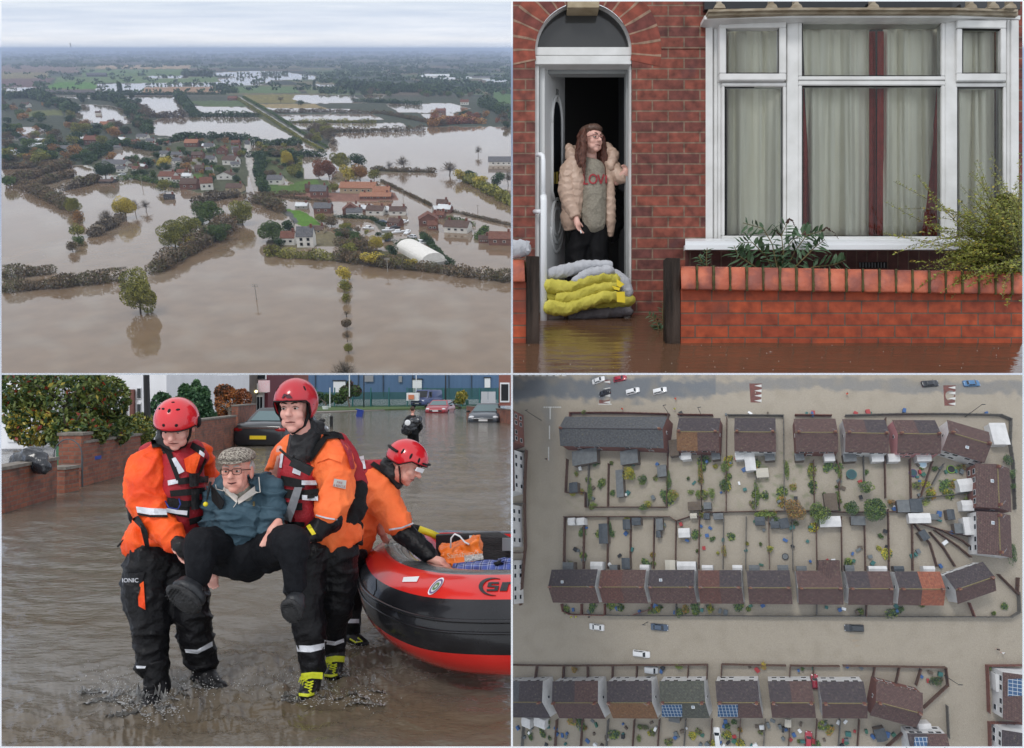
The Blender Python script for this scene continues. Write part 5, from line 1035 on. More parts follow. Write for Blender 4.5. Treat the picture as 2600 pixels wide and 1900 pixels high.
curtain('c','left grey curtain of the big middle light',1280,1590,90,1060,CRM,lambda v:(1282+36*v,1578),2)
curtain('c','right grey curtain of the big middle light',1640,1880,90,1060,CRM,lambda v:(1638,1890-78*v**1.5),3)
curtain('c','grey curtain behind the right side light of the bay',1965,2180,90,1060,CRM,lambda v:(1960,2130),4)
curtain('c','maroon curtain edge left of the middle gap',1575,1600,140,1060,MAR,lambda v:(1577,1604+6*v),5,dd=.15)
curtain('c','maroon curtain edge right of the middle gap',1610,1640,140,1060,MAR,lambda v:(1614-2*v,1640),6,dd=.15)
curtain('c','maroon curtain hem at the left of the middle light',1282,1300,300,1060,MAR,lambda v:(1274,1284+42*v),7,dd=.17)
curtain('c','broad maroon curtain border at the right of the middle light',1810,1900,140,1060,MAR,lambda v:(1886-80*v**1.5,1905),8,dd=.17)
Q('room',DARKH,bw,[(860,60,6.55),(2236,60,6.55),(2236,1100,6.55),(860,1100,6.55)],.05)  # flat backing behind the curtains, the room's gloom put into its colour
def up_at(y,d):return(950-y*KZ)/FPX*d
z1=up_at(1390,6.2);z0=up_at(1515,5.2);sl=(z1-z0)/1.0
def tw(x,d,dz=0):return CAMP+CR*(x*d/FZ)+CF*d+CU*(z0+sl*(d-5.2)+dz)
b=MB();NX,NY=330,170
for j in range(NY+1):
 d=4.25+(6.5-4.25)*j/NY
 for i in range(NX+1):
  x=-60+2500*i/NX;X=x*d/FZ;q=V((X*2.2,d*14,0))
  b.v.append(tw(x,d,.0022*noise.noise(q)+.0012*noise.noise(V((X*6,d*34,2)))+.0006*noise.noise(V((X*22,d*60,2)))))
for j in range(NY):
 for i in range(NX):k=j*(NX+1)+i;b.f.append((k,k+1,k+NX+2,k+NX+1));b.m.append(0)
o=b.build('flood_water',mat('front_garden_flood_water',(.105,.055,.032),(.085,.045,.027),.8,.04,.06,60,ior=1.33),smooth=True);tag(o,kind='structure')
rnd=random.Random(8);b=MB()
for k in range(60):
 p=tw(rnd.uniform(0,2261),rnd.uniform(4.45,5.15),.002);r=rnd.uniform(.0010,.0022);b.ell(p,(r,r,r*1.6),None,5,4)
tag(b.build('rain_splashes',mat('splash_water',(.8,.8,.79))),'small rain drop rings on the brown water',kind='stuff')
GM=DG/FZ;GB=brick_mat('orange_garden_brick',(.38,.066,.02),(.27,.046,.018),(.12,.08,.055),147*GM,54*GM,.06,noise_amt=.45,r=.6,bump=.5,dirt=((.14,.04,.025),2.4,.56),bias=0,spec=.35)
TER=mat('terracotta_coping',(.50,.14,.075),(.40,.10,.055),9,.5,.3,40,c3=(.24,.07,.05),s3=5,spec=.4);MOSS=mat('mossy_joint',(.045,.035,.012),(.08,.07,.02),20,.9)
def gwall(lab,x0,x1,ya,yb,cop0,cop1,base,nc,ofs=0):
 t=thing('garden_wall',lab,'wall',Matrix.Translation(tw((x0+x1)/2,DG)))
 def f(p,n):q=p-CAMP;return(q.dot(CR)+ofs,q.dot(CU)+10-up_at(1450,DG)+.0)if abs(n.dot(CF))>.5 else(q.dot(CF),q.dot(CU)+10)
 Q('wall',GB,t,[(x0,ya,DG),(x1,yb,DG),(x1,1620,DG),(x0,1620,DG)],.215,uv=f)
 w=(x1-x0)/nc
 for i in range(nc):
  xa=x0+i*w+3;xb=x0+(i+1)*w-4;f0=(xa-x0)/(x1-x0);ct=cop0[0]+(cop1[0]-cop0[0])*f0;cb=cop0[1]+(cop1[1]-cop0[1])*f0;h=(cb-ct)*GM
  pr=[]
  for a,r in((0,1),(12,1),(30,1),(50,1),(70,1),(88,1)):pr.append((DG-.06+.12*(1-cos(R_(a)))*.9,ct+(cb-ct)*(1-sin(R_(a)))*.93))
  prof=[(DG-.055,cb)]+pr+[(DG+.25,ct),(DG+.25,cb)]
  k=len(prof);b=MB();sk=4
  b.add([T(xa+sk*(1-(y-ct)/(cb-ct))*-1,y,d)for d,y in prof]+[T(xb+sk*(1-(y-ct)/(cb-ct))*-1,y,d)for d,y in prof],[tuple(range(k))[::-1],tuple(range(k,2*k))]+[(q,(q+1)%k,(q+1)%k+k,q+k)for q in range(k)])
  c=b.build('coping_tile',TER,t,smooth=False);md=c.modifiers.new('b','BEVEL');md.width=.004;md.segments=1;md.limit_method='ANGLE';md.angle_limit=.7;finish_mesh(c)
  if i:b=MB();b.tube([T(xa-4+rnd.uniform(-1,1),y,d-.001)for d,y in prof[:-1]],[.008*rnd.uniform(.6,1.3)for _ in prof[:-1]],6);b.build('mossy_joint',MOSS,t)
 Q('mortar_bed',MOSS,t,[(x0+2,cop0[0]+10,DG+.02),(x1,cop1[0]+10,DG+.02),(x1,cop1[1]+3,DG+.02),(x0+2,cop0[1]+3,DG+.02)],.2)
 return t
gwall('orange brick garden wall with rounded terracotta coping under the bay window',745,2430,1276,1300,(1176,1280),(1206,1304),1515,23)
gwall('short end of orange brick garden wall at the left edge of the doorway',-80,62,1246,1246,(1146,1246),(1146,1246),1500,2)
OAK=mat('dark_wet_timber',(.010,.006,.004),(.022,.014,.010),9,.6,.6,40,stretch=(5,5,.6),c3=(.07,.05,.04),s3=1.3,spec=.25)
for x0,x1,y0,lb in((62,121,1130,'dark timber gate post left of the white handrail'),(680,744,1138,'dark timber gate post at the end of the orange garden wall')):
 b=MB();b.prism([T(x0,y0,DG-.02),T(x1,y0+2,DG-.02),T(x1,1600,DG-.02),T(x0,1600,DG-.02)],CF*.1);o=b.build('gate_post',OAK);md=o.modifiers.new('b','BEVEL');md.width=.006;finish_mesh(o);tag(o,lb,'post')
YB=mat('yellow_sandbag',(.60,.53,.10),(.48,.43,.07),7,.75,.35,150,spec=.3);WB=mat('white_sandbag',(.50,.51,.54),(.42,.43,.46),9,.7,.5,160);GRB=mat('grey_wet_sandbag',(.15,.14,.15),(.11,.10,.11),9,.6,.5,160);YF=mat('yellow_bag_flap',(.75,.58,.03),None,1,.6)
def bag(lab,pts,m,d=6.0,seed=0,flap=None):
 t=thing('sandbag',lab,'sandbag',Matrix.Translation(T(pts[0][0],pts[0][1],d)),'sandbags stacked in the doorway')
 b=MB();b.chain([T(x,y,d+dd)for x,y,r,dd in pts],[r*d/FZ for x,y,r,dd in pts],14);o=b.build('bag',m,t)
 finish_mesh(o,.0075,6,.006,13,seed,stretch=(1.3,1,.7))
 if flap:b=MB();b.prism([T(x,y,d-.13)for x,y in flap],CF*.012);b.build('flap',YF if m is YB else m,t)
 return t
bag('wet grey sandbag at the very bottom, half under water',[(270,1396,22,0),(400,1384,24,0),(515,1378,22,0)],GRB,6.06,1)
bag('lowest yellow sandbag, drooping to the water on the left',[(170,1358,34,0),(240,1366,30,0),(330,1338,26,-.02),(400,1312,26,-.02),(470,1312,24,0)],YB,5.96,2,[(462,1290),(498,1288),(500,1338),(464,1334)])
bag('flat yellow sandbag low on the right side of the stack',[(350,1348,20,0),(440,1348,24,0),(520,1325,26,0)],YB,6.08,3)
bag('middle yellow sandbag with a loose flap',[(218,1318,30,0),(290,1310,28,-.01),(360,1280,26,-.01),(455,1262,22,0)],YB,5.98,4,[(440,1262),(478,1272),(474,1284),(452,1278)])
bag('small yellow sandbag end behind the handrail',[(158,1305,28,0),(205,1322,26,0)],YB,6.04,5)
bag('upper yellow sandbag, bowed over the stack',[(168,1264,32,0),(250,1272,28,-.01),(330,1240,28,-.02),(400,1222,24,-.02),(452,1235,26,0)],YB,5.99,6,[(462,1232),(497,1256),(478,1270),(464,1262)])
bag('white sandbag hanging down at the right end of the stack',[(455,1215,26,0),(492,1250,34,0),(512,1292,26,0)],WB,6.07,7)
bag('white sandbag lying across the upper yellow one',[(285,1240,24,0),(345,1208,26,0),(430,1196,24,0)],WB,5.97,8)
bag('topmost white sandbag, sagging to the left',[(172,1212,28,0),(240,1196,30,0),(320,1176,28,0),(425,1172,20,0)],WB,6.05,9)
bag('white sandbag resting on the short wall end at the left edge',[(-30,1105,44,0),(45,1098,38,0)],WB,5.25,10,[(62,1062),(80,1066),(72,1090),(80,1110),(64,1108)])
def woman():
 t=thing('person','woman with long auburn hair and glasses in a pale puffer coat, leaning in the doorway','person',Matrix.Translation(T(330,1400,6.5)))
 tp=lambda x,y,d:at('TR',x,y,d)
 c=lambda b,L,n=12:ch(b,L,n,pf=tp)
 HM=headframe(T(352,622,6.42),CR*.62-CF-CU*.05,CU)
 PALE=mat('skin_fair',(.66,.37,.30),(.72,.44,.37),14,.5,.15,120)
 b=MB();head_shape(b,HM,.98);c(b,[(345,670,6.46,28),(345,720,6.5,32)]);c(b,[(345,780,6.52,60),(345,950,6.56,44),(330,1060,6.56,36)])
 c(b,[(270,745,6.5,24),(245,860,6.46,20),(285,975,6.38,14)]);c(b,[(425,750,6.5,24),(460,800,6.46,20),(500,762,6.36,14)]);c(b,[(290,1100,6.56,30),(280,1390,6.54,22)]);c(b,[(370,1100,6.56,30),(375,1390,6.54,22)])
 hand(b,T(284,965,6.36),CR*.16-CU*.9-CF*.2,CR*.5-CU*.3,CF*-.6-CR*.5,.86)
 hand(b,T(508,775,6.36),CU*.75-CR*.25-CF*.2,CR*-.6-CF*.6,CR*-.8,.62)
 finish_mesh(b.build('body',PALE,t),.006,2)
 head_bits(t,HM,.98,glasses=mat('red_black_frames',(.10,.012,.015),None,1,.3),browm=mat('brow_hair',(.06,.035,.022)))
 HR=mat('auburn_hair',(.12,.038,.02),(.05,.017,.011),60,.45,.5,60,stretch=(3,3,.4));HG=mat('grey_roots',(.12,.065,.045),(.07,.04,.03),60,.5,stretch=(4,4,.6))
 b=MB();R3=HM.to_3x3();b.ell(HM@V((0,-.035,.055)),(.088,.098,.088),R3,18,12);b.ell(HM@V((0,.012,.088)),(.076,.086,.046),R3,18,12);o=b.build('hair',HG,t);finish_mesh(o,.007,3,.003,20)
 b=MB();r=random.Random(4)
 for k in range(84):
  a=r.uniform(R_(190),R_(350))if k%3 else r.choice((R_(176),R_(4),R_(8),R_(172)))+r.uniform(-.1,.2);p0=HM@V((.085*cos(a),-.01+.085*sin(a)if k%3 else .01,.06+r.uniform(-.02,.03)))
  q=p0;L=[p0];w=r.uniform(0,6);ln=r.uniform(.30,.42);sp=(HM.to_3x3()@V((cos(a),sin(a)*.6,0)))*r.uniform(.02,.05)
  for i in range(1,7):f=i/6;L.append(p0-CU*ln*f+sp*sin(f*2.4)+CR*.012*sin(w+f*9)-CF*.03*f*(1 if k%3==0 else .2)+CR*.01*f)
  b.tube(L,[.012,.016,.017,.017,.016,.012,.004],6)
 o=b.build('long_hair',HR,t);finish_mesh(o,.0065,2,.004,24)
 JM=mat('oatmeal_knit',(.34,.31,.25),(.26,.235,.19),60,.95,.8,140)
 b=MB();c(b,[(335,735,6.48,46),(355,760,6.46,58),(358,860,6.45,60),(358,985,6.45,56)]);j=b.build('jumper',JM,t);finish_mesh(j,.009,3,.006,9,2)
 BLK=mat('black_leggings',(.005,.005,.006),None,1,.7,spec=.2)
 b=MB();c(b,[(330,1010,6.5,66),(290,1100,6.5,52),(280,1400,6.5,34)]);c(b,[(370,1010,6.5,56),(375,1100,6.5,52),(378,1400,6.5,34)]);finish_mesh(b.build('trousers',BLK,t),.012,2,.006)
 CM=mat('pale_pink_puffer',(.44,.31,.235),(.50,.36,.28),6,.42,.25,40)
 def puff(name,L,seg=.06,amp=.09,sd=0):
  """quilted tube: bulges between seams"""
  pts=[T(x,y,d)for x,y,d,r in L];rr=[r*6.45/FZ for x,y,d,r in L];P_=[];RR=[]
  tot=sum((pts[i+1]-pts[i]).length for i in range(len(pts)-1));s0=0
  for i in range(len(pts)-1):
   l=(pts[i+1]-pts[i]).length;n=max(2,int(l/.008))
   for k in range(n+(i==len(pts)-2)):f=k/n;s_=s0+l*f;P_.append(pts[i].lerp(pts[i+1],f));RR.append((rr[i]*(1-f)+rr[i+1]*f)*(1-amp+amp*abs(sin(pi*s_/seg))**.6))
   s0+=l
  b=MB();b.tube(P_,RR,20);o=b.build(name,CM,t);finish_mesh(o,.007,2,.004,16,sd);return o
 puff('sleeve',[(275,715,6.46,36),(250,760,6.44,42),(245,840,6.42,42),(255,900,6.4,36),(282,962,6.37,24)],sd=1)
 puff('sleeve',[(440,735,6.5,36),(462,775,6.46,36),(490,785,6.42,30),(508,782,6.37,22)],sd=2)
 puff('coat_front',[(278,720,6.44,34),(282,800,6.42,42),(270,900,6.44,48),(258,970,6.46,46),(262,1015,6.48,34)],sd=3);puff('coat_front',[(430,715,6.46,26),(430,800,6.46,24),(432,900,6.46,26),(432,980,6.46,26),(432,1045,6.48,14)],.06,.1,4)
 b=MB();c(b,[(255,655,6.52,20),(262,690,6.46,26),(290,730,6.42,20)],14);c(b,[(418,650,6.52,20),(446,690,6.46,26),(436,740,6.42,16)],14);c(b,[(255,660,6.55,22),(335,690,6.66,30),(420,655,6.55,22)],14);o=b.build('hood',CM,t);finish_mesh(o,.008,3,.008,12,6)
 bv=bvh_of([j]);F=mat('red_knit_letter',(.42,.06,.07),(.30,.03,.04),50,.9,.6,120)
 def seg(A,B,w=7):
  dx,dy=B[0]-A[0],B[1]-A[1];l=math.hypot(dx,dy);nx,ny=-dy/l*w/2,dx/l*w/2
  strip(t,'knitted_letter',F,bv,[(A[0]+nx,A[1]+ny),(B[0]+nx,B[1]+ny)],[(A[0]-nx,A[1]-ny),(B[0]-nx,B[1]-ny)],6.35,lift=.003,nv=1,pf='TR',nu=3)
 for A,B in(((318,768),(318,812)),((315,812),(336,812)),((380,772),(393,812)),((393,812),(406,770)),((416,772),(416,810))):seg(A,B)
 pr=[(358+17*cos(a),791+20*sin(a))for a in[2*pi*i/10 for i in range(11)]]
 for i in range(10):seg(pr[i],pr[i+1])
 b=MB();b.cyl(T(302,1018,6.3),T(306,1030,6.28),.005,n=8);b.build('cigarette',WHITEP,t)
woman()
b=MB();c_=[(470,870,6.75,30),(468,940,6.75,42),(455,1010,6.75,30),(445,1065,6.75,14)];ch(b,c_,12,pf=lambda x,y,d:T(x,y,d));o=b.build('dark_coat',STRAP);finish_mesh(o,.012,2,.015,8);tag(o,'dark coat hanging inside the doorway on the right','coat')
BUD=[mat('buddleia_leaf',(.035,.075,.03),(.05,.10,.045),20,.5),mat('buddleia_leaf_pale',(.08,.14,.08),None,1,.5)];SEED=mat('seed_head',(.05,.022,.015),None,1,.8);STEM=mat('green_stem',(.13,.11,.04),None,1,.6)
def lance(b,p,d,n,L,w,mi=0):
 """pointed, slightly folded leaf"""
 d=V(d).normalized();s_=d.cross(V(n)).normalized();nn=s_.cross(d);o=len(b.v);dr=V((0,0,-1))*L
 b.v+=[p,p+d*L*.35+s_*w*.5-nn*w*.15+dr*.03,p+d*L*.35+nn*0,p+d*L*.35-s_*w*.5-nn*w*.15+dr*.03,p+d*L*.72+s_*w*.3+dr*.12,p+d*L*.74+dr*.1,p+d*L*.72-s_*w*.3+dr*.12,p+d*L+dr*.26]
 b.f+=[(o,o+1,o+2),(o,o+2,o+3),(o+1,o+4,o+5,o+2),(o+2,o+5,o+6,o+3),(o+4,o+7,o+5),(o+5,o+7,o+6)];b.m+=[mi]*6
def buddleia(lab,base,stems,seed,L=.12,d=5.55,seeds=()):
 t=thing('buddleia',lab,'plant',Matrix.Translation(T(*base,d)));r=random.Random(seed);b=MB();s_=MB()
 for st in stems:
  pts=[T(x,y,d+dd)for x,y,dd in st];s_.tube(pts,[.005-.003*i/len(pts)for i in range(len(pts))],5)
  for i in range(len(pts)-1):
   for k in range(4):
    f=k/4;p=pts[i].lerp(pts[i+1],f);ax=(pts[i+1]-pts[i]).normalized()
    for q in(-1,1):
     dr=(ax*.5+ax.cross(CF).normalized()*q*r.uniform(.5,1)+CF*r.uniform(-.7,.5));lance(b,p,dr,CU+CF*-.5,L*r.uniform(.6,1.2)*(1-.35*(i==len(pts)-2)*f),L*.30,0 if r.random()<.85 else 1)
 b.build('foliage',BUD,t);s_.build('stems',STEM,t)
 for sp in seeds:
  k=MB();L2=[T(x,y,d)for x,y in sp]
  for i in range(26):f=i/25*(len(L2)-1);j=min(int(f),len(L2)-2);p=L2[j].lerp(L2[j+1],f-j);k.ell(p+V((r.uniform(-1,1),r.uniform(-1,1),r.uniform(-1,1)))*.005,.007*(1.1-i/40),None,5,4)
  k.build('flower_spike',SEED,t)
buddleia('dark green buddleia leaning over the garden wall below the window',(1190,1200),[[(1180,1230,0),(1200,1130,0),(1190,1040,-.05),(1215,985,-.05)],[(1190,1230,0),(1250,1110,.05),(1300,1040,0),(1370,1020,-.05)],[(1170,1230,0),(1120,1130,.05),(1060,1070,0),(1000,1075,0)],[(1200,1230,0),(1280,1150,-.05),(1340,1090,0),(1380,1060,0)],[(1150,1230,0),(1060,1170,0),(1000,1130,0),(980,1085,0)],[(1180,1230,0),(1150,1080,0),(1110,1010,0),(1020,985,0)],[(1210,1230,0),(1330,1180,0),(1420,1170,0),(1470,1150,.05)],[(1190,1230,.1),(1170,1150,.1),(1240,1060,.1),(1320,1010,.1)]],2,seeds=[[(1215,985),(1222,968),(1240,975),(1248,1000)],[(1368,1020),(1390,1008),(1415,1022),(1440,1052)],[(1190,1040),(1170,1020),(1150,1015)]])
buddleia('small buddleia sprig beside the plinth, left of the big one',(860,1190),[[(860,1200,0),(858,1140,0),(862,1095,0)],[(855,1200,0),(835,1150,0),(825,1130,0)]],5,.07)
buddleia('little green weed rising out of the water by the right gate post',(650,1450),[[(650,1460,-.1),(640,1420,-.1),(600,1385,-.1)],[(655,1460,-.1),(640,1440,-.1),(625,1450,-.1)],[(670,1440,0),(664,1380,0),(670,1330,0)]],7,.06,5.75)
OL=[mat('olive_small_leaf',(.16,.19,.025),(.24,.25,.04),20,.5),mat('olive_dark_leaf',(.04,.055,.012),None,1,.6),mat('yellow_leaf',(.33,.26,.03),None,1,.5)]
def shrub():
 t=thing('spiky_shrub','wiry yellow green shrub spraying over the right end of the garden wall','shrub',Matrix.Translation(T(2240,1250,5.4)));r=random.Random(12);b=MB();s_=MB()
 for k in range(230):
  a=R_(r.uniform(84,182))if k%7 else R_(r.uniform(180,230));l=(300+250*r.random())*(.75+.5*abs(cos(a))*(k%3==0))*(.45 if k%7==0 else 1)
  bx,by=2235+r.uniform(-60,120),1170+r.uniform(-60,50);d0=5.3+r.uniform(-.1,.25);dd=r.uniform(-.35,.2);pts=[]
  N=9;w=r.uniform(-.5,.5)
  for i in range(N+1):f=i/N;pts.append(T(bx+cos(a+w*f)*l*f,by-sin(a+w*f)*l*f*1.05+50*f*f*abs(cos(a)),d0+dd*f))
  s_.tube(pts,[.003-.002*i/N for i in range(N+1)],4)
  for i in range(N):
   for q in range(9):
    p=pts[i].lerp(pts[i+1],q/9)+V((r.uniform(-1,1),r.uniform(-1,1),r.uniform(-1,1)))*.006;dr=V((r.gauss(0,1),r.gauss(0,1),r.gauss(0,1)+.6)).normalized();e2=dr.orthogonal().normalized();L=r.uniform(.016,.027);o=len(b.v)
    b.v+=[p,p+dr*L*.5+e2*L*.3,p+dr*L,p+dr*L*.5-e2*L*.3];b.f.append((o,o+1,o+2,o+3));b.m.append(1 if(i<3 and r.random()<.6)else(2 if r.random()<.12 else 0))
 leaves(b,12000,[(T(2200,1080,5.55),(.16,.12,.2),1),(T(2230,1180,5.4),(.14,.1,.12),1),(T(2060,1130,5.5),(.2,.1,.06),.6),(T(2180,950,5.55),(.1,.1,.16),.5)],.02,r,.1,(0,1,1))
 b.build('foliage',OL,t);s_.build('twigs',STEM,t)
shrub()
PANEL[0]='BR'
cdir=ray('BR',1130,826).normalized();RS=200.0;OC=CAMP+cdir*(226+RS)
def bs(x,y,h=0):
 d=ray('BR',x,y).normalized();o=CAMP-OC;b_=o.dot(d);c_=o.dot(o)-(RS+h)**2;q=b_*b_-c_
 return CAMP+d*(-b_-math.sqrt(max(q,0)))
def bframe(p,ang_from=None):
 z=(p-OC).normalized();x=(ang_from if ang_from is not None else CR);x=(x-z*x.dot(z)).normalized();M=Matrix((x,z.cross(x),z)).transposed().to_4x4();M.translation=OC+z*RS;return M
PPM=FZ/(226*cdir.dot(CF))
def vcol_mat(name,r=.35,bump=.1,bs_=3,spec=.4,fine=(6,.18),water=False,wr=.06):
 m=bpy.data.materials.new(name);m.use_nodes=True;t=m.node_tree;b=t.nodes['Principled BSDF'];a=t.nodes.new('ShaderNodeVertexColor');a.layer_name='ground'
 n=t.nodes.new('ShaderNodeTexNoise');tc_=t.nodes.new('ShaderNodeTexCoord');t.links.new(tc_.outputs['Object'],n.inputs[0]);n.inputs['Scale'].default_value=fine[0];n.inputs['Detail'].default_value=5
 rp=t.nodes.new('ShaderNodeMapRange');rp.inputs[3].default_value=1-fine[1];rp.inputs[4].default_value=1+fine[1];rp.inputs[1].default_value=.3;rp.inputs[2].default_value=.7;t.links.new(n.outputs[0],rp.inputs[0])
 v=t.nodes.new('ShaderNodeVectorMath');v.operation='SCALE';t.links.new(a.outputs[0],v.inputs[0]);t.links.new(rp.outputs[0],v.inputs[3]);t.links.new(v.outputs[0],b.inputs[0])
 b.inputs['Roughness'].default_value=r;b.inputs['Specular IOR Level'].default_value=spec;b.inputs['IOR'].default_value=1.33
 if water:
  mr_=t.nodes.new('ShaderNodeMapRange');mr_.inputs[3].default_value=wr;mr_.inputs[4].default_value=.9;t.links.new(a.outputs[1],mr_.inputs[0]);t.links.new(mr_.outputs[0],b.inputs['Roughness'])
  m2=t.nodes.new('ShaderNodeMapRange');m2.inputs[3].default_value=.5;m2.inputs[4].default_value=.1;t.links.new(a.outputs[1],m2.inputs[0]);t.links.new(m2.outputs[0],b.inputs['Specular IOR Level'])
 n2=t.nodes.new('ShaderNodeTexNoise');n2.inputs['Scale'].default_value=bs_;n2.inputs['Detail'].default_value=4;t.links.new(tc_.outputs['Object'],n2.inputs[0]);bp=t.nodes.new('ShaderNodeBump');bp.inputs['Strength'].default_value=bump;bp.inputs['Distance'].default_value=.3;t.links.new(n2.outputs[0],bp.inputs['Height']);t.links.new(bp.outputs[0],b.inputs['Normal'])
 return m
def lerp3(a,b_,f):return tuple(a[i]*(1-f)+b_[i]*f for i in range(3))
def seg_d(px,py,pts):
 m_=1e9
 for(ax,ay),(bx,by)in zip(pts[:-1],pts[1:]):
  dx,dy=bx-ax,by-ay;f=max(0,min(1,((px-ax)*dx+(py-ay)*dy)/(dx*dx+dy*dy)));m_=min(m_,math.hypot(px-ax-dx*f,py-ay-dy*f))
 return m_
NX,NY=300,220;b=MB();cols=[]
MUD=(.335,.295,.235)
for j in range(NY+1):
 for i in range(NX+1):
  x=-40+2340*i/NX;y=-40+1740*j/NY;b.v.append(bs(x,y));c=MUD;n=noise.noise(V((x/140,y/90,0)));n2=noise.noise(V((x/38,y/30,4)))
  yc=55+12*math.sin(x/300)+22*n;w=58+30*n2 if x<900 else 34+22*n2+8*n
  f=max(0,1-abs(y-yc)/max(w,8));f=min(1,f*2.6+.35*noise.noise(V((x/14,y/9,5)))*(f>0))*(.95 if x<900 else .6)
  if y<170:c=lerp3(c,(.135,.148,.162),f)
  g=max(0,1-abs(x-165)/(42+25*n2))*(max(0,min(1,(420-y)/250)))*.7;c=lerp3(c,(.20,.21,.21),g if 0<y<420 else 0)
  if 340<y<620 and 240<x<1900:
   q=noise.noise(V((x/30,y/22,9)));c=lerp3(c,(.15,.18,.08),max(0,min(.55,q*1.6-.15))*(1.3 if 1080<x<1330 else .35))
  q=max(0,noise.noise(V((x/60,y/60,20))));c=lerp3(c,(.27,.235,.18),q*.7)
  cols.append((*c,0))
for j in range(NY):
 for i in range(NX):k=j*(NX+1)+i;b.f.append((k,k+NX+1,k+NX+2,k+1));b.m.append(0)
o=b.build('flood_water',vcol_mat('estate_flood_water',.5,.25,2.2,.3,(7,.22)),smooth=True);tag(o,kind='structure')
at_=o.data.color_attributes.new('ground','FLOAT_COLOR','POINT')
for i,c in enumerate(cols):at_.data[i].color=c
def tile(n,c,c2):
 c=tuple(v*1.25 for v in c);c2=tuple(v*1.25 for v in c2)
 return brick_mat(n,c,c2,tuple(v*.45 for v in c),.42,.40,.14,noise_amt=.35,r=.85,bump=.6,spec=.2,nsc=1.6,dirt=((.20,.18,.12),1.3,.60))
TL_={'dark':tile('dark_brown_tile',(.085,.068,.07),(.062,.052,.055)),'brown':tile('brown_tile',(.13,.08,.07),(.10,.062,.056)),'red':tile('red_tile',(.145,.07,.055),(.12,.06,.05)),'orange':tile('orange_brown_tile',(.23,.125,.06),(.18,.09,.045)),'grey':tile('grey_slate',(.115,.118,.122),(.09,.092,.097)),'green':tile('mossy_grey_tile',(.10,.105,.085),(.08,.08,.068)),'brick':tile('bright_red_tile',(.33,.12,.07),(.27,.09,.055))}
LICH=mat('lichen_ridge',(.26,.22,.08),(.14,.11,.06),3,.9);WREND=mat('white_render_wall',(.66,.66,.66),(.56,.56,.56),.6,.8);PINK=mat('pink_render',(.50,.22,.22),None,1,.8);BRW=mat('brick_wall_red',(.20,.075,.05),(.15,.06,.045),2,.85)
POT=mat('chimney_pot',(.35,.2,.1),None,1,.8);FELT=mat('grey_felt',(.15,.16,.165),(.11,.12,.125),1.2,.8);SOL=brick_mat('solar_cells',(.03,.09,.20),(.025,.08,.18),(.45,.5,.55),.9,1.2,.06,off=0,r=.2,bump=0,noise_amt=.05)
def px2(M,x,y,h):return M.inverted()@bs(x,y,h)
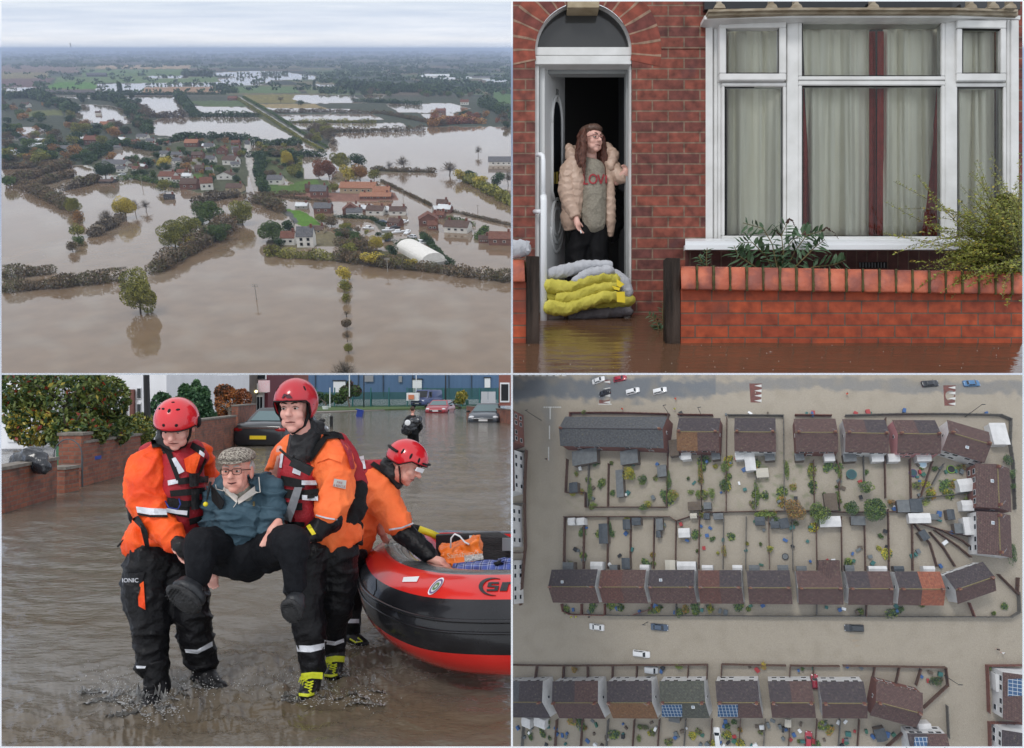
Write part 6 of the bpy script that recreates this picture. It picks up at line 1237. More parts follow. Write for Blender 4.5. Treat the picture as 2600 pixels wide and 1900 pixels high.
def house(lab,cs,rm,wallm=WREND,eav=4.9,rid=7.3,vert=False,chim=(1,1),solar=None,sky_=None,group='semi detached houses on the estate',wing=None,lich=True,pan=None):
 """cs: the four eaves corners of the roof as seen from above, clockwise from top left"""
 W4=[bs(x,y,eav)for x,y in cs];c=(W4[0]+W4[1]+W4[2]+W4[3])/4;ax=((W4[1]-W4[0])+(W4[2]-W4[3]))
 if vert:ax=((W4[3]-W4[0])+(W4[2]-W4[1]))
 M=bframe(c,ax);L4=[M.inverted()@q for q in W4];cx=sum(q.x for q in L4)/4;cy=sum(q.y for q in L4)/4
 hx=sum(abs(q.x-cx)for q in L4)/4;hy=sum(abs(q.y-cy)for q in L4)/4
 t=thing('house',lab,'house',M,group);V_=lambda x,y,z:V((cx+x,cy+y,z))
 b=MB();wx,wy=hx-.12,hy-.3;b.prism([V_(-wx,-wy,-.6),V_(wx,-wy,-.6),V_(wx,wy,-.6),V_(-wx,wy,-.6)],V((0,0,eav+.5)))
 for q in(-1,1):b.prism([V_(q*wx,-wy,eav-.1),V_(q*wx,wy,eav-.1),V_(q*wx,0,rid-.25)],V((-q*.2,0,0)))
 b.build('wall',wallm,t,loc=True)
 for hv,(u0,u1)in enumerate(((-hx,0),(0,hx))):
  for q in(-1,1):
   m=TL_[rm[min(len(rm)-1,hv*2+(q<0))]if len(rm)>2 else rm[hv%len(rm)]]
   b=MB();pts=[V_(u0,q*hy,eav-.02),V_(u1,q*hy,eav-.02),V_(u1,0,rid),V_(u0,0,rid)];b.prism(pts,V((0,0,-.14)));b.build('roof_slope',m,t,loc=True,uvf=lambda p,n:(p.x,p.y*1.25))
 b=MB();b.tube([V_(-hx,0,rid+.02),V_(hx,0,rid+.02)],.13,6);b.build('ridge',LICH if lich else TL_['dark'],t,loc=True)
 for q,on in zip((-1,1),chim):
  if on:
   b=MB();b.box(V_(q*(hx-.8),.0,rid+.35),(.75,.55,1.3));ch_=b.build('chimney',BRW,t,loc=True)
   for k in(-.18,.18):p=MB();p.cyl(V_(q*(hx-.8)+k,0,rid+1),V_(q*(hx-.8)+k,0,rid+1.35),.11,n=8);p.build('chimney_pot',POT,ch_,loc=True)
   b=MB();x0=q*(hx-1.2);b.cyl(V_(x0,.2,rid+.5),V_(x0,.2,rid+2),.025,n=5);b.tube([V_(x0-.5,.5,rid+1.95),V_(x0+.5,-.1,rid+1.95)],.025,4);b.build('tv_aerial',CHROME,t,loc=True)
 for q in(-1,1):
  for u in(-.7,-.3,.3,.7):
   for z in(1.2,3.6):
    if u==.3 and z<2:continue
    b=MB();b.box(V_(u*wx,q*(wy+.02),z),(1.5,.1,1.15));f=b.build('window',WREND if wallm is not WREND else UP,t,loc=True);b=MB();b.box(V_(u*wx,q*(wy+.06),z),(1.25,.06,.9));b.build('pane',GLASSD,f,loc=True)
  b=MB();b.box(V_(q*(wx+.02),.3,3.6),(.1,.9,1.0));f=b.build('window',UP,t,loc=True);b=MB();b.box(V_(q*(wx+.06),.3,3.6),(.06,.7,.8));b.build('pane',GLASSD,f,loc=True)
 def slope_pt(px,py):
  p=M.inverted()@bs(px,py,(eav+rid)/2);y=p.y-cy;z=rid-(rid-eav)*abs(y)/hy;r=M.inverted()@bs(px,py,z);y=r.y-cy;return V((r.x,r.y,rid-(rid-eav)*abs(y)/hy+.06))
 if solar:
  x0,y0,x1,y1=solar;P4=[slope_pt(x0,y0),slope_pt(x1,y0),slope_pt(x1,y1),slope_pt(x0,y1)];b=MB();b.prism(P4,V((0,0,.07)));o0=P4[0];b.build('solar_panel',SOL,t,loc=True,uvf=lambda p,n:(p.x-o0.x,(p.y-o0.y)*1.3))
 for x,y in(sky_ or()):
  p=slope_pt(x,y);b=MB();b.box(p,(.85,1.0,.12));f=b.build('skylight',UP,t,loc=True);b=MB();b.box(p+V((0,0,.07)),(.6,.75,.04));b.build('pane',mat('sky_glass',(.3,.35,.4),None,1,.1),f,loc=True)
 if wing:
  x0,y0,x1,y1=wing;A,B,C,D=[M.inverted()@bs(x,y,4.5)for x,y in((x0,y0),(x1,y0),(x1,y1),(x0,y1))];b=MB();R0_,R1_=(A+B)/2+V((0,0,1.8)),(C+D)/2+V((0,0,1.8));w_=b.add([A,D,R1_,R0_,B,C,A-V((0,0,4.8)),B-V((0,0,4.8))],[(0,1,2,3),(3,2,5,4),(0,3,4),(0,4,7,6)]);b.build('rear_wing',TL_['brown'],t,loc=True,uvf=lambda p,n:(p.y,p.x))
 return t
HS=[('long grey slate terrace at the top left of the estate',[(235,190),(676,193),(688,330),(222,322)],['grey','grey','grey','grey'],dict(wallm=BRW,chim=(1,1),rid=7.6,lich=False)),('pair with orange brown left roof, second along the top row',[(735,195),(918,195),(918,343),(732,338)],['dark','orange','dark','brown'],dict(wallm=BRW)),('brown roofed pair with a white conservatory behind, third along the top row',[(983,195),(1165,195),(1165,345),(983,342)],['dark','brown','dark','brown'],{}),('rusty red roofed pair, fourth along the top row',[(1250,198),(1430,198),(1438,345),(1247,345)],['brown','brown'],dict(wallm=BRW)),('pair with a darker right upper slope, fifth along the top row',[(1470,200),(1655,203),(1655,350),(1458,345)],['brown','brown','dark','brown'],{}),('pair with a pink gable wall, sixth along the top row',[(1690,203),(1880,205),(1880,352),(1690,350)],['brown','brown','dark','brown'],dict(wallm=PINK)),('turned house with white gable beside the white garage, top right corner',[(1930,207),(2115,258),(2076,392),(1890,332)],['brown','brown'],dict(sky_=[(2010,322)])),('upper house of the two facing left at the right hand side',[(2045,405),(2195,408),(2205,597),(2050,600)],['brown','brown'],dict(vert=True,sky_=[(2125,472)],wallm=BRW)),('lower house of the two facing left at the right hand side, white front',[(2050,615),(2200,615),(2208,802),(2055,805)],['brown','brown'],dict(vert=True,sky_=[(2128,657)])),('first pair from the left in the middle row, dark upper slope and skylight',[(190,863),(386,863),(380,1012),(168,1010)],['dark','brown'][:1]+['brown','dark','brown'],dict(sky_=[(222,920)])),('second pair from the left in the middle row, lichen streaked red roof',[(404,865),(598,865),(596,1012),(390,1012)],['red','brown'],{}),('third pair from the left in the middle row, with one small skylight',[(618,865),(812,865),(812,1013),(606,1013)],['dark','brown','dark','brown'],dict(sky_=[(657,912)])),('pair in the middle row with red left half and dark right half',[(830,866),(1018,866),(1018,1014),(824,1014)],['red','red','dark','brown'],{}),('middle pair of the middle row, evenly dark above a yellow ridge',[(1042,867),(1232,867),(1232,1016),(1042,1016)],['dark','brown','dark','brown'],{}),('pair in the middle row with a rear wing roof jutting upwards',[(1258,868),(1454,868),(1458,1018),(1260,1018)],['brown','brown','brown','brown'],dict(wing=(1352,824,1448,912))),('pair in the middle row just left of the orange roofed one',[(1470,870),(1668,872),(1680,1020),(1485,1020)],['dark','brown','brown','brown'],{}),('pair in the middle row whose right half is bright orange red',[(1686,871),(1890,873),(1905,1022),(1705,1021)],['dark','brown','brick','brick'],{}),('turned house with broad white gable at the right end of the middle row',[(1915,885),(2080,828),(2137,958),(1962,1018)],['dark','brown','dark','brown'],{}),('half visible dark house at the left end of the bottom row',[(-40,1355),(160,1355),(150,1516),(-50,1516)],['grey','dark','dark','dark'],{}),('bottom row pair with maroon roof, second from the left',[(205,1355),(396,1355),(398,1520),(186,1520)],['dark','brown','brown','brown'],{}),('bottom row pair with orange brown roof, third from the left',[(440,1355),(632,1355),(630,1520),(426,1520)],['dark','orange','dark','orange'],{}),('grey green roofed pair in the bottom row with solar panels',[(668,1355),(862,1355),(860,1518),(658,1518)],['green','green'],dict(solar=(662,1459,752,1514),sky_=[(800,1468)])),('brown pair in the bottom row with solar panels lower left',[(912,1355),(1095,1355),(1098,1518),(906,1518)],['dark','brown','dark','brown'],dict(solar=(909,1459,998,1514))),('bottom row pair left of the red car',[(1140,1356),(1332,1356),(1332,1518),(1138,1518)],['dark','brown','brown','brown'],{}),('bottom row pair right of the red car',[(1362,1358),(1556,1358),(1565,1520),(1362,1520)],['dark','brown','dark','brown'],{}),('turned house at the right end of the bottom row',[(1607,1355),(1810,1408),(1788,1562),(1582,1508)],['brown','brown'],dict(wallm=BRW)),('house cut by the right edge with solar panels on white walls',[(2165,1322),(2400,1322),(2400,1530),(2168,1530)],['brown','brown'],dict(vert=True,solar=(2185,1345,2255,1420))),('house cut by the bottom right corner of the estate',[(2165,1575),(2400,1575),(2400,1760),(2158,1760)],['dark','dark'],dict(vert=True)),('white walled house with solar panels cut by the bottom edge',[(1755,1585),(1925,1590),(1925,1760),(1745,1760)],['dark','brown'],dict(solar=(1775,1600,1832,1660))),('red fronted house at the left edge, upper',[(-190,205),(14,205),(14,345),(-190,345)],['brown','dark'],dict(vert=True,wallm=BRW)),('white and red house at the left edge, second down',[(-190,365),(14,365),(14,545),(-190,545)],['brown','brown'],dict(vert=True)),('white house at the left edge, third down',[(-190,590),(4,590),(4,770),(-190,770)],['brown','brown'],dict(vert=True)),('white house at the left edge, lowest',[(-190,820),(8,820),(8,1010),(-190,1010)],['dark','brown'],dict(vert=True)),]
for lab,cs,rm,kw in HS:house(lab,cs,rm,**kw)
SH={'d':mat('dark_shed_felt',(.045,.055,.065),(.07,.08,.09),1.5,.7),'g':FELT,'w':WREND,'c':mat('cream_shed',(.5,.47,.4),None,1,.7),'b':mat('brown_shed',(.10,.075,.055),(.13,.10,.07),2,.8)}
nm={'d':'dark blue grey','g':'grey felt','w':'white','c':'cream','b':'brown'}
def shed(x0,y0,x1,y1,k,rot=0,h=2.3,where=''):
 cx,cy=(x0+x1)/2,(y0+y1)/2;p=bs(cx,cy,h);M=bframe(p);M=M@Matrix.Rotation(rot,4,'Z');w,d=(x1-x0)/PPM,(y1-y0)/PPM
 t=thing('shed',f'{nm[k]} roofed {"lean-to" if h > 2.5 else "shed"} {where}','outbuilding',M,'sheds and outbuildings in the gardens')
 b=MB();b.box((0,0,h/2-.3),(w*.94,d*.94,h-.3));b.build('wall',SH[k]if k in 'wc' else SH['b'],t,loc=True)
 b=MB();z=h-.25;r=.35 if max(w,d)<6 and k!='g' else .08
 if w>d:b.add([(-w/2,-d/2,z),(w/2,-d/2,z),(w/2,0,z+r),(-w/2,0,z+r),(w/2,d/2,z),(-w/2,d/2,z)],[(0,1,2,3),(3,2,4,5),(0,3,5),(1,4,2)])
 else:b.add([(-w/2,-d/2,z),(-w/2,d/2,z),(0,d/2,z+r),(0,-d/2,z+r),(w/2,d/2,z),(w/2,-d/2,z)],[(3,2,1,0),(5,4,2,3),(0,5,3),(1,2,4)])
 b.build('roof',SH[k],t,loc=True,uvf=lambda p,n:(p.x,p.y));return t
for q in[(245,475,293,527,'d',0,2.3,'at the left fence of the first garden'),(455,415,492,550,'g',0,2.4,'long and narrow beside the yellow bush'),(638,398,682,455,'g',0,2.3,'pale, behind the grey terrace'),(248,325,388,402,'g',0,3,'behind the left end of the grey terrace'),(470,330,560,400,'g',0,3,'behind the middle of the grey terrace'),(690,285,736,365,'b',0,2.6,'between the terrace and the orange roof'),(241,633,280,668,'w',0,2.5,'garage, left of two at the lane'),(280,633,322,668,'w',0,2.5,'garage, right of two at the lane'),(378,657,424,752,'d',0,2.5,'long, with white edges, near the lane'),(485,640,522,688,'d',0,2.3,'in the third lower garden'),(526,634,570,668,'d',0,2.3,'on the lane in the fourth lower garden'),(633,637,666,690,'g',0,2.3,'beside the lane bend'),(634,691,656,722,'d',0,2.3,'small, below the one at the lane bend'),(733,680,785,722,'w',0,2.4,'flat, below the lane bend'),(785,614,816,637,'c',0,2.2,'small, at the end of the lane'),(1073,630,1116,668,'d',0,2.3,'square, against the central fence'),(1143,650,1180,681,'d',0,2.3,'left of two under the orange tree'),(1182,637,1222,681,'d',.15,2.3,'right of two under the orange tree'),(1382,527,1436,602,'b',0,2.6,'big, right of the yellow green tree'),(1362,628,1449,674,'w',0,2.4,'greenhouse, striped, right of the dark tree'),(1500,628,1559,666,'g',-.05,2.3,'below the big round tree'),(1705,556,1756,609,'g',0,2.3,'right of the big round tree'),(1762,551,1812,609,'d',0,2.4,'second right of the big round tree'),(1757,615,1846,657,'w',0,2.4,'wide, below the two sheds on the right'),(1850,618,1886,642,'g',0,2.2,'small, beside the wide white shed'),(1925,598,1956,642,'d',0,2.3,'in the right hand gardens'),(1806,690,1838,732,'d',.5,2.3,'turned, in the fan of gardens'),(1958,660,1996,702,'g',0,2.3,'slatted, left of the lower right house'),(2000,634,2042,708,'w',0,3,'behind the lower right house'),(845,565,880,596,'g',0,2.2,'in the third upper garden'),(775,562,836,602,'b',0,2.3,'low, at the foot of the second upper garden'),(888,614,932,642,'g',0,2.2,'left of the fence crossing'),(845,614,872,642,'d',0,2.2,'next to the small cream one'),(1079,414,1132,456,'c',0,2.2,'behind the conservatory garden'),(1028,345,1074,428,'w',0,2.9,'conservatory with rounded end, behind the third pair'),(1975,462,2038,517,'w',.1,2.9,'tent roof, left of the upper right house'),(1990,558,2038,602,'w',0,2.8,'left of the upper right house, lower'),(2120,212,2192,312,'w',0,3.0,'garage in the top right corner'),(745,343,790,378,'w',0,2.8,'behind the second pair, left'),(880,343,918,378,'g',0,2.8,'behind the second pair, right'),(985,343,1026,378,'w',0,2.8,'behind the third pair, left'),(1116,345,1160,382,'g',0,2.8,'behind the third pair, right'),(1250,347,1290,382,'g',0,2.8,'behind the fourth pair, left'),(1380,347,1424,384,'w',0,2.8,'behind the fourth pair, right'),(1465,348,1520,386,'g',0,2.8,'behind the fifth pair, left'),(1590,348,1640,386,'w',0,2.8,'behind the fifth pair, right'),(1664,350,1712,386,'w',0,2.8,'behind the sixth pair, left'),(1790,350,1850,384,'w',0,2.8,'behind the sixth pair, right'),(215,830,276,866,'g',0,2.7,'behind the first middle pair, left'),(340,828,404,866,'w',0,2.7,'behind the first middle pair, right'),(426,842,466,868,'g',0,2.7,'behind the second middle pair, left'),(480,811,521,862,'d',0,2.4,'standing behind the second middle pair'),(562,842,606,868,'w',0,2.7,'behind the second middle pair, right'),(674,821,720,868,'c',0,2.7,'behind the third middle pair'),(727,828,812,868,'w',0,2.7,'wide, behind the third middle pair'),(838,844,886,868,'w',0,2.7,'behind the red and dark pair, left'),(974,844,1016,868,'w',0,2.7,'behind the red and dark pair, right'),(1047,844,1092,868,'g',0,2.7,'behind the evenly dark pair, left'),(1174,844,1219,868,'g',0,2.7,'behind the evenly dark pair, right'),(1258,848,1300,870,'g',0,2.7,'behind the winged pair'),(1474,845,1511,872,'g',0,2.7,'left, behind the pair before the orange roof'),(1580,849,1652,872,'w',0,2.7,'right, behind the pair before the orange roof'),(1690,849,1730,874,'d',0,2.7,'left, behind the orange roofed pair'),(1820,849,1866,874,'w',0,2.7,'right, behind the orange roofed pair'),(33,1518,86,1567,'w',0,2.8,'left awning under the bottom left house'),(87,1520,152,1567,'w',0,2.8,'right awning under the bottom left house'),(690,1516,740,1540,'g',0,2.7,'under the solar panelled green roof'),(1206,1528,1232,1560,'c',0,2.3,'small, under the pair left of the red car'),(1608,1570,1652,1622,'d',.3,2.3,'below the turned bottom house'),(1800,1548,1850,1586,'w',.1,2.9,'porch of the white house at the bottom'),(2140,1330,2165,1400,'w',0,2.9,'on the inner side of the right edge house')]:shed(*q)
FW=mat('brown_fence_timber',(.085,.045,.03),(.13,.07,.045),3,.85);BWL=mat('red_brick_boundary',(.19,.07,.045),(.13,.055,.04),3,.85);GRYF=mat('grey_fence',(.10,.095,.085),(.15,.14,.12),3,.85)
def fence(lab,pts,m=FW,h=1.5,th=.16,posts=True):
 P3=[bs(x,y,0)for x,y in pts];mid=P3[len(P3)//2];t=thing('fence' if m is not BWL else 'boundary_wall',lab,'fence' if m is not BWL else 'wall',bframe(mid));b=MB()
 for a,c in zip(P3[:-1],P3[1:]):
  z=((a+c)/2-OC).normalized();n=(c-a).cross(z).normalized()*th/2;L=(c-a).length;N=max(1,int(L/12));
  for i in range(N):
   a1=a.lerp(c,i/N);c1=a.lerp(c,(i+1)/N);za=(a1-OC).normalized();zc=(c1-OC).normalized();a1=OC+za*RS;c1=OC+zc*RS
   b.add([a1-n-za*.3,a1+n-za*.3,c1+n-zc*.3,c1-n-zc*.3,a1-n+za*h,a1+n+za*h,c1+n+zc*h,c1-n+zc*h],[(3,2,1,0),(4,5,6,7),(0,1,5,4),(1,2,6,5),(2,3,7,6),(3,0,4,7)])
  if posts:
   for i in range(int(L/1.9)+1):p=a.lerp(c,min(1,i*1.9/L));zz=(p-OC).normalized();b.cyl(p,OC+zz*(RS+h+.12),.13,n=4)
 b.build('panel',m,t);return t
ORD='first second third fourth fifth sixth seventh eighth ninth tenth eleventh twelfth thirteenth fourteenth fifteenth'.split()
for i,(x,y0,y1,m)in enumerate([(345,400,590,GRYF),(432,400,588,FW),(840,355,612,FW),(950,200,610,FW),(1078,455,612,GRYF),(1198,190,610,GRYF),(1330,385,600,FW),(1440,480,600,FW),(1548,360,480,GRYF),(1752,380,552,FW),(325,632,860,FW),(430,635,860,FW),(530,640,845,FW),(632,640,860,FW),(728,650,860,FW),(830,632,862,FW),(936,632,862,GRYF),(1035,632,862,GRYF),(1133,632,862,FW),(1236,632,865,GRYF),(1341,632,865,FW),(1451,632,868,FW),(1553,668,868,FW),(1656,600,868,FW),(1760,616,868,FW)]):
 fence(f'{"grey" if m is GRYF else "brown"} {"upper" if y1 < 620 else "lower"} garden fence, {ORD[i if i < 10 else i - 10]} from the left',[(x,y0),(x+(4 if x>1130 else-3),y1)],m)
for lab,pts,m in[('garden fence round the far left of the upper gardens',[(250,380),(243,525),(330,525),(330,590),(690,590)],FW),('tall brown fence right of the grey terrace',[(693,180),(690,470),(686,590)],FW),('central fence between the upper and lower gardens',[(838,614),(1080,608),(1330,606),(1480,612),(1760,608)],FW),('fence along the lane',[(238,632),(700,632),(728,650),(790,630),(838,630)],FW),('long brown fence down the left of the lower gardens',[(240,632),(236,862)],FW),('brown fence between the fifth and sixth pairs',[(1645,200),(1642,400),(1645,550)],FW),('crooked fence left of the turned top house',[(1430,385),(1450,440),(1440,520)],FW),('slanting fence behind the turned top house',[(1850,392),(1800,540),(1780,560)],FW),('second slanting fence behind the turned top house',[(1900,400),(1850,490)],GRYF),('fan fence to the right middle houses, top',[(1790,550),(1990,530),(2045,520)],GRYF),('fan fence to the right middle houses, middle',[(1760,650),(1890,690),(2020,720)],FW),('fan fence to the right middle houses, low',[(1770,660),(1840,750),(1870,850)],FW),('fan fence slanting to the turned lower house',[(1840,700),(1900,770),(1950,850)],FW),('long fan fence towards the lower right corner',[(1860,690),(1960,760),(2020,810)],FW),('fan fence nearest the lower right house',[(1890,690),(1980,735),(2050,790)],FW),('fence running along the right hand road, upper',[(2190,300),(2205,400),(2212,600)],GRYF),('short brown fence at the lower right corner',[(2225,900),(2222,965)],FW),('diagonal fence in the lower right corner plot',[(2140,885),(2230,975)],FW),('brick front wall of the grey terrace',[(262,195),(262,176),(700,182)],BWL),('front wall before the second and third top pairs',[(735,184),(890,186)],BWL),('front wall before the fourth top pair',[(1250,186),(1410,188)],BWL),('long front wall before the top right houses',[(1470,188),(2150,186),(2195,205),(2192,310)],GRYF),('front fence before the third top pair',[(955,186),(1200,188)],GRYF),('curved brick wall at the left end of the middle row',[(226,1015),(232,1045),(262,1060),(415,1064)],BWL),('long front boundary under the middle row',[(415,1064),(900,1066),(1450,1068),(1990,1070),(2195,1072),(2232,1050),(2228,960)],GRYF),('second row of red fence in the left front gardens',[(313,1015),(313,1062)],BWL),('dividing fence, front garden of the second middle pair',[(415,1015),(415,1062)],BWL),('red dividing wall, front garden of the third middle pair',[(620,1015),(622,1034),(540,1062)],BWL),('dividing fence, front garden of the red and dark pair',[(728,1015),(725,1064)],GRYF),('dividing fence, front garden of the winged pair',[(1345,1018),(1345,1066)],GRYF),('dividing fence, front gardens before the orange roof',[(1562,1020),(1560,1068)],FW),('dividing fence in the right end front garden',[(2012,1010),(2035,1070)],BWL),('front boundary of the bottom row, left part',[(0,1281),(340,1284),(560,1282),(865,1280)],FW),('front boundary of the bottom row, middle part',[(925,1330),(928,1278),(1210,1284)],FW),('front boundary of the bottom row, right of the middle',[(1225,1330),(1228,1284),(1445,1286)],FW),('front boundary of the bottom row, right part',[(1460,1284),(1700,1288),(1910,1292),(1918,1370),(1810,1470)],FW),('dividing wall in the left end bottom front garden',[(118,1284),(110,1340)],FW),('second dividing wall in the bottom front gardens',[(235,1284),(232,1340)],FW),('third dividing wall in the bottom front gardens',[(340,1284),(340,1335)],FW),('fourth dividing wall in the bottom front gardens',[(450,1284),(448,1340)],FW),('fifth dividing wall in the bottom front gardens',[(556,1284),(554,1345)],FW),('dividing wall before the green roofed pair',[(782,1282),(778,1342)],FW),('dividing wall at the right of the green roofed pair',[(865,1282),(862,1345)],FW),('dividing wall before the pair left of the red car',[(1330,1286),(1328,1345)],FW),('slanting ochre wall before the turned bottom house',[(1598,1290),(1578,1400)],FW),('dividing wall before the turned bottom house',[(1706,1290),(1688,1370)],FW),('triangular yard fence at the right end of the bottom row',[(1800,1300),(1778,1370)],FW),('yard wall below the turned bottom house',[(1740,1560),(1650,1640)],FW),('yard wall right of the turned bottom house',[(1915,1460),(1922,1600)],GRYF),('brown wall round the right edge house',[(2400,1280),(2090,1284),(2098,1490)],BWL),('brown wall round the bottom right corner house',[(2400,1536),(2100,1534),(2104,1700)],BWL),('brown fence along the left edge gardens',[(70,340),(62,540),(66,760),(45,1020)],FW),('fence across a left edge garden, upper',[(0,345),(70,342)],GRYF),('fence across a left edge garden, middle',[(0,575),(64,575)],GRYF),('fence across a left edge garden, lower',[(0,790),(60,790)],FW)]:fence(lab,pts,m)
for i,x in enumerate([60,205,318,430,545,655,770,885,1010,1118,1228,1345,1447,1530]):fence(f'short garden fence under the bottom row, {ORD[i]} from the left',[(x,1522),(x-12,1700)],FW if i%3 else GRYF)
def rcar(x,y,ang,pm,kind,lab,L=4.4,group='cars standing in flood water on the estate'):
 p=bs(x,y,.6);M=bframe(p)@Matrix.Rotation(R_(ang),4,'Z');M.translation=M.translation-(p-OC).normalized()*.35;t=thing('parked_car',lab,'car',M,group);make_car(t,pm,L,1.85,kind,detail=False);return t
WH=paint('white',(.72,.73,.74));RD=paint('crimson',(.38,.01,.03));BK=paint('black',(.01,.011,.014));BL_=paint('blue',(.05,.16,.33));DB=paint('steel_blue',(.04,.07,.12));DG_=paint('graphite',(.02,.025,.03))
for a in[(380,26,4,WH,'saloon','white car half on the first speed cushion, top left'),(475,18,-5,RD,'hatch','crimson car right of the white one at the top edge'),(408,81,184,BK,'hatch','small black car in the wet lane at the top left',4.0),(532,74,2,WH,'estate','white estate behind the black car',4.4),(652,72,2,WH,'estate','white estate second behind the black car',4.3),(1848,40,3,BK,'saloon','black saloon at the top right',4.7),(2032,39,2,BL_,'saloon','bright blue car at the top right',4.7),(372,1118,180,WH,'saloon','white saloon in the middle street, left',4.8),(650,1119,0,DB,'saloon','dark blue car in the middle street',5),(1512,1123,180,DG_,'estate','dark four by four in the middle street, right',4.8),(570,1237,0,WH,'estate','white estate by the bottom row gardens',5),(1337,1360,92,RD,'hatch','red car squeezed between two houses of the bottom row',3.8),(906,1604,96,WH,'estate','white car pointing up at the bottom edge',5),(1310,1618,88,RD,'hatch','red car at the bottom edge',4.4),(616,1307,0,paint('silver',(.45,.47,.49)),'van','silver van in a bottom row front garden',3.8)]:rcar(*a)
RPM=mat('red_road_surface',(.17,.06,.045),(.12,.05,.04),1.5,.8);PAINTW=mat('road_paint',(.62,.62,.60),(.5,.5,.48),2,.7);PAINTM=mat('muddy_road_paint',(.33,.27,.2),None,1,.7)
def patch(name,pts,m,h,kind='structure',lab=None):
 b=MB();P3=[bs(x,y,0)for x,y in pts];P3=[OC+(p-OC).normalized()*(RS+h)for p in P3];b.add(P3,[tuple(range(len(P3)))[::-1]]);o=b.build(name,m);return tag(o,lab,kind=kind)
for cx,y0,y1,w,mm in((408,25,133,28,PAINTW),(1076,42,126,28,PAINTW),(1932,50,140,28,PAINTW)):
 patch('red_speed_cushion',[(cx-w,y0),(cx+w,y0),(cx+w*.8,y1),(cx-w*.8,y1)],RPM,.03)
 for k in range(4):y=y0+4+(y1-y0-18)*k/3;s_=1 if k%2 else-1;patch('road_marking',[(cx-26*s_,y),(cx+6*s_,y+6),(cx-26*s_,y+13)]if s_<0 else[(cx+26,y),(cx+26,y+13),(cx-6,y+6)],mm,.05)
for k in range(3):patch('muddy_road_marking',[(1490+12*k,1150+22*k),(1520+12*k,1155+22*k),(1492+12*k,1162+22*k)],PAINTM,.04)
for x,y0,y1 in((169,145,200),(166,228,288),(162,322,382)):patch('road_marking',[(x-2.5,y0),(x+2.5,y0),(x+2.5,y1),(x-2.5,y1)],PAINTW,.04)
for k in range(8):patch('road_marking',[(140+k*10,144),(147+k*10,144),(147+k*10,150),(140+k*10,150)],PAINTW,.04);patch('road_marking',[(10+k*30,5),(30+k*30,5),(30+k*30,10),(10+k*30,10)],PAINTW,.04)
patch('road_marking',[(382,131),(440,132),(440,136),(382,135)],PAINTW,.04);patch('road_marking',[(1480,1172),(1540,1173),(1540,1175),(1480,1174)],PAINTM,.04)
FG={'g':mat('garden_green',(.11,.19,.04),None,1,.6),'d':mat('garden_dark_green',(.04,.085,.03),None,1,.6),'y':mat('garden_yellow',(.50,.42,.03),None,1,.6),'l':mat('garden_lime',(.24,.30,.05),None,1,.6),'o':mat('garden_orange',(.42,.23,.05),None,1,.6),'b':mat('bare_brown',(.18,.13,.08),None,1,.7)}
fn={'g':'green','d':'dark evergreen','y':'yellow','l':'lime green','o':'orange brown','b':'brownish'}
def gtree(lab,x,y,rx,ry,k,h=3,sec=None,n=None,seed=0,name='garden_shrub',cat='shrub'):
 p=bs(x,y,h*.6);M=bframe(p);t=thing(name,lab,cat,M,'trees and shrubs in the estate gardens');r=random.Random(seed+int(x));a,c=rx/PPM,ry/PPM;b=MB()
 n=n or int(160+a*c*260);crown(b,(0,0,h*.6),(a,c,h*.5),n,.16+.03*min(a,3),r,(0,0,0,1,1,2),hollow=.25);b.build('crown',[FG[k],FG[sec or 'd'],FG['g' if k!='g' else 'l']],t,loc=True)
 q=trunk_mb(r,(0,0,-.4),(0,0,h*.6),min(a,c),.12,4);q.build('trunk',BARK,t,loc=True)
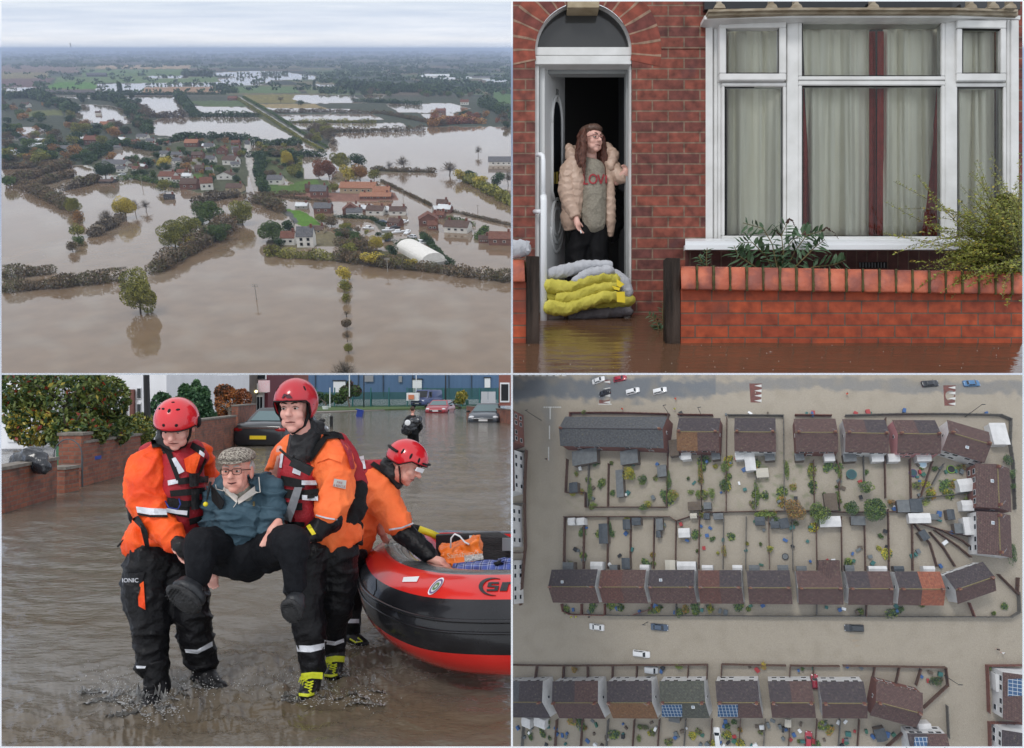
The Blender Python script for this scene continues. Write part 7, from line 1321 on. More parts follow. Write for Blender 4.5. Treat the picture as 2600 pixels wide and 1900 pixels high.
for k,a in enumerate([('big round green tree right of centre',1602,600,62,60,'g',6,'d',5200,0,'garden_tree','tree'),('dark tree left of the big round one',1502,590,34,34,'d',4.5,'g'),('round green tree above the big one',1564,498,31,32,'g',4.5,'d',None,0,'garden_tree','tree'),('yellow green tree left of the white greenhouse',1352,612,46,48,'l',5,'d',2600,0,'garden_tree','tree'),('orange autumn tree in the centre of the gardens',1246,600,52,54,'o',5.5,'b',2600,0,'garden_tree','tree'),('low hedge left of the orange tree',1118,618,50,20,'g',2,'l'),('bright yellow bush behind the terrace',520,440,34,40,'y',3,'l'),('green bush right of the yellow one',576,466,28,26,'g',2.8,'d'),('round bush by the second fence',712,532,30,32,'l',2.6,'o'),('pale spiky bush in the third upper garden',882,528,18,30,'l',2.4,'g'),('yellow bush at the terrace garden end',600,574,24,18,'y',2,'l'),('green bush beside that yellow one',580,590,24,16,'g',2,'d'),('green hedge end at the lane, left',356,582,30,16,'g',1.8,'l'),('long hedge in the first terrace garden',345,520,14,58,'l',1.8,'g'),('hedge strip right of the terrace gardens',690,470,16,60,'g',1.8,'d'),('hedge strip between second and third upper gardens, top',832,440,12,60,'g',1.6,'o'),('hedge blob between second and third upper gardens, foot',824,530,16,26,'l',2,'g'),('tall green hedge by the white conservatory, top',940,410,22,34,'l',2,'g'),('tall dark hedge by the white conservatory, foot',938,490,22,34,'d',2.4,'g'),('hedge strip right of the conservatory garden',1080,520,14,60,'g',1.6,'l'),('pale green strip on the central path',1212,420,16,50,'l',1,'g'),('weedy patch above the orange tree',1240,500,20,20,'l',1,'o'),('small bush by the pool garden',1446,430,12,50,'g',1.4,'l'),('little bush at the fourth garden foot',1438,540,14,30,'l',1.4,'g'),('hedge at the corner above the terrace',318,168,16,14,'g',1.6,'l'),('bush in the front garden of the red and dark pair',874,1038,15,22,'l',1.6,'y'),('thin shrub in the middle lower garden',936,780,12,32,'o',1.8,'l'),('yellow bush in the lower centre garden',1140,772,18,16,'y',1.8,'l'),('small yellow plant beside the fence',908,790,8,8,'y',1,'l'),('green clump in a bottom front garden',734,1293,22,12,'g',1.4,'l'),('small bush at the bottom row path',1112,1288,14,18,'o',1.6,'y'),('brownish bush in the bottom left front garden',274,1304,20,16,'o',1.6,'g'),('tiny round bush before the third bottom pair',1284,1303,9,9,'g',1.2,'d'),('dark evergreen nearest the top of the right hedge',2190,378,20,26,'d',3,'g'),('second dark evergreen in the right hedge',2206,440,16,22,'d',3,'g'),('third dark evergreen in the right hedge',2212,495,14,14,'d',3,'g'),('dark evergreen beside the lower right house',2212,790,18,50,'d',3,'g'),('yellowish bush in the fan gardens',1850,524,18,20,'l',1.6,'y'),('rusty bush in the fan gardens',1674,566,16,16,'o',1.6,'b'),('dark bush in the right end bottom garden',1876,1356,30,22,'d',1.6,'b'),('thin bush left of the pool',1400,590,14,18,'g',1.5,'d'),('sprawling bush at the second garden foot',790,520,16,12,'l',1.2,'g'),('small bush left of the sheds, first garden',285,440,14,18,'g',1.2,'o'),('narrow bush in the second terrace garden',388,492,14,20,'d',1.6,'g'),('bush beside the terrace garage',520,350,10,10,'g',1.2,'l'),('plant by the lane bend',836,620,14,18,'l',1.6,'o'),('long hedge right of the long shed',434,680,8,44,'d',1.6,'g'),('ground plants in the winged pair garden',1250,660,20,14,'b',1,'g'),('small lime shrub beside the right edge wall',2108,1300,12,10,'l',1.2,'g'),('plants under the third bottom pair',590,1560,22,12,'b',1,'g'),('plants under the second bottom pair',560,1610,12,18,'g',1,'l'),('young tree by the fence crossing',1160,612,12,14,'l',1.6,'o')]):gtree(*a)
for x0,y0,ln,lb in((130,205,9,'leaning dark telegraph pole at the top left'),(694,178,7,'lamp column above the grey terrace'),(836,182,6,'lamp column above the orange brown roof'),(2000,190,9,'tall lamp column at the top right'),(1908,1330,8,'pole at the right end of the bottom row'),(600,1095,5,'short lamp column in the middle street')):
 p=bs(x0,y0,0);t=thing('lamp_column',lb,'lamp column',bframe(p));b=MB();b.cyl((0,0,-.3),(0,0,ln),.1,.06,8);b.build('column',PLASTIC,t,loc=True);b=MB();b.box((.4,0,ln),(1.0,.2,.12));b.build('lamp_head',PLASTIC,t,loc=True)
def disc(lab,x,y,r,m1,m2):
 p=bs(x,y,.5);t=thing('garden_pool',lab,'pool',bframe(p));q=r/PPM;b=MB();b.tube([(0,0,-.2),(0,0,.5)],[q,q],20);b.build('wall',m1,t,loc=True);b=MB();b.tube([(0,0,.5),(0,0,.54)],[q*.82,q*.82],20);b.build('liner',m2,t,loc=True)
disc('round teal trampoline in the fifth upper garden',1500,442,22,mat('teal_mat',(.03,.13,.12),None,1,.6),mat('teal_dark',(.02,.07,.08),None,1,.6));disc('round purple paddling pool by the fence',1772,436,17,mat('purple_vinyl',(.10,.04,.16),None,1,.4),MC['teal_dark']);disc('round hot tub with green rim beside the turned house',1940,420,18,mat('lime_rim',(.2,.35,.04),None,1,.5),PLASTIC);disc('white oval bath tub on the grass behind the sixth pair',1814,398,18,WREND,mat('pale_blue_water',(.4,.55,.65),None,1,.2));disc('small round dark pool in the lower centre garden',1207,806,14,PLASTIC,SH['g'])
CL={'blue':mat('bin_blue',(.03,.10,.28),None,1,.5),'grey':mat('bin_grey',(.12,.14,.15),None,1,.6),'green':mat('bin_green',(.03,.12,.08),None,1,.5),'white':UP,'black':PLASTIC,'brown':SH['b'],'red':mat('bin_red',(.35,.03,.03),None,1,.5),'teal':mat('teal_mat',(.03,.13,.12))}
def proto(col):
 p=bs(300,760,0);t=thing('wheelie_bin','x','bin',bframe(p));b=MB();b.box((0,0,.45),(.65,.75,1.0),taper=1.08);b.build('tub',CL[col],t,loc=True);b=MB();b.box((0,0,.98),(.75,.85,.08));b.build('lid',CL[col],t,loc=True);return t
r=random.Random(21);PR={}
zones=[(250,360,1850,600,34),(250,640,1950,850,52),(240,1020,1960,1060,18),(30,1525,1500,1640,74),(1760,400,2030,640,14),(560,1290,1560,1330,8),(700,165,2140,182,12),(1780,1310,1900,1380,4),(1500,1560,1720,1640,6)]
for x0,y0,x1,y1,n in zones:
 for _ in range(n):
  x,y=r.uniform(x0,x1),r.uniform(y0,y1);col=r.choice(['blue','blue','blue','grey','grey','green','white','black','brown','red','teal'])
  p=bs(x,y,0);M=bframe(p)@Matrix.Rotation(r.uniform(0,3),4,'Z')@Matrix.Diagonal((r.uniform(.7,2.0),r.uniform(.6,1.4),r.uniform(.3,1),1));lab=f'{col} bin or tub adrift among the garden clutter of the estate'
  if col not in PR:PR[col]=proto(col);t=PR[col];t.matrix_world=M;ROOTM[t.name]=M.copy();t['label']=lab
  else:t=copy_tree(PR[col],M,lab)
  t['group']=f'{col} bins and tubs in the gardens'
SP={}
for k in range(150):
 z_=r.choice([(250,370,1640,600),(250,370,1640,600),(250,640,1760,850),(230,1020,2200,1060),(1780,400,2030,560),(20,1530,1560,1640)]);x,y=r.uniform(z_[0],z_[2]),r.uniform(z_[1],z_[3])
 if z_[1]==370 and r.random()<.6:x=r.choice((345,432,690,840,950,1078,1198,1330,1440))+r.uniform(-8,8)
 kd=r.choice('ggdlylob');rr_=r.uniform(.5,1.5);M=bframe(bs(x,y,1))@Matrix.Rotation(r.uniform(0,6),4,'Z')@Matrix.Diagonal((rr_*r.uniform(.8,1.5),rr_,r.uniform(.5,1),1));lab=f'small {fn[kd]} plant in the flooded gardens'
 if kd not in SP:
  t=SP[kd]=thing('garden_plant',lab,'plant',M);b=MB();crown(b,(0,0,.6),(1,1,.6),330,.27,r,(0,0,1,2));b.build('leaves',[FG[kd],FG['d'],FG['l']],t,loc=True);b=trunk_mb(r,(0,0,-.3),(0,0,.7),.6,.05,4);b.build('stem',BARK,t,loc=True)
 else:t=copy_tree(SP[kd],M,lab)
 t['group']=f'small {fn[kd]} plants in the flooded gardens'
def mini(x,y,col,lab,ang=0):
 p=bs(x,y,.9);M=bframe(p)@Matrix.Rotation(ang,4,'Z');t=thing('person',lab,'person',M,'people in high visibility clothing wading');b=MB();b.chain([V((0,0,1.55)),V((0,0,1.62))],[.11,.11],8);b.chain([V((0,0,.9)),V((0,0,1.35))],[.13,.15],8)
 for q in(-1,1):b.chain([V((q*.09,0,.9)),V((q*.11,0,.1))],[.08,.06],6);b.chain([V((q*.2,0,1.35)),V((q*.3,.15,1.0))],[.06,.05],6)
 finish_mesh(b.build('body',SKIN,t,loc=True),.035,1);b=MB();b.chain([V((0,0,.85)),V((0,0,1.36))],[.19,.2],8)
 for q in(-1,1):b.chain([V((q*.2,0,1.38)),V((q*.32,.15,1.02))],[.09,.07],6)
 finish_mesh(b.build('jacket',col,t,loc=True),.04,1);b=MB();b.ell((0,0,1.67),(.12,.14,.1));b.build('hair',BROW,t,loc=True)
HY=mat('hi_vis_yellow',(.65,.7,.05),None,1,.6)
for a in[(722,110,ORANGE,'orange clad person wading in the top street'),(487,155,ORANGE,'orange clad person above the grey terrace'),(718,155,HY,'yellow clad person above the terrace end'),(262,1073,HY,'yellow clad person, left of the middle street group'),(283,1072,HY,'yellow clad person, middle of the middle street group',1),(342,1073,STRAP,'dark clad person, right of the middle street group'),(1480,88,ORANGE,'lone figure in the top street, centre'),(2145,1216,STRAP,'dark clad person crossing at the lower right'),(2168,1232,WHITEP,'pale clad person crossing at the lower right'),(152,376,STRAP,'dark clad person at the junction on the left')]:mini(*a)
PANEL[0]='TL'
TH=math.atan((950-215*KZ)/FPX);FT=CF*cos(TH)+CU*sin(TH);UT=CU*cos(TH)-CF*sin(TH);ALT=65.0;GO=CAMP-UT*ALT
def g(x,y,h=0):return on_plane('TL',x,y,GO+UT*h,UT)
def gm(x,y):M=Matrix((CR,FT,UT)).transposed().to_4x4();M.translation=g(x,y);return M
def mpp(y):return ALT/(y-215)
def inside(x,y,P_):
 c=False;j=len(P_)-1
 for i in range(len(P_)):
  if(P_[i][1]>y)!=(P_[j][1]>y)and x<(P_[j][0]-P_[i][0])*(y-P_[i][1])/(P_[j][1]-P_[i][1])+P_[i][0]:c=not c
  j=i
 return c
WAT=(.175,.122,.078);LND=(.06,.068,.05)
FIELDS=[([(-60,214),(2400,214),(2400,560),(1900,560),(1480,590),(1440,660),(1310,620),(1110,610),(700,610),(660,700),(480,640),(380,730),(260,735),(-60,750)],LND,1),([(430,288),(840,288),(840,304),(420,304)],(.30,.22,.14),1),([(370,308),(830,306),(835,338),(360,338)],(.09,.14,.055),1),([(-60,290),(340,290),(350,320),(-60,322)],(.15,.11,.09),1),([(-60,322),(215,320),(210,348),(-60,350)],(.17,.15,.08),1),([(-60,350),(250,345),(170,388),(-60,388)],(.12,.08,.075),1),([(250,341),(960,340),(960,366),(240,366)],(.10,.145,.06),1),([(175,392),(260,362),(430,366),(440,394)],(.075,.16,.035),1),([(430,371),(1010,362),(1000,412),(500,414),(420,398)],WAT,0),([(640,386),(970,384),(990,412),(620,412)],(.26,.17,.11),1),([(-60,386),(160,386),(145,405),(-60,402)],WAT,0),([(160,398),(420,398),(430,414),(140,414)],(.09,.075,.08),1),([(650,336),(835,334),(830,348),(660,346)],WAT,0),([(930,322),(1150,314),(1240,317),(1390,336),(1395,352),(1200,356),(1150,378),(1000,378),(960,350),(1040,340),(930,334)],WAT,0),([(1040,384),(1290,382),(1330,410),(1050,412)],(.09,.135,.06),1),([(1330,386),(1500,384),(1540,412),(1360,412)],(.11,.13,.065),1),([(1395,372),(1660,374),(1650,384),(1400,382)],WAT,0),([(150,424),(780,422),(800,470),(830,520),(640,500),(600,450),(380,436)],WAT,0),([(268,474),(350,462),(480,466),(560,486),(582,545),(420,560),(330,520)],WAT,0),([(640,545),(740,516),(1140,516),(1330,628),(1100,612),(860,612),(660,596)],WAT,0),([(830,446),(1080,444),(1090,470),(900,474)],(.08,.11,.05),1),([(850,470),(1100,474),(1130,498),(900,500)],WAT,0),([(1075,420),(1330,418),(1300,456),(1110,456)],(.16,.14,.055),1),([(1300,420),(1560,420),(1615,454),(1380,458),(1290,440)],WAT,0),([(1130,460),(1380,458),(1450,482),(1170,486)],(.24,.19,.10),1),([(1160,476),(1540,482),(1640,500),(1240,496)],WAT,0),([(1200,508),(1640,504),(1700,530),(1280,536)],WAT,0),([(1270,546),(1780,544),(1800,568),(1330,572)],WAT,0),([(1700,460),(1990,456),(2080,480),(2000,500),(1760,498)],WAT,0),([(1860,505),(2000,500),(2050,540),(1900,550)],WAT,0),([(1590,415),(1700,420),(1680,440),(1620,438)],WAT,0),([(1860,328),(2000,330),(2110,345),(1960,352),(1870,345)],(.5,.52,.55),1),([(2130,350),(2400,356),(2400,366),(2150,362)],(.4,.43,.46),1),([(1130,500),(1440,660),(1420,674),(1120,510)],(.10,.10,.05),1),([(2170,400),(2400,402),(2400,460),(2200,458)],(.07,.12,.045),1),([(20,566),(120,560),(215,570),(200,590),(110,612),(40,620)],WAT,0),([(110,490),(270,485),(280,510),(130,515)],(.11,.12,.05),1),([(380,735),(440,700),(660,662),(700,640),(900,612),(1105,612),(1110,650),(1085,860),(930,850),(870,850),(690,806),(510,776)],(.075,.08,.05),1),([(440,700),(520,645),(680,655),(690,690),(560,712)],WAT,0),([(700,700),(860,690),(900,740),(720,760)],(.20,.19,.17),1),([(830,770),(900,766),(890,792),(835,790)],(.08,.13,.035),1),([(1120,690),(1330,680),(1345,790),(1450,796),(1470,868),(1250,862),(1160,840)],(.08,.095,.045),1),([(1170,820),(1350,800),(1360,850),(1200,858)],(.075,.12,.035),1),([(1200,790),(1260,790),(1300,815),(1230,818)],WAT,0),([(1330,800),(1400,792),(1410,812),(1340,815)],(.09,.15,.04),1),([(1355,850),(1740,850),(1760,885),(1500,892),(1180,866)],(.20,.11,.085),1),([(1120,862),(1240,880),(1270,960),(1230,930),(1140,892)],(.07,.065,.04),1),([(1235,916),(1340,934),(1425,992),(1330,1002),(1300,975)],(.085,.17,.03),1),([(1250,930),(1285,935),(1320,985),(1300,992)],(.10,.10,.10),1),([(1240,1050),(1460,1020),(1500,1060),(1490,1090),(1390,1090),(1300,1110),(1230,1120)],(.15,.13,.08),1),([(1180,1060),(1240,1060),(1240,1130),(1170,1125)],(.07,.06,.04),1),([(1500,1080),(1700,1110),(1900,1140),(2000,1200),(1850,1180),(1500,1140)],(.09,.085,.045),1),([(1640,960),(1700,985),(1730,1050),(1690,1040)],(.11,.11,.09),1),([(1078,620),(1100,622),(1142,850),(1128,862),(1086,720)],(.36,.34,.32),1),([(1640,740),(1900,756),(1920,764),(1660,764)],(.09,.08,.05),1),([(1040,425),(1066,425),(1240,545),(1450,668),(1425,676),(1190,545)],(.085,.09,.05),1),([(1052,428),(1058,428),(1445,668),(1436,670)],(.30,.29,.27),1),([(370,728),(430,745),(426,752),(366,735)],(.4,.4,.38),1)]
BB=[(min(p[0]for p in P_),max(p[0]for p in P_),min(p[1]for p in P_),max(p[1]for p in P_))for P_,_,_ in FIELDS]
ys=[218.7,220,221.6,223.5,226,229,232,236];y=236
while y<1700:y+=2.2 if y<430 else(3.2 if y<700 else 5.5);ys.append(y)
xs=[-50+i*6.4 for i in range(368)];b=MB();cols=[]
for y in ys:
 act=[k for k in range(len(FIELDS))if BB[k][2]-6<y<BB[k][3]+6]
 for x in xs:
  b.v.append(g(x,y));n=noise.noise(V((x/22,y/6,3)))*2.2;n3=noise.noise(V((x/22,y/6,13)))*5;c,a=WAT,0
  for k in act:
   if BB[k][0]-8<x+n3<BB[k][1]+8 and inside(x+n3,y+n,FIELDS[k][0]):c,a=FIELDS[k][1],FIELDS[k][2]
  if a and y<430:
   q=noise.cell(V((x/(60+y*.35)+noise.noise(V((y/20,x/300,1)))*.3,y/7.5,2)));
   if c is LND:c=lerp3((.05,.058,.05),((.10,.13,.06),(.13,.10,.07),(.06,.07,.045),(.16,.14,.08),(.035,.045,.035))[int(abs(q)*4.99)%5],.35 if y<290 else(.7 if y<420 else .25))
  if a:c=lerp3(c,tuple(v*1.5 for v in c),max(0,noise.noise(V((x/12,y/5,7)))));
  else:c=lerp3(c,(.21,.165,.12),max(0,min(1,noise.noise(V((x/160,y/70,6)))*1.5)))
  cols.append((*c,a))
w=len(xs)
for j in range(len(ys)-1):
 for i in range(w-1):k=j*w+i;b.f.append((k,k+w,k+w+1,k+1));b.m.append(0)
o=b.build('flood_plain',vcol_mat('flooded_fields',.06,.05,.35,.5,(.15,.12),water=True,wr=.05),smooth=True);tag(o,kind='structure')
at_=o.data.color_attributes.new('ground','FLOAT_COLOR','POINT')
for i,c in enumerate(cols):at_.data[i].color=c
b=MB();NX=40;NY=12;skp=[]
for j in range(NY+1):
 for i in range(NX+1):x=-80+2440*i/NX;y=-60+300*j/NY;b.v.append(CAMP+ray('TL',x,y).normalized()*85000);skp.append((x,y))
for j in range(NY):
 for i in range(NX):k=j*(NX+1)+i;b.f.append((k,k+NX+1,k+NX+2,k+1));b.m.append(0)
sm=bpy.data.materials.new('overcast_sky');sm.use_nodes=True;q=sm.node_tree;q.nodes.clear();oo=q.nodes.new('ShaderNodeOutputMaterial');em=q.nodes.new('ShaderNodeEmission');uv=q.nodes.new('ShaderNodeTexCoord');sp=q.nodes.new('ShaderNodeSeparateXYZ');q.links.new(uv.outputs['UV'],sp.inputs[0])
rp=q.nodes.new('ShaderNodeValToRGB');e=rp.color_ramp.elements;e[0].position=0;e[0].color=(.60,.64,.70,1);e[1].position=.12;e[1].color=(.70,.73,.78,1)
for p_,c_ in((.24,(.83,.83,.84)),(.42,(.76,.79,.84)),(.7,(.66,.71,.79)),(1,(.70,.75,.81))):k=e.new(p_);k.color=(*c_,1)
q.links.new(sp.outputs[1],rp.inputs[0]);mp=q.nodes.new('ShaderNodeMapping');mp.inputs['Scale'].default_value=(1.0,3.2,1);mp.inputs['Rotation'].default_value=(0,0,.06);q.links.new(uv.outputs['UV'],mp.inputs[0]);nz=q.nodes.new('ShaderNodeTexNoise');nz.inputs['Scale'].default_value=2.2;nz.inputs['Detail'].default_value=7;nz.inputs['Roughness'].default_value=.55;q.links.new(mp.outputs[0],nz.inputs[0])
r2=q.nodes.new('ShaderNodeValToRGB');r2.color_ramp.elements[0].position=.3;r2.color_ramp.elements[0].color=(.82,.86,.92,1);r2.color_ramp.elements[1].position=.75;r2.color_ramp.elements[1].color=(1.06,1.05,1.04,1);q.links.new(nz.outputs[0],r2.inputs[0]);mm=q.nodes.new('ShaderNodeMix');mm.data_type='RGBA';mm.blend_type='MULTIPLY';mm.inputs[0].default_value=1;q.links.new(rp.outputs[0],mm.inputs[6]);q.links.new(r2.outputs[0],mm.inputs[7]);q.links.new(mm.outputs[2],em.inputs[0]);em.inputs[1].default_value=1.08;q.links.new(em.outputs[0],oo.inputs[0])
o=b.build('sky',sm,smooth=True);tag(o,kind='structure');ul=o.data.uv_layers.new(name='uv')
for lp in o.data.loops:x,y=skp[lp.vertex_index];ul.data[lp.index].uv=(x/2261*2,(228-y)/228)
TR_={'olive':((.13,.13,.03),(.20,.19,.045),(.07,.075,.025)),'green':((.055,.085,.025),(.09,.13,.035),(.03,.05,.018)),'dark':((.025,.045,.02),(.045,.07,.03),(.015,.028,.014)),'yellow':((.30,.24,.04),(.38,.30,.06),(.16,.14,.03)),'orange':((.20,.105,.04),(.27,.15,.05),(.09,.06,.03)),'copper':((.17,.07,.04),(.22,.095,.05),(.09,.045,.03)),'bare':((.09,.075,.055),(.14,.115,.085),(.055,.045,.035)),'hedge':((.085,.065,.045),(.12,.085,.05),(.075,.07,.035))}
TM={k:[mat(f'{k}_foliage_{"abc"[i]}',tuple(q*(1.5 if k!='dark' else 1.7)for q in c),None,1,.7,spec=.2)for i,c in enumerate(v)]for k,v in TR_.items()}
PT={}
DESC={'olive':'olive green','green':'leafy green','dark':'dark evergreen','yellow':'yellowing','orange':'orange leaved','copper':'copper red','bare':'bare twiggy','hedge':'brown hedge'}
def tproto(kind,lod,M,lab,v):
 t=thing('tree',lab,'tree',M);r=random.Random(hash((len(kind),lod,v))&255+7*v);b=MB();n={0:5200,1:900,2:190}[lod];sz={0:.032,1:.065,2:.12}[lod]
 if kind=='bare':
  for i in range({0:900,1:300,2:90}[lod]):
   a=r.uniform(0,6.28);e_=r.uniform(-.2,1.5);l=r.uniform(.25,.5);p=V((0,0,.34))+V((cos(a)*cos(e_)*.9,sin(a)*cos(e_)*.9,sin(e_)))*r.uniform(.02,.42);d=V((cos(a)*cos(e_),sin(a)*cos(e_),sin(e_)+.3))*l*.35+V((r.gauss(0,.07),r.gauss(0,.07),r.gauss(0,.07)));s_=d.orthogonal().normalized()*(.005+.006*(lod>0));o_=len(b.v);b.v+=[p-s_,p+s_,p+d];b.f.append((o_,o_+1,o_+2));b.m.append(r.choice((0,1,2)))
 else:crown(b,(0,0,.48),(.56,.56,.48),int(n*1.5),sz,r,(0,0,1,2),10)
 b.build('crown',TM[kind],t,loc=True);q=trunk_mb(r,(0,0,-.05),(0,0,.6),.35,.03,7 if lod<2 else 2);q.build('trunk',BARK,t,loc=True);return t
TREES=[]
def tree(x,y,w,h,kind,lab=None):TREES.append((x,y,w,h,kind,lab))
def tree_now(k,x,y,w,h,kind,lab,single):
 m_=mpp(y);H=h*m_*1.04;W_=w*m_;lod=0 if h>75 else(1 if h>32 else 2);v=(k+int(x))%3
 M=gm(x,y)@Matrix.Rotation((x*1.7)%6.28,4,'Z')@Matrix.Diagonal((W_*1.08,W_*1.08,H,1))
 key=(kind,lod,v)
 if key not in PT:PT[key]=tproto(kind,lod,gm(x,y),'x',v);FIRST.add(key)
 t=PT[key]
 if not single:
  for ch_ in t.children:
   if ch_.name.startswith('crown'):REST[0].setdefault(kind,[]).append((ch_.data,M))
  return
 if key in FIRST:FIRST.discard(key);t.matrix_world=M;ROOTM[t.name]=M.copy()
 else:t=copy_tree(t,M)
 t['label']=lab or f'{DESC[kind]} tree standing among others in the flooded village and fields';t['group']=f'{DESC[kind]} trees round the flooded village'
FIRST=set();REST=[{}]
NEAR=[(620,1385,150,215,'olive','tall lone willow standing in open brown water at the lower left'),(1072,992,112,112,'olive','lone olive tree with full reflection, left of centre in the flood'),(775,1092,120,130,'olive','broad olive tree at the left of the central clump'),(835,1050,100,100,'olive','olive tree in the middle of the central clump'),(925,985,120,118,'green','grey green tree at the back of the central clump'),(955,1065,110,84,'green','low green tree at the right of the central clump'),(845,1090,62,60,'yellow','small yellowing tree under the central clump'),(820,1125,44,50,'orange','little orange tree at the foot of the central clump'),(1000,1000,70,80,'bare','bare tree at the right end of the central clump'),(870,945,70,66,'bare','bare tree behind the central clump'),(880,1010,60,60,'dark','dark tree inside the central clump'),(556,965,90,112,'yellow','yellowing tree in the left flooded field'),(480,1000,90,84,'bare','bare tree left of the yellowing one in the left field'),(645,935,64,62,'bare','small bare tree right of the yellowing one'),(600,950,50,80,'bare','thin bare tree behind the yellowing one'),(1205,1065,104,104,'green','round green tree left of the white farmhouse'),(1278,1032,60,70,'dark','dark conifer behind the white farmhouse'),(1200,1125,62,54,'hedge','brown bush left below the farmhouse'),(1235,1090,46,50,'dark','dark bush at the farmhouse gable'),(728,850,60,62,'olive','olive tree by the waterside south of the village'),(468,792,84,88,'dark','big dark green tree at the west end of the village'),(42,830,60,66,'green','green tree in the far left water'),(330,940,64,80,'olive','olive tree at the bend of the left hedge'),(350,985,46,60,'orange','orange tree in the left hedge column'),(348,1050,60,70,'olive','olive tree lower in the left hedge column'),(322,1112,44,56,'hedge','brown bush at the foot of the left hedge column'),(350,1085,50,50,'green','green bush near the foot of the left hedge column'),(1522,1240,76,66,'yellow','yellow green tree at the top of the tree column in the near water'),(1524,1290,56,60,'olive','second tree down the column in the near water'),(1530,1340,36,56,'olive','third tree down the column in the near water'),(1532,1455,44,56,'hedge','brown bush in the lower tree column'),(1534,1510,52,66,'bare','bare bush in the lower tree column'),(1540,1560,40,56,'olive','lowest olive bush in the tree column'),(1525,1700,150,135,'bare','bare rounded treetop cut by the bottom edge'),(1532,1400,60,36,'bare','bare fallen branches in the tree column'),(1410,792,56,96,'copper','tall copper beech, left of a pair'),(1455,790,64,100,'copper','copper beech, right of a pair'),(1540,798,70,74,'yellow','yellow tree before the orange barns'),(1590,796,72,80,'orange','orange tree at the end of the orange barns'),(1505,745,84,84,'olive','olive tree behind the copper pair'),(1582,735,76,70,'dark','dark tree behind the orange barns'),(1652,796,56,56,'olive','olive tree right of the orange barns'),(1478,850,44,50,'olive','olive tree between brick house and barns'),(1302,782,66,64,'olive','olive tree in the eastern gardens'),(1270,735,50,76,'yellow','yellow green poplar in the eastern gardens'),(1300,730,40,50,'dark','dark tree beside the poplar'),(730,742,62,56,'yellow','bright yellow tree in the middle of the village'),(828,765,40,46,'orange','orange tree by the village houses'),(598,718,38,38,'green','round green tree on the village green'),(497,708,42,40,'orange','brown orange tree by the pond'),(680,792,26,48,'green','pointed green conifer in the village'),(655,740,56,56,'dark','dark tree left of the yellow one'),(1780,752,86,70,'bare','spreading bare tree by the right hand lagoon'),(1720,752,50,50,'bare','smaller bare tree by the right hand lagoon'),(1892,755,34,30,'bare','tiny bare tree alone by the lagoon'),(1985,775,100,70,'bare','dense bare tree group right of the lagoon'),(2032,800,52,58,'yellow','yellow tree in the right hand hedge, upper'),(2118,824,68,54,'yellow','yellow tree in the right hand hedge, lower'),(2082,800,56,52,'dark','dark tree between the two yellow ones'),(2112,690,46,54,'bare','bare tree near the grey barn'),(2195,826,64,70,'dark','dark tree right of the yellow ones'),(2245,820,60,76,'bare','bare tree at the right edge'),(1662,1108,60,76,'yellow','upright yellow tree by the boat yard'),(1652,1172,104,64,'yellow','wide yellow bush on the near bank'),(1540,1135,76,70,'olive','olive tree on the near bank'),(1735,1130,56,54,'dark','dark evergreen by the white marquee'),(1790,1092,100,48,'dark','dark evergreens behind the white marquee'),(1745,1180,60,54,'olive','olive bush at the near bank pylon'),(1815,1185,56,50,'yellow','yellow olive bush below the white marquee'),(1600,1100,54,50,'hedge','brown bush on the near bank'),(1570,1075,50,46,'green','green bush right of the farm garden'),(1420,985,50,46,'olive','olive bush above the farm outbuilding'),(1465,1000,60,50,'hedge','brown bush by the farm outbuilding'),(1520,1050,60,50,'hedge','brown bush in the farm garden'),(534,420,26,66,'dark','tall pointed conifer standing above the far fields'),(585,445,26,50,'dark','second pointed conifer right of the tall one'),(369,455,46,44,'dark','dark round tree by the far left water'),(1240,455,44,40,'bare','bare tree on the olive field'),(1388,385,14,40,'dark','tiny pointed conifer in the far fields'),(1330,468,30,28,'dark','small dark tree by the olive field')]
for a in NEAR:tree(*a)
r=random.Random(77)
def scatter(poly,n,hr,kinds,wf=1.0):
 x0,x1,y0,y1=min(p[0]for p in poly),max(p[0]for p in poly),min(p[1]for p in poly),max(p[1]for p in poly);k=0
 while k<n:
  x,y=r.uniform(x0,x1),r.uniform(y0,y1)
  if inside(x,y,poly):h=r.uniform(*hr)*(y-215)/((y0+y1)/2-215);tree(x,y,h*r.uniform(.85,1.3)*wf,h,r.choice(kinds));k+=1
W1=['dark','dark','dark','bare','hedge','hedge','olive','green','orange']
scatter([(0,440),(240,470),(300,500),(400,560),(560,560),(640,590),(500,640),(380,722),(0,742)],96,(28,50),W1,1.1)
scatter([(0,560),(300,600),(420,640),(380,722),(0,745)],24,(26,42),W1,1.1)
scatter([(440,430),(640,480),(660,590),(580,560),(540,480)],26,(34,50),['dark','hedge','bare'])
scatter([(520,625),(1060,605),(1100,640),(1080,850),(700,800),(520,770),(560,715),(690,700)],84,(20,38),['dark','dark','green','olive','hedge','orange'])
scatter([(1120,650),(1330,650),(1340,790),(1180,830)],40,(22,38),['dark','green','olive','hedge'])
scatter([(1500,395),(2261,400),(2261,440),(1500,425)],50,(18,28),['dark','hedge','dark','green'])
scatter([(1900,520),(2120,505),(2261,500),(2261,580),(2150,545),(1920,560)],34,(24,40),['orange','hedge','dark','copper','bare'])
scatter([(1300,570),(1440,560),(1500,650),(1440,670),(1330,600)],22,(28,46),['bare','olive','hedge'])
scatter([(1480,1000),(1700,1040),(1800,1120),(1500,1100)],24,(26,44),['hedge','green','dark','olive'])
TREES.sort(key=lambda a:-a[2]*a[3]*(4 if a[5]else 1))
for k,a in enumerate(TREES):tree_now(k,*a,k<280)
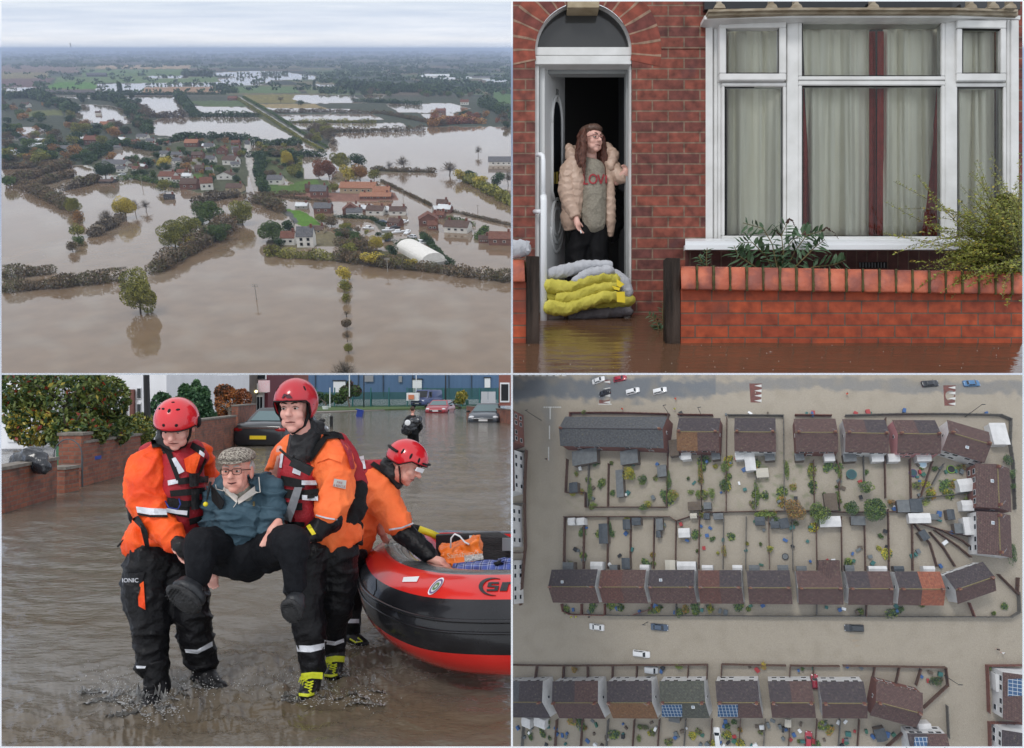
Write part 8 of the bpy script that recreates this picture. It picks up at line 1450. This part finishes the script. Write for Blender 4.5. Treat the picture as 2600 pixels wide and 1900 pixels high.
for kind,L in REST[0].items():
 b=MB()
 for me,M in L:
  o_=len(b.v);b.v+=[M@v.co for v in me.vertices]
  for p in me.polygons:b.f.append(tuple(i+o_ for i in p.vertices));b.m.append(p.material_index)
 tag(b.build('small_trees',TM[kind]),f'the smallest {DESC[kind]} trees of the flooded village',kind='stuff')
for key in FIRST:
 for ch_ in list(PT[key].children):bpy.data.objects.remove(ch_)
 bpy.data.objects.remove(PT[key])
def hedge(lab,pts,h,kind,wd=1.4,dens=1.0,name='hedge'):
 P3=[(g(x,y),h*mpp(y))for x,y in pts];M=gm(*pts[len(pts)//2]);t=thing(name,lab,'hedge',M);b=MB();q=random.Random(int(pts[0][0])+h);st=MB()
 for(a,ha),(c,hc)in zip(P3[:-1],P3[1:]):
  L=(c-a).length;hh=(ha+hc)/2;n=max(2,int(L/hh*2.2))
  for i in range(n):
   f=(i+q.random()*.6)/n;H=(ha*(1-f)+hc*f)*q.choice((.55,.8,1,1,1.2,1.45));p=a.lerp(c,f)+UT*H*.40+CR*q.uniform(-.2,.2)*H;R_0=V((H*.75,H*.6*wd,H*.52));R3=Matrix((CR,FT,UT)).transposed();o_=len(b.v)
   k=MB();leaves(k,int((90 if h<24 else 170)*dens*(1.5 if h>38 else 1)),[(V((0,0,0)),R_0,1)],H*(.18 if h<38 else .105),q,.05,((0,0,1,2),(2,2,0),(1,1,0))[i%3]);b.v+=[p+R3@w_ for w_ in k.v];b.f+=[tuple(e_+o_ for e_ in f_)for f_ in k.f];b.m+=k.m
   if i%2==0:st.tube([p-UT*H*.5,p],[H*.04,H*.02],4)
 b.build('foliage',TM[kind],t);st.build('stems',BARK,t);return t
for a in[('dense bushes along the waterside of the village',[(510,800),(600,790),(700,812),(790,830)],22,'green'),('bushes along the east side of the village road',[(1150,700),(1150,780),(1165,850)],26,'dark'),('bushes in front of the eastern gardens',[(1160,870),(1260,860),(1340,860)],22,'hedge'),('dark belt in front of the left woods',[(-20,748),(160,740),(330,728)],32,'hedge',1.5,1.3),('belt of trees above the far left lagoon',[(-20,440),(150,432),(270,470),(320,500)],34,'dark',1.6),('belt of trees between the two far lagoons',[(410,440),(520,448),(590,500),(640,560),(650,590)],30,'dark',1.4,1.2),('orange and brown scrub on the right lagoon shore',[(1900,560),(2020,540),(2140,548)],30,'orange'),('dark belt under the far right fields',[(1500,392),(1640,402),(1800,408),(2000,402)],30,'dark',2),('dark belt at the far right edge',[(2140,470),(2261,520),(2300,560)],44,'dark',2),('scrub between farm garden and boat yard',[(1500,1085),(1580,1100),(1660,1120)],40,'hedge',1.5),('brown hedge running in from the left edge above the lone willow',[(-30,1290),(140,1278),(300,1262),(430,1248),(545,1236)],46,'hedge',1.6,1.6),('shorter brown hedge at the left edge, above the longer one',[(-30,1228),(120,1218),(228,1206)],46,'hedge',1.6,1.6),('thick brown hedge climbing from the near bank to the central clump',[(690,1205),(760,1165),(880,1095),(1000,1012)],58,'hedge',1.6,1.7),('green hedge in front of the white farmhouse garden',[(1180,1122),(1240,1136),(1380,1142),(1500,1150)],38,'olive',1.4,1.6),('long brown hedge along the near bank to the right edge',[(1500,1150),(1640,1170),(1830,1190),(2000,1212),(2140,1230),(2290,1245)],44,'hedge',1.4,1.5),('brown hedge of the left island, sloping to the tree column',[(140,838),(200,870),(270,905),(310,930)],40,'hedge',1.4,1.4),('short hedge above the left island pool',[(190,815),(320,778)],30,'hedge'),('hedge right of the left island pool',[(280,842),(340,828)],28,'bare'),('bushy hedge by the dark boathouse',[(352,825),(430,800)],36,'hedge'),('bare hedge up to the yellowing tree in the left field',[(410,1045),(470,1012),(540,970)],36,'bare',1.4,1.2),('hedge from the far left green tree to the woods',[(60,815),(200,765),(300,738)],36,'hedge'),('hedge round the village pond',[(380,728),(440,690),(520,638),(600,650),(690,668)],26,'dark'),('hedge standing in water, top one of three on the right',[(1200,500),(1450,496),(1700,505),(1900,545)],16,'hedge'),('hedge standing in water, middle one of three on the right',[(1290,545),(1450,542),(1660,545)],17,'olive'),('hedge standing in water, lowest of three on the right',[(1430,582),(1600,586),(1880,576)],22,'hedge'),('row of bare trees standing in the far water',[(645,518),(730,520),(820,516)],32,'bare',1,1),('far hedge right of the bare row',[(840,518),(980,516),(1150,518)],22,'dark'),('hedge behind the village, right of the houses',[(1110,640),(1330,642)],30,'dark'),('long dark hedge right of the village road',[(1105,695),(1200,690),(1420,692)],26,'dark'),('far hedge across the left lagoon',[(140,416),(400,420),(790,420)],13,'dark'),('dark hedge slanting between the far lagoons',[(795,430),(830,480),(860,512)],24,'dark',1.4),('hedge left of the long straight lane',[(1050,440),(1180,520),(1320,610),(1430,668)],9,'olive',.8),('hedge right of the long straight lane',[(1075,432),(1200,500),(1330,585),(1450,655)],8,'green',.8),('low hedge line running to the lower right across the lagoon',[(1685,802),(1800,858),(1905,910)],11,'hedge'),('low hedge line beyond the flooded bungalows',[(1940,922),(2100,960),(2280,1002)],12,'hedge'),('thin hedge along the lagoon edge',[(1640,752),(1760,758),(1920,762)],18,'hedge'),('olive hedge on the right bank of the lagoon',[(2060,795),(2160,850),(2290,925)],34,'olive'),('clipped dark hedge slanting beside the white marquee',[(1862,1040),(1920,1105),(1990,1172)],22,'dark',1.2,1.5),('hedge behind the brown roofed bungalow',[(1972,975),(2090,998)],20,'green'),('hedge left of the last brick house',[(2145,1010),(2105,1062)],22,'green'),('dark hedge below the village road junction',[(1110,890),(1180,905),(1250,940)],40,'hedge',1.5,1.4),('dark bushes above the village road',[(870,900),(960,880),(1060,868)],34,'bare'),('hedge between brick house and boat yard',[(1480,960),(1640,968),(1700,1000)],14,'dark'),('hedge along the brick house road',[(1160,862),(1300,878),(1460,892)],14,'hedge'),('tree line behind the village',[(700,640),(820,612),(940,612),(1090,618)],24,'dark',1.6),('dark hedge below the far plough field',[(430,416),(640,420),(1000,418)],12,'dark'),('tree belt right of the far green field',[(815,335),(880,338),(935,335)],24,'dark',2),('tree belt above the far lagoon',[(960,392),(1010,404),(1040,412)],22,'dark',2),('tree line across the right hand fields',[(1500,390),(1700,398),(1950,400)],26,'dark',2),('tree line right of the olive field',[(1560,450),(1700,455),(1860,465)],16,'dark'),('bare hedge of the right lagoon island',[(1910,555),(2000,548),(2120,545)],26,'copper'),('line of bushes in the left field by the near hedge',[(440,1200),(500,1192),(560,1185)],10,'hedge',1,.6)]:hedge(*a)
b=MB();q=random.Random(9)
for _ in range(5200):
 y=226+190*q.random()**1.5;x=q.uniform(-20,2290);nn=noise.noise(V((x/170,y/9,8)))
 if nn<-.12 or(y>300 and x<1400 and q.random()<.85):continue
 h=(5+3*q.random()+(y-225)*.06)*mpp(y)*1.0;h=min(h,26)if y>240 else 30;h*=.85;p=g(x,y)+UT*h*.4;w_=h*q.uniform(.8,2.2)
 for k in range(9):
  c=p+CR*q.uniform(-w_,w_)+UT*q.uniform(-.3,.5)*h+FT*q.uniform(-1,1)*h;a=h*.45;o_=len(b.v);d=V((q.gauss(0,1),q.gauss(0,1),q.gauss(0,1))).normalized();e_=(UT+d*.6).normalized()*a;s_=(CR+d*.5).normalized()*a;b.v+=[c-s_,c+e_,c+s_,c-e_];b.f.append((o_,o_+1,o_+2,o_+3));b.m.append(q.choice((0,1,2)))
tag(b.build('distant_woodland',TM['dark']),'far off woods and hedgerows fading to blue',kind='stuff')
WM_={'w':mat('village_white_wall',(.72,.70,.66),(.64,.62,.58),1,.8),'b':mat('village_brick_wall',(.20,.095,.07),(.15,.075,.06),.8,.85),'g':mat('village_grey_wall',(.32,.31,.29),None,1,.8),'t':mat('village_tan_wall',(.42,.34,.23),None,1,.8),'d':mat('village_dark_wall',(.06,.06,.065),None,1,.8)}
RM_={'r':tile('village_red_roof',(.20,.09,.065),(.16,.075,.055)),'o':tile('village_orange_roof',(.36,.17,.105),(.30,.14,.09)),'g':tile('village_grey_roof',(.15,.15,.16),(.12,.12,.13)),'b':tile('village_brown_roof',(.13,.085,.07),(.10,.07,.06)),'w':mat('white_sheet_roof',(.62,.64,.66),(.5,.52,.54),.3,.6),'d':tile('village_dark_roof',(.05,.05,.055),(.04,.04,.045))}
def vhouse(lab,x0,x1,yt,yb,wk,rk,yaw=0,gable=False,dep=None,name='village_house',cat='house',low=False,solar=False):
 m_=mpp(yb);W_=(x1-x0)*m_;H=(yb-yt)*m_;M=gm((x0+x1)/2,yb);D=dep or min(W_*.75,9);M=M@Matrix.Rotation(R_(yaw),4,'Z')@Matrix.Translation((0,D/2,0));t=thing(name,lab,cat,M,'houses and barns of the flooded village' if not low else None)
 e_=H*(.56 if not low else .5)*.92;r_=H*.92;b=MB();b.box((0,0,e_/2-.4),(W_*.94,D*.94,e_+.8));ax=(0,1)if gable else(1,0);hx,hy=W_/2,D/2
 b2=MB()
 if not gable:
  for s_ in(-1,1):b.prism([V((s_*hx*.94,-hy*.94,e_)),V((s_*hx*.94,hy*.94,e_)),V((s_*hx*.94,0,r_-.12))],V((-s_*.15,0,0)))
  for s_ in(-1,1):b2.prism([V((-hx,s_*hy,e_-.1)),V((hx,s_*hy,e_-.1)),V((hx,0,r_)),V((-hx,0,r_))],V((0,0,-.15)))
 else:
  for s_ in(-1,1):b.prism([V((-hx*.94,s_*hy*.94,e_)),V((hx*.94,s_*hy*.94,e_)),V((0,s_*hy*.94,r_-.12))],V((0,-s_*.15,0)))
  for s_ in(-1,1):b2.prism([V((s_*hx,-hy,e_-.1)),V((s_*hx,hy,e_-.1)),V((0,hy,r_)),V((0,-hy,r_))],V((0,0,-.15)))
 b.build('wall',WM_[wk],t,loc=True);rf=b2.build('roof',RM_[rk],t,loc=True,uvf=lambda p,n:((p.x,p.y*1.3)if not gable else(p.y,p.x*1.3)))
 if not low:
  c=MB();c.box((hx*.7,0,r_+.2),(.8,.7,1.4));c.build('chimney',BRW,rf,loc=True)
  if W_>9:c=MB();c.box((-hx*.7,0,r_+.2),(.8,.7,1.4));c.build('chimney',BRW,rf,loc=True)
 if(x1-x0)>38:
  n=max(2,int(W_/3.2));fl=2 if e_>3.6 and not low else 1
  for i in range(n):
   for k in range(fl):
    c=MB();z=e_*((.3,.74)[k]if fl==2 else .55);u=-hx*.8+1.6*hx*(i+.5)/n;c.box((u,-hy*.94-.03,z),(1.1,.1,min(1.2,e_*.3)));f=c.build('window',WM_['w']if wk!='w' else WM_['g'],t,loc=True);c=MB();c.box((u,-hy*.94-.07,z),(.85,.08,min(.95,e_*.24)));c.build('pane',GLASSD,f,loc=True)
 if solar:c=MB();c.prism([V((-hx*.7,-hy*.75,e_+(r_-e_)*.25+.08)),V((hx*.7,-hy*.75,e_+(r_-e_)*.25+.08)),V((hx*.7,-hy*.2,e_+(r_-e_)*.8+.08)),V((-hx*.7,-hy*.2,e_+(r_-e_)*.8+.08))],V((0,0,.08)));c.build('solar_panel',SOL,t,loc=True,uvf=lambda p,n:(p.x,p.y*1.3))
 return t
for a in[('main block of the white farmhouse with grey roof',1306,1390,990,1094,'w','g'),('lower wing of the white farmhouse with red roof',1236,1306,1014,1084,'w','r'),('tan outbuilding behind the white farmhouse',1350,1433,996,1033,'t','t' if 0 else 'b'),('square brick house left of the orange barns',1366,1446,812,874,'b','g'),('small brick wing of the square brick house',1346,1372,806,852,'b','b'),('long barn with orange tiled roof',1488,1665,802,856,'t','o',-4),('short orange barn right of the long one',1640,1725,820,872,'b','o'),('low orange roofed shed in front of the long barn',1578,1732,852,882,'b','o'),('brick house with solar panels facing the flood',1380,1466,892,944,'b','g'),('small grey shed left of the solar panelled house',1300,1360,893,925,'g','w'),('brick house with front gable in the flooded close',1510,1590,892,957,'b','r',10,True),('brown bungalow right of the front gabled house',1608,1697,905,952,'w','b',-8),('long low grey bungalow in the flooded close',1714,1796,910,952,'w','b'),('big red brick house by the lower right lagoon',1845,1942,934,1000,'b','r',8,True),('dark annexe in front of the big red brick house',1885,1935,970,1018,'b','r'),('dark roofed bungalow at the lower right',1950,2072,972,1030,'w','b',-14),('last brick house at the right edge',2150,2262,1020,1085,'b','r',-6),('low wing of the last brick house',2110,2160,1035,1075,'b','b'),('grey roofed white house in the eastern gardens',1174,1250,770,816,'w','g'),('dark brick house at the village waterfront',790,872,784,838,'b','b'),('white house with tall red roof at the waterfront',885,946,776,840,'w','r',20),('pinkish long house by the village road',992,1072,808,850,'t','b'),('white house with front gable in the village middle',952,1030,754,794,'w','b',0,True),('white house with red roof at the village west',694,772,754,802,'w','r',-6),('low white house right of the red roofed one',756,800,774,808,'w','r'),('small white villa in the village gardens',800,846,762,792,'w','w'),('white cottage with brown roof by the village road',974,1046,684,730,'w','b',-14),('blue glinting roofed house in the village',905,952,684,722,'w','g'),('small house left of the blue glinting roof',842,898,668,702,'b','b'),('red roofed house at the back of the village',810,876,612,650,'b','o'),('white house at the back of the village',898,946,628,666,'w','g'),('white gabled house behind the village road',954,1002,642,682,'b','r',0,True),('small red roofed house far up the village road',1018,1060,618,642,'b','r'),('white rendered house right at the village road top',1084,1107,614,660,'w','g'),('brick house beside the village road top',1030,1066,648,690,'b','b'),('long white bungalow at the west of the village',432,560,704,742,'w','g',-8),('white cottage below the long bungalow',510,556,730,762,'w','g'),('small bungalow right of the white cottage',560,616,722,746,'w','b'),('grey house by the pond',700,752,664,692,'w','g'),('second grey house by the pond',752,802,668,700,'w','g'),('brown house behind the yellow tree',780,838,690,718,'b','b'),('brick pair in the middle of the village',858,905,725,762,'b','b'),('white extension in the middle of the village',906,940,735,765,'w','g'),('red house in the left woods',366,430,596,640,'b','r'),('pink house in the left woods',438,482,534,566,'t','o'),('grey house at the edge of the left woods',598,652,590,616,'w','g'),('white house at the edge of the left woods',640,682,610,632,'w','g'),('brown house deep in the left woods',500,566,560,592,'b','r'),('tiny red roofed farm on the far lane',1002,1048,424,444,'b','r'),('tiny red roofed farm on the far right',2030,2072,438,464,'w','r'),('tiny red farm right of the far right one',1920,1970,478,500,'b','r'),('small house at the back of the woods',86,128,452,474,'w','b'),('dark boathouse low in the water south of the village',722,770,856,882,'d','d',12),('dark boathouse by the left island',430,500,792,810,'d','b'),('house under construction grey at the far left',60,110,600,622,'g','g')]:vhouse(*a)
for a in[('long white roofed barn in the left woods',124,240,630,668,'w','w',10),('greenish roofed barn above the white one',144,212,610,636,'g','w'),('grey barn right of the white one',214,302,642,670,'g','g'),('grey barn at the right edge of the lagoon',2150,2275,690,732,'w','g'),('dark farm barns on the far green field',376,474,320,338,'d','g'),('glasshouses glinting in the far right fields',1870,1990,326,344,'w','w'),('pale sheds in the far right fields',2080,2180,336,350,'w','g')]:vhouse(*a,low=True,name='barn',cat='barn')
vhouse('white villa in the village gardens with panels on the roof',712,745,705,730,'w','g',solar=True)
for k in range(34):
 z_=[(540,620,1060,790),(540,620,1060,790),(1500,895,1960,1010),(20,470,560,690)][k%4];x,y=r.uniform(z_[0],z_[2]),r.uniform(z_[1],z_[3])
 if z_[0]==540 and not inside(x,y,[(520,625),(1060,605),(1080,840),(700,790),(520,770),(690,690)]):continue
 w_=r.uniform(34,52)*(y-215)/500;wk=r.choice('wwbwg');rk=r.choice('grbgw');vhouse({0:'small house packed among the village gardens',1:'small house packed among the village gardens',2:'small bungalow or outbuilding in the flooded close',3:'small farm building showing among the left woods'}[k%4],x,x+w_,y-w_*.62,y,wk,rk,r.uniform(-25,25))['group']='small plain houses scattered through the flooded village'
t=thing('marquee','long white marquee with rounded roof by the near bank','marquee',gm(1845,1150));b=MB();m_=mpp(1150);A=g(1800,1100);Bq=g(1915,1165);ax=(Bq-A);sd_=ax.cross(UT).normalized()*4.2;N=12
vs=[p+sd_*cos(pi*i/N)+UT*(1.0+2.6*sin(pi*i/N))for p in(A,Bq)for i in range(N+1)]+[A+sd_,A-sd_,Bq+sd_,Bq-sd_];k=N+1;b.add(vs,[(i,i+1,i+1+k,i+k)for i in range(N)]+[tuple(range(k)),tuple(range(2*k-1,k-1,-1)),(0,k,2*k+2,2*k),(N,2*k+1,2*k+3,2*k-1)]);b.build('canopy',WM_['w'],t);b=MB();b.prism([Bq+sd_*1.0,Bq-sd_,Bq-sd_+ax.normalized()*3,Bq+sd_+ax.normalized()*3],UT*1.2);b.build('porch',WM_['g'],t)
def boat(lab,x,y,L,yaw):
 t=thing('motor_boat',lab,'boat',gm(x,y)@Matrix.Rotation(R_(yaw),4,'Z'),'boats and vans in the flooded yard');b=MB();sec=[(-.5,.3,.5),(-.2,.42,.5),(.15,.4,.55),(.38,.22,.65),(.5,.02,.75)];b.add([(x_*L,s_*w_*L*.4,z)for x_,w_,z in sec for s_ in(-1,1)]+[(x_*L*.95,s_*w_*L*.28,-.2)for x_,w_,z in sec for s_ in(-1,1)],[(2*i,2*i+2,2*i+3,2*i+1)for i in range(4)]+[(2*i,10+2*i,12+2*i,2*i+2)for i in range(4)]+[(2*i+1,2*i+3,13+2*i,11+2*i)for i in range(4)]+[(0,1,11,10)]);b.build('hull',UP,t,loc=True);b=MB();b.box((-.05*L,0,.9),(.4*L,.24*L,.8),taper=.8);c=b.build('cabin',UP,t,loc=True);b=MB();b.box((.12*L,0,1.0),(.1*L,.22*L,.35));b.build('windscreen',GLASSD,c,loc=True)
for a in[('white motor boat adrift in the flooded close',1628,1012,5,-20),('boat nearest the caravans in the yard',1715,1020,5,10),('boat beside the dark cars in the yard',1760,1028,5.5,30),('boat at the back of the yard',1785,985,6,60),('boat at the right of the yard',1800,1030,6,80),('boat under the yard hedge',1700,1048,5,0),('boat beside the marquee',1858,1075,6,-30)]:boat(*a)
for i,(x,y,pm,lb)in enumerate([(1692,985,DB,'blue car in the flooded yard, upper'),(1745,1010,BK,'black car in the flooded yard'),(1712,1062,DB,'blue car in the flooded yard, lower'),(1820,1050,paint('silver',(.45,.47,.49)),'silver car right in the flooded yard'),(770,826,BK,'black car at the village waterfront'),(540,775,paint('silver',(.45,.47,.49)),'silver car at the west of the village')]):
 t=thing('parked_car',lb,'car',gm(x,y)@Matrix.Rotation(i*.8,4,'Z')@Matrix.Translation((0,0,-.2)),'cars in the flooded village');make_car(t,pm,4.3,1.8,'hatch',detail=False)
def pole(lab,x,yt,yb,bars=1):
 t=thing('power_pole',lab,'pole',gm(x,yb));H=(yb-yt)*mpp(yb)*1.03;b=MB();b.cyl((0,0,-.5),(0,0,H),.16,.1,8);b.build('pole',mat('weathered_pole',(.30,.28,.25),None,1,.8),t,loc=True)
 for k in range(bars):b=MB();b.box((0,0,H*(.97-.1*k)),(1.8,.15,.15));b.build('cross_arm',MC['weathered_pole'],t,loc=True)
for a in[('wooden power pole alone in the near brown water',1133,1250,1325,2),('pale post by the brown hedge',758,1118,1168,0),('power pole with cross arms on the near bank',1712,1135,1200,2),('thin pole in the western village',628,780,822),('thin pole in the right hand lagoon',2110,905,935),('thin pole beside the orange barns',1780,840,872)]:pole(*a)
for k in range(3):
 A=g(1712+6*k,1190,6.5);Bq=g(1133+4*k,1325,5.8);C_=g(1340+14*k,1690,6.5)
 b=MB();b.tube([A.lerp(C_,f)-UT*(1.2*4*f*(1-f))for f in[i/10 for i in range(11)]],.018,4);tag(b.build('power_line',MC['weathered_pole']),['left','middle','right'][k]+' wire of the power line sagging over the near water','wire')
b=MB();p=g(318,232);b.cyl(p,p+UT*160,9,7,10);t=thing('chimney_stack','tall thin industrial chimney on the far left horizon','chimney',Matrix.Translation(p));b.build('stack',WM_['g'],t)
cm=bpy.data.materials.new('cloud_puff');cm.use_nodes=True;q=cm.node_tree;q.nodes['Principled BSDF'].inputs['Base Color'].default_value=(.50,.56,.64,1);q.nodes['Principled BSDF'].inputs['Roughness'].default_value=1;q.nodes['Principled BSDF'].inputs['Specular IOR Level'].default_value=0
def cloud(name,lab,pts,m,D=78000):
 b=MB();rr=random.Random(len(lab))
 for x,y,w_,h_ in pts:
  for _ in range(10):b.ell(CAMP+ray('TL',x+rr.uniform(-w_,w_),y+rr.uniform(-h_,h_)).normalized()*D,(w_*.7*D/FZ*rr.uniform(.5,1),400,h_*.7*D/FZ*rr.uniform(.5,1)),None,10,6)
 o=b.build(name,m,smooth=True);tag(o,lab,kind='stuff')
cloud('smoke_plume','pale smoke plume rising at the right horizon',[(1690,184,14,8),(1710,200,20,10),(1735,210,24,5)],cm)
cloud('scud_cloud','small dark scraps of cloud high in the sky',[(1216,42,14,5),(1235,58,10,3),(1345,56,14,8),(1392,62,22,14),(1400,46,12,6),(1330,72,14,4),(1450,58,8,5),(1520,95,8,3),(1580,98,6,2)],mat('grey_cloud_puff',(.20,.25,.33),None,1,1,spec=0))
PANEL[0]='TL'
zs=[]
for o in bpy.data.objects:
 if o.type=='MESH' and o.name=='flood_water.002' or o.name.startswith('flood_water'):
  M=ROOTM.get(o.name)or Matrix.Translation(o.location);zs+=[((M@V(q))-CAMP).dot(UT)for q in o.bound_box]
zb=min(zs+[-70])-1;b=MB();c=[CAMP+CR*x+FT*y+UT*zb for x,y in((-42000,-300),(42000,-300),(42000,62000),(-42000,62000))];b.prism(c,UT*(12-zb))
hm=bpy.data.materials.new('haze_air');hm.use_nodes=True;q=hm.node_tree;q.nodes.clear();oo=q.nodes.new('ShaderNodeOutputMaterial');pv=q.nodes.new('ShaderNodeVolumePrincipled');pv.inputs['Color'].default_value=(.62,.74,.98,1);pv.inputs['Density'].default_value=1.6e-4;q.links.new(pv.outputs[0],oo.inputs['Volume'])
o=b.build('haze',hm);tag(o,kind='stuff');del REG[o.name]
def clip_all():
 cache={}
 for o in list(bpy.data.objects):
  if o.type!='MESH' or o.name not in REG:continue
  p=REG[o.name];x0,y0,x1,y1=LIM[p]
  def dr(X,Y):return CF+CR*((X-1300)/FPX)+CU*((950-Y)/FPX)
  c=[dr(x0,y0),dr(x1,y0),dr(x1,y1),dr(x0,y1)];mid=dr((x0+x1)/2,(y0+y1)/2)
  pl=[]
  for i in range(4):
   n=c[i].cross(c[(i+1)%4]).normalized()
   if n.dot(mid)<0:n=-n
   pl.append(n)
  M=o.matrix_world.copy()if not o.parent else None
  if M is None:
   r=rootof(o);M=ROOTM[r.name]
  bb=[M@V(q)-CAMP for q in o.bound_box]
  cut=[n for n in pl if min(q.dot(n)for q in bb)<0]
  if not cut:continue
  if any(max(q.dot(n)for q in bb)<0 for n in cut):
   if o.parent or not o.children:GONE.append(o)
   continue
  if o.data.users>1:o.data=o.data.copy()
  bm=bmesh.new();bm.from_mesh(o.data);Mi=M.inverted();MT=M.to_3x3()
  for n in cut:
   ln=(MT.transposed()@n)
   bmesh.ops.bisect_plane(bm,geom=bm.verts[:]+bm.edges[:]+bm.faces[:],dist=1e-7,plane_co=Mi@CAMP,plane_no=ln,clear_inner=True)
  if not bm.faces:GONE.append(o)
  bm.to_mesh(o.data);bm.free()
GONE=[]
clip_all()
for o in set(GONE):
 if not o.children:bpy.data.objects.remove(o)
for o in[q for q in bpy.data.objects if q.type=='EMPTY' and not q.children]:
 bpy.data.objects.remove(o)
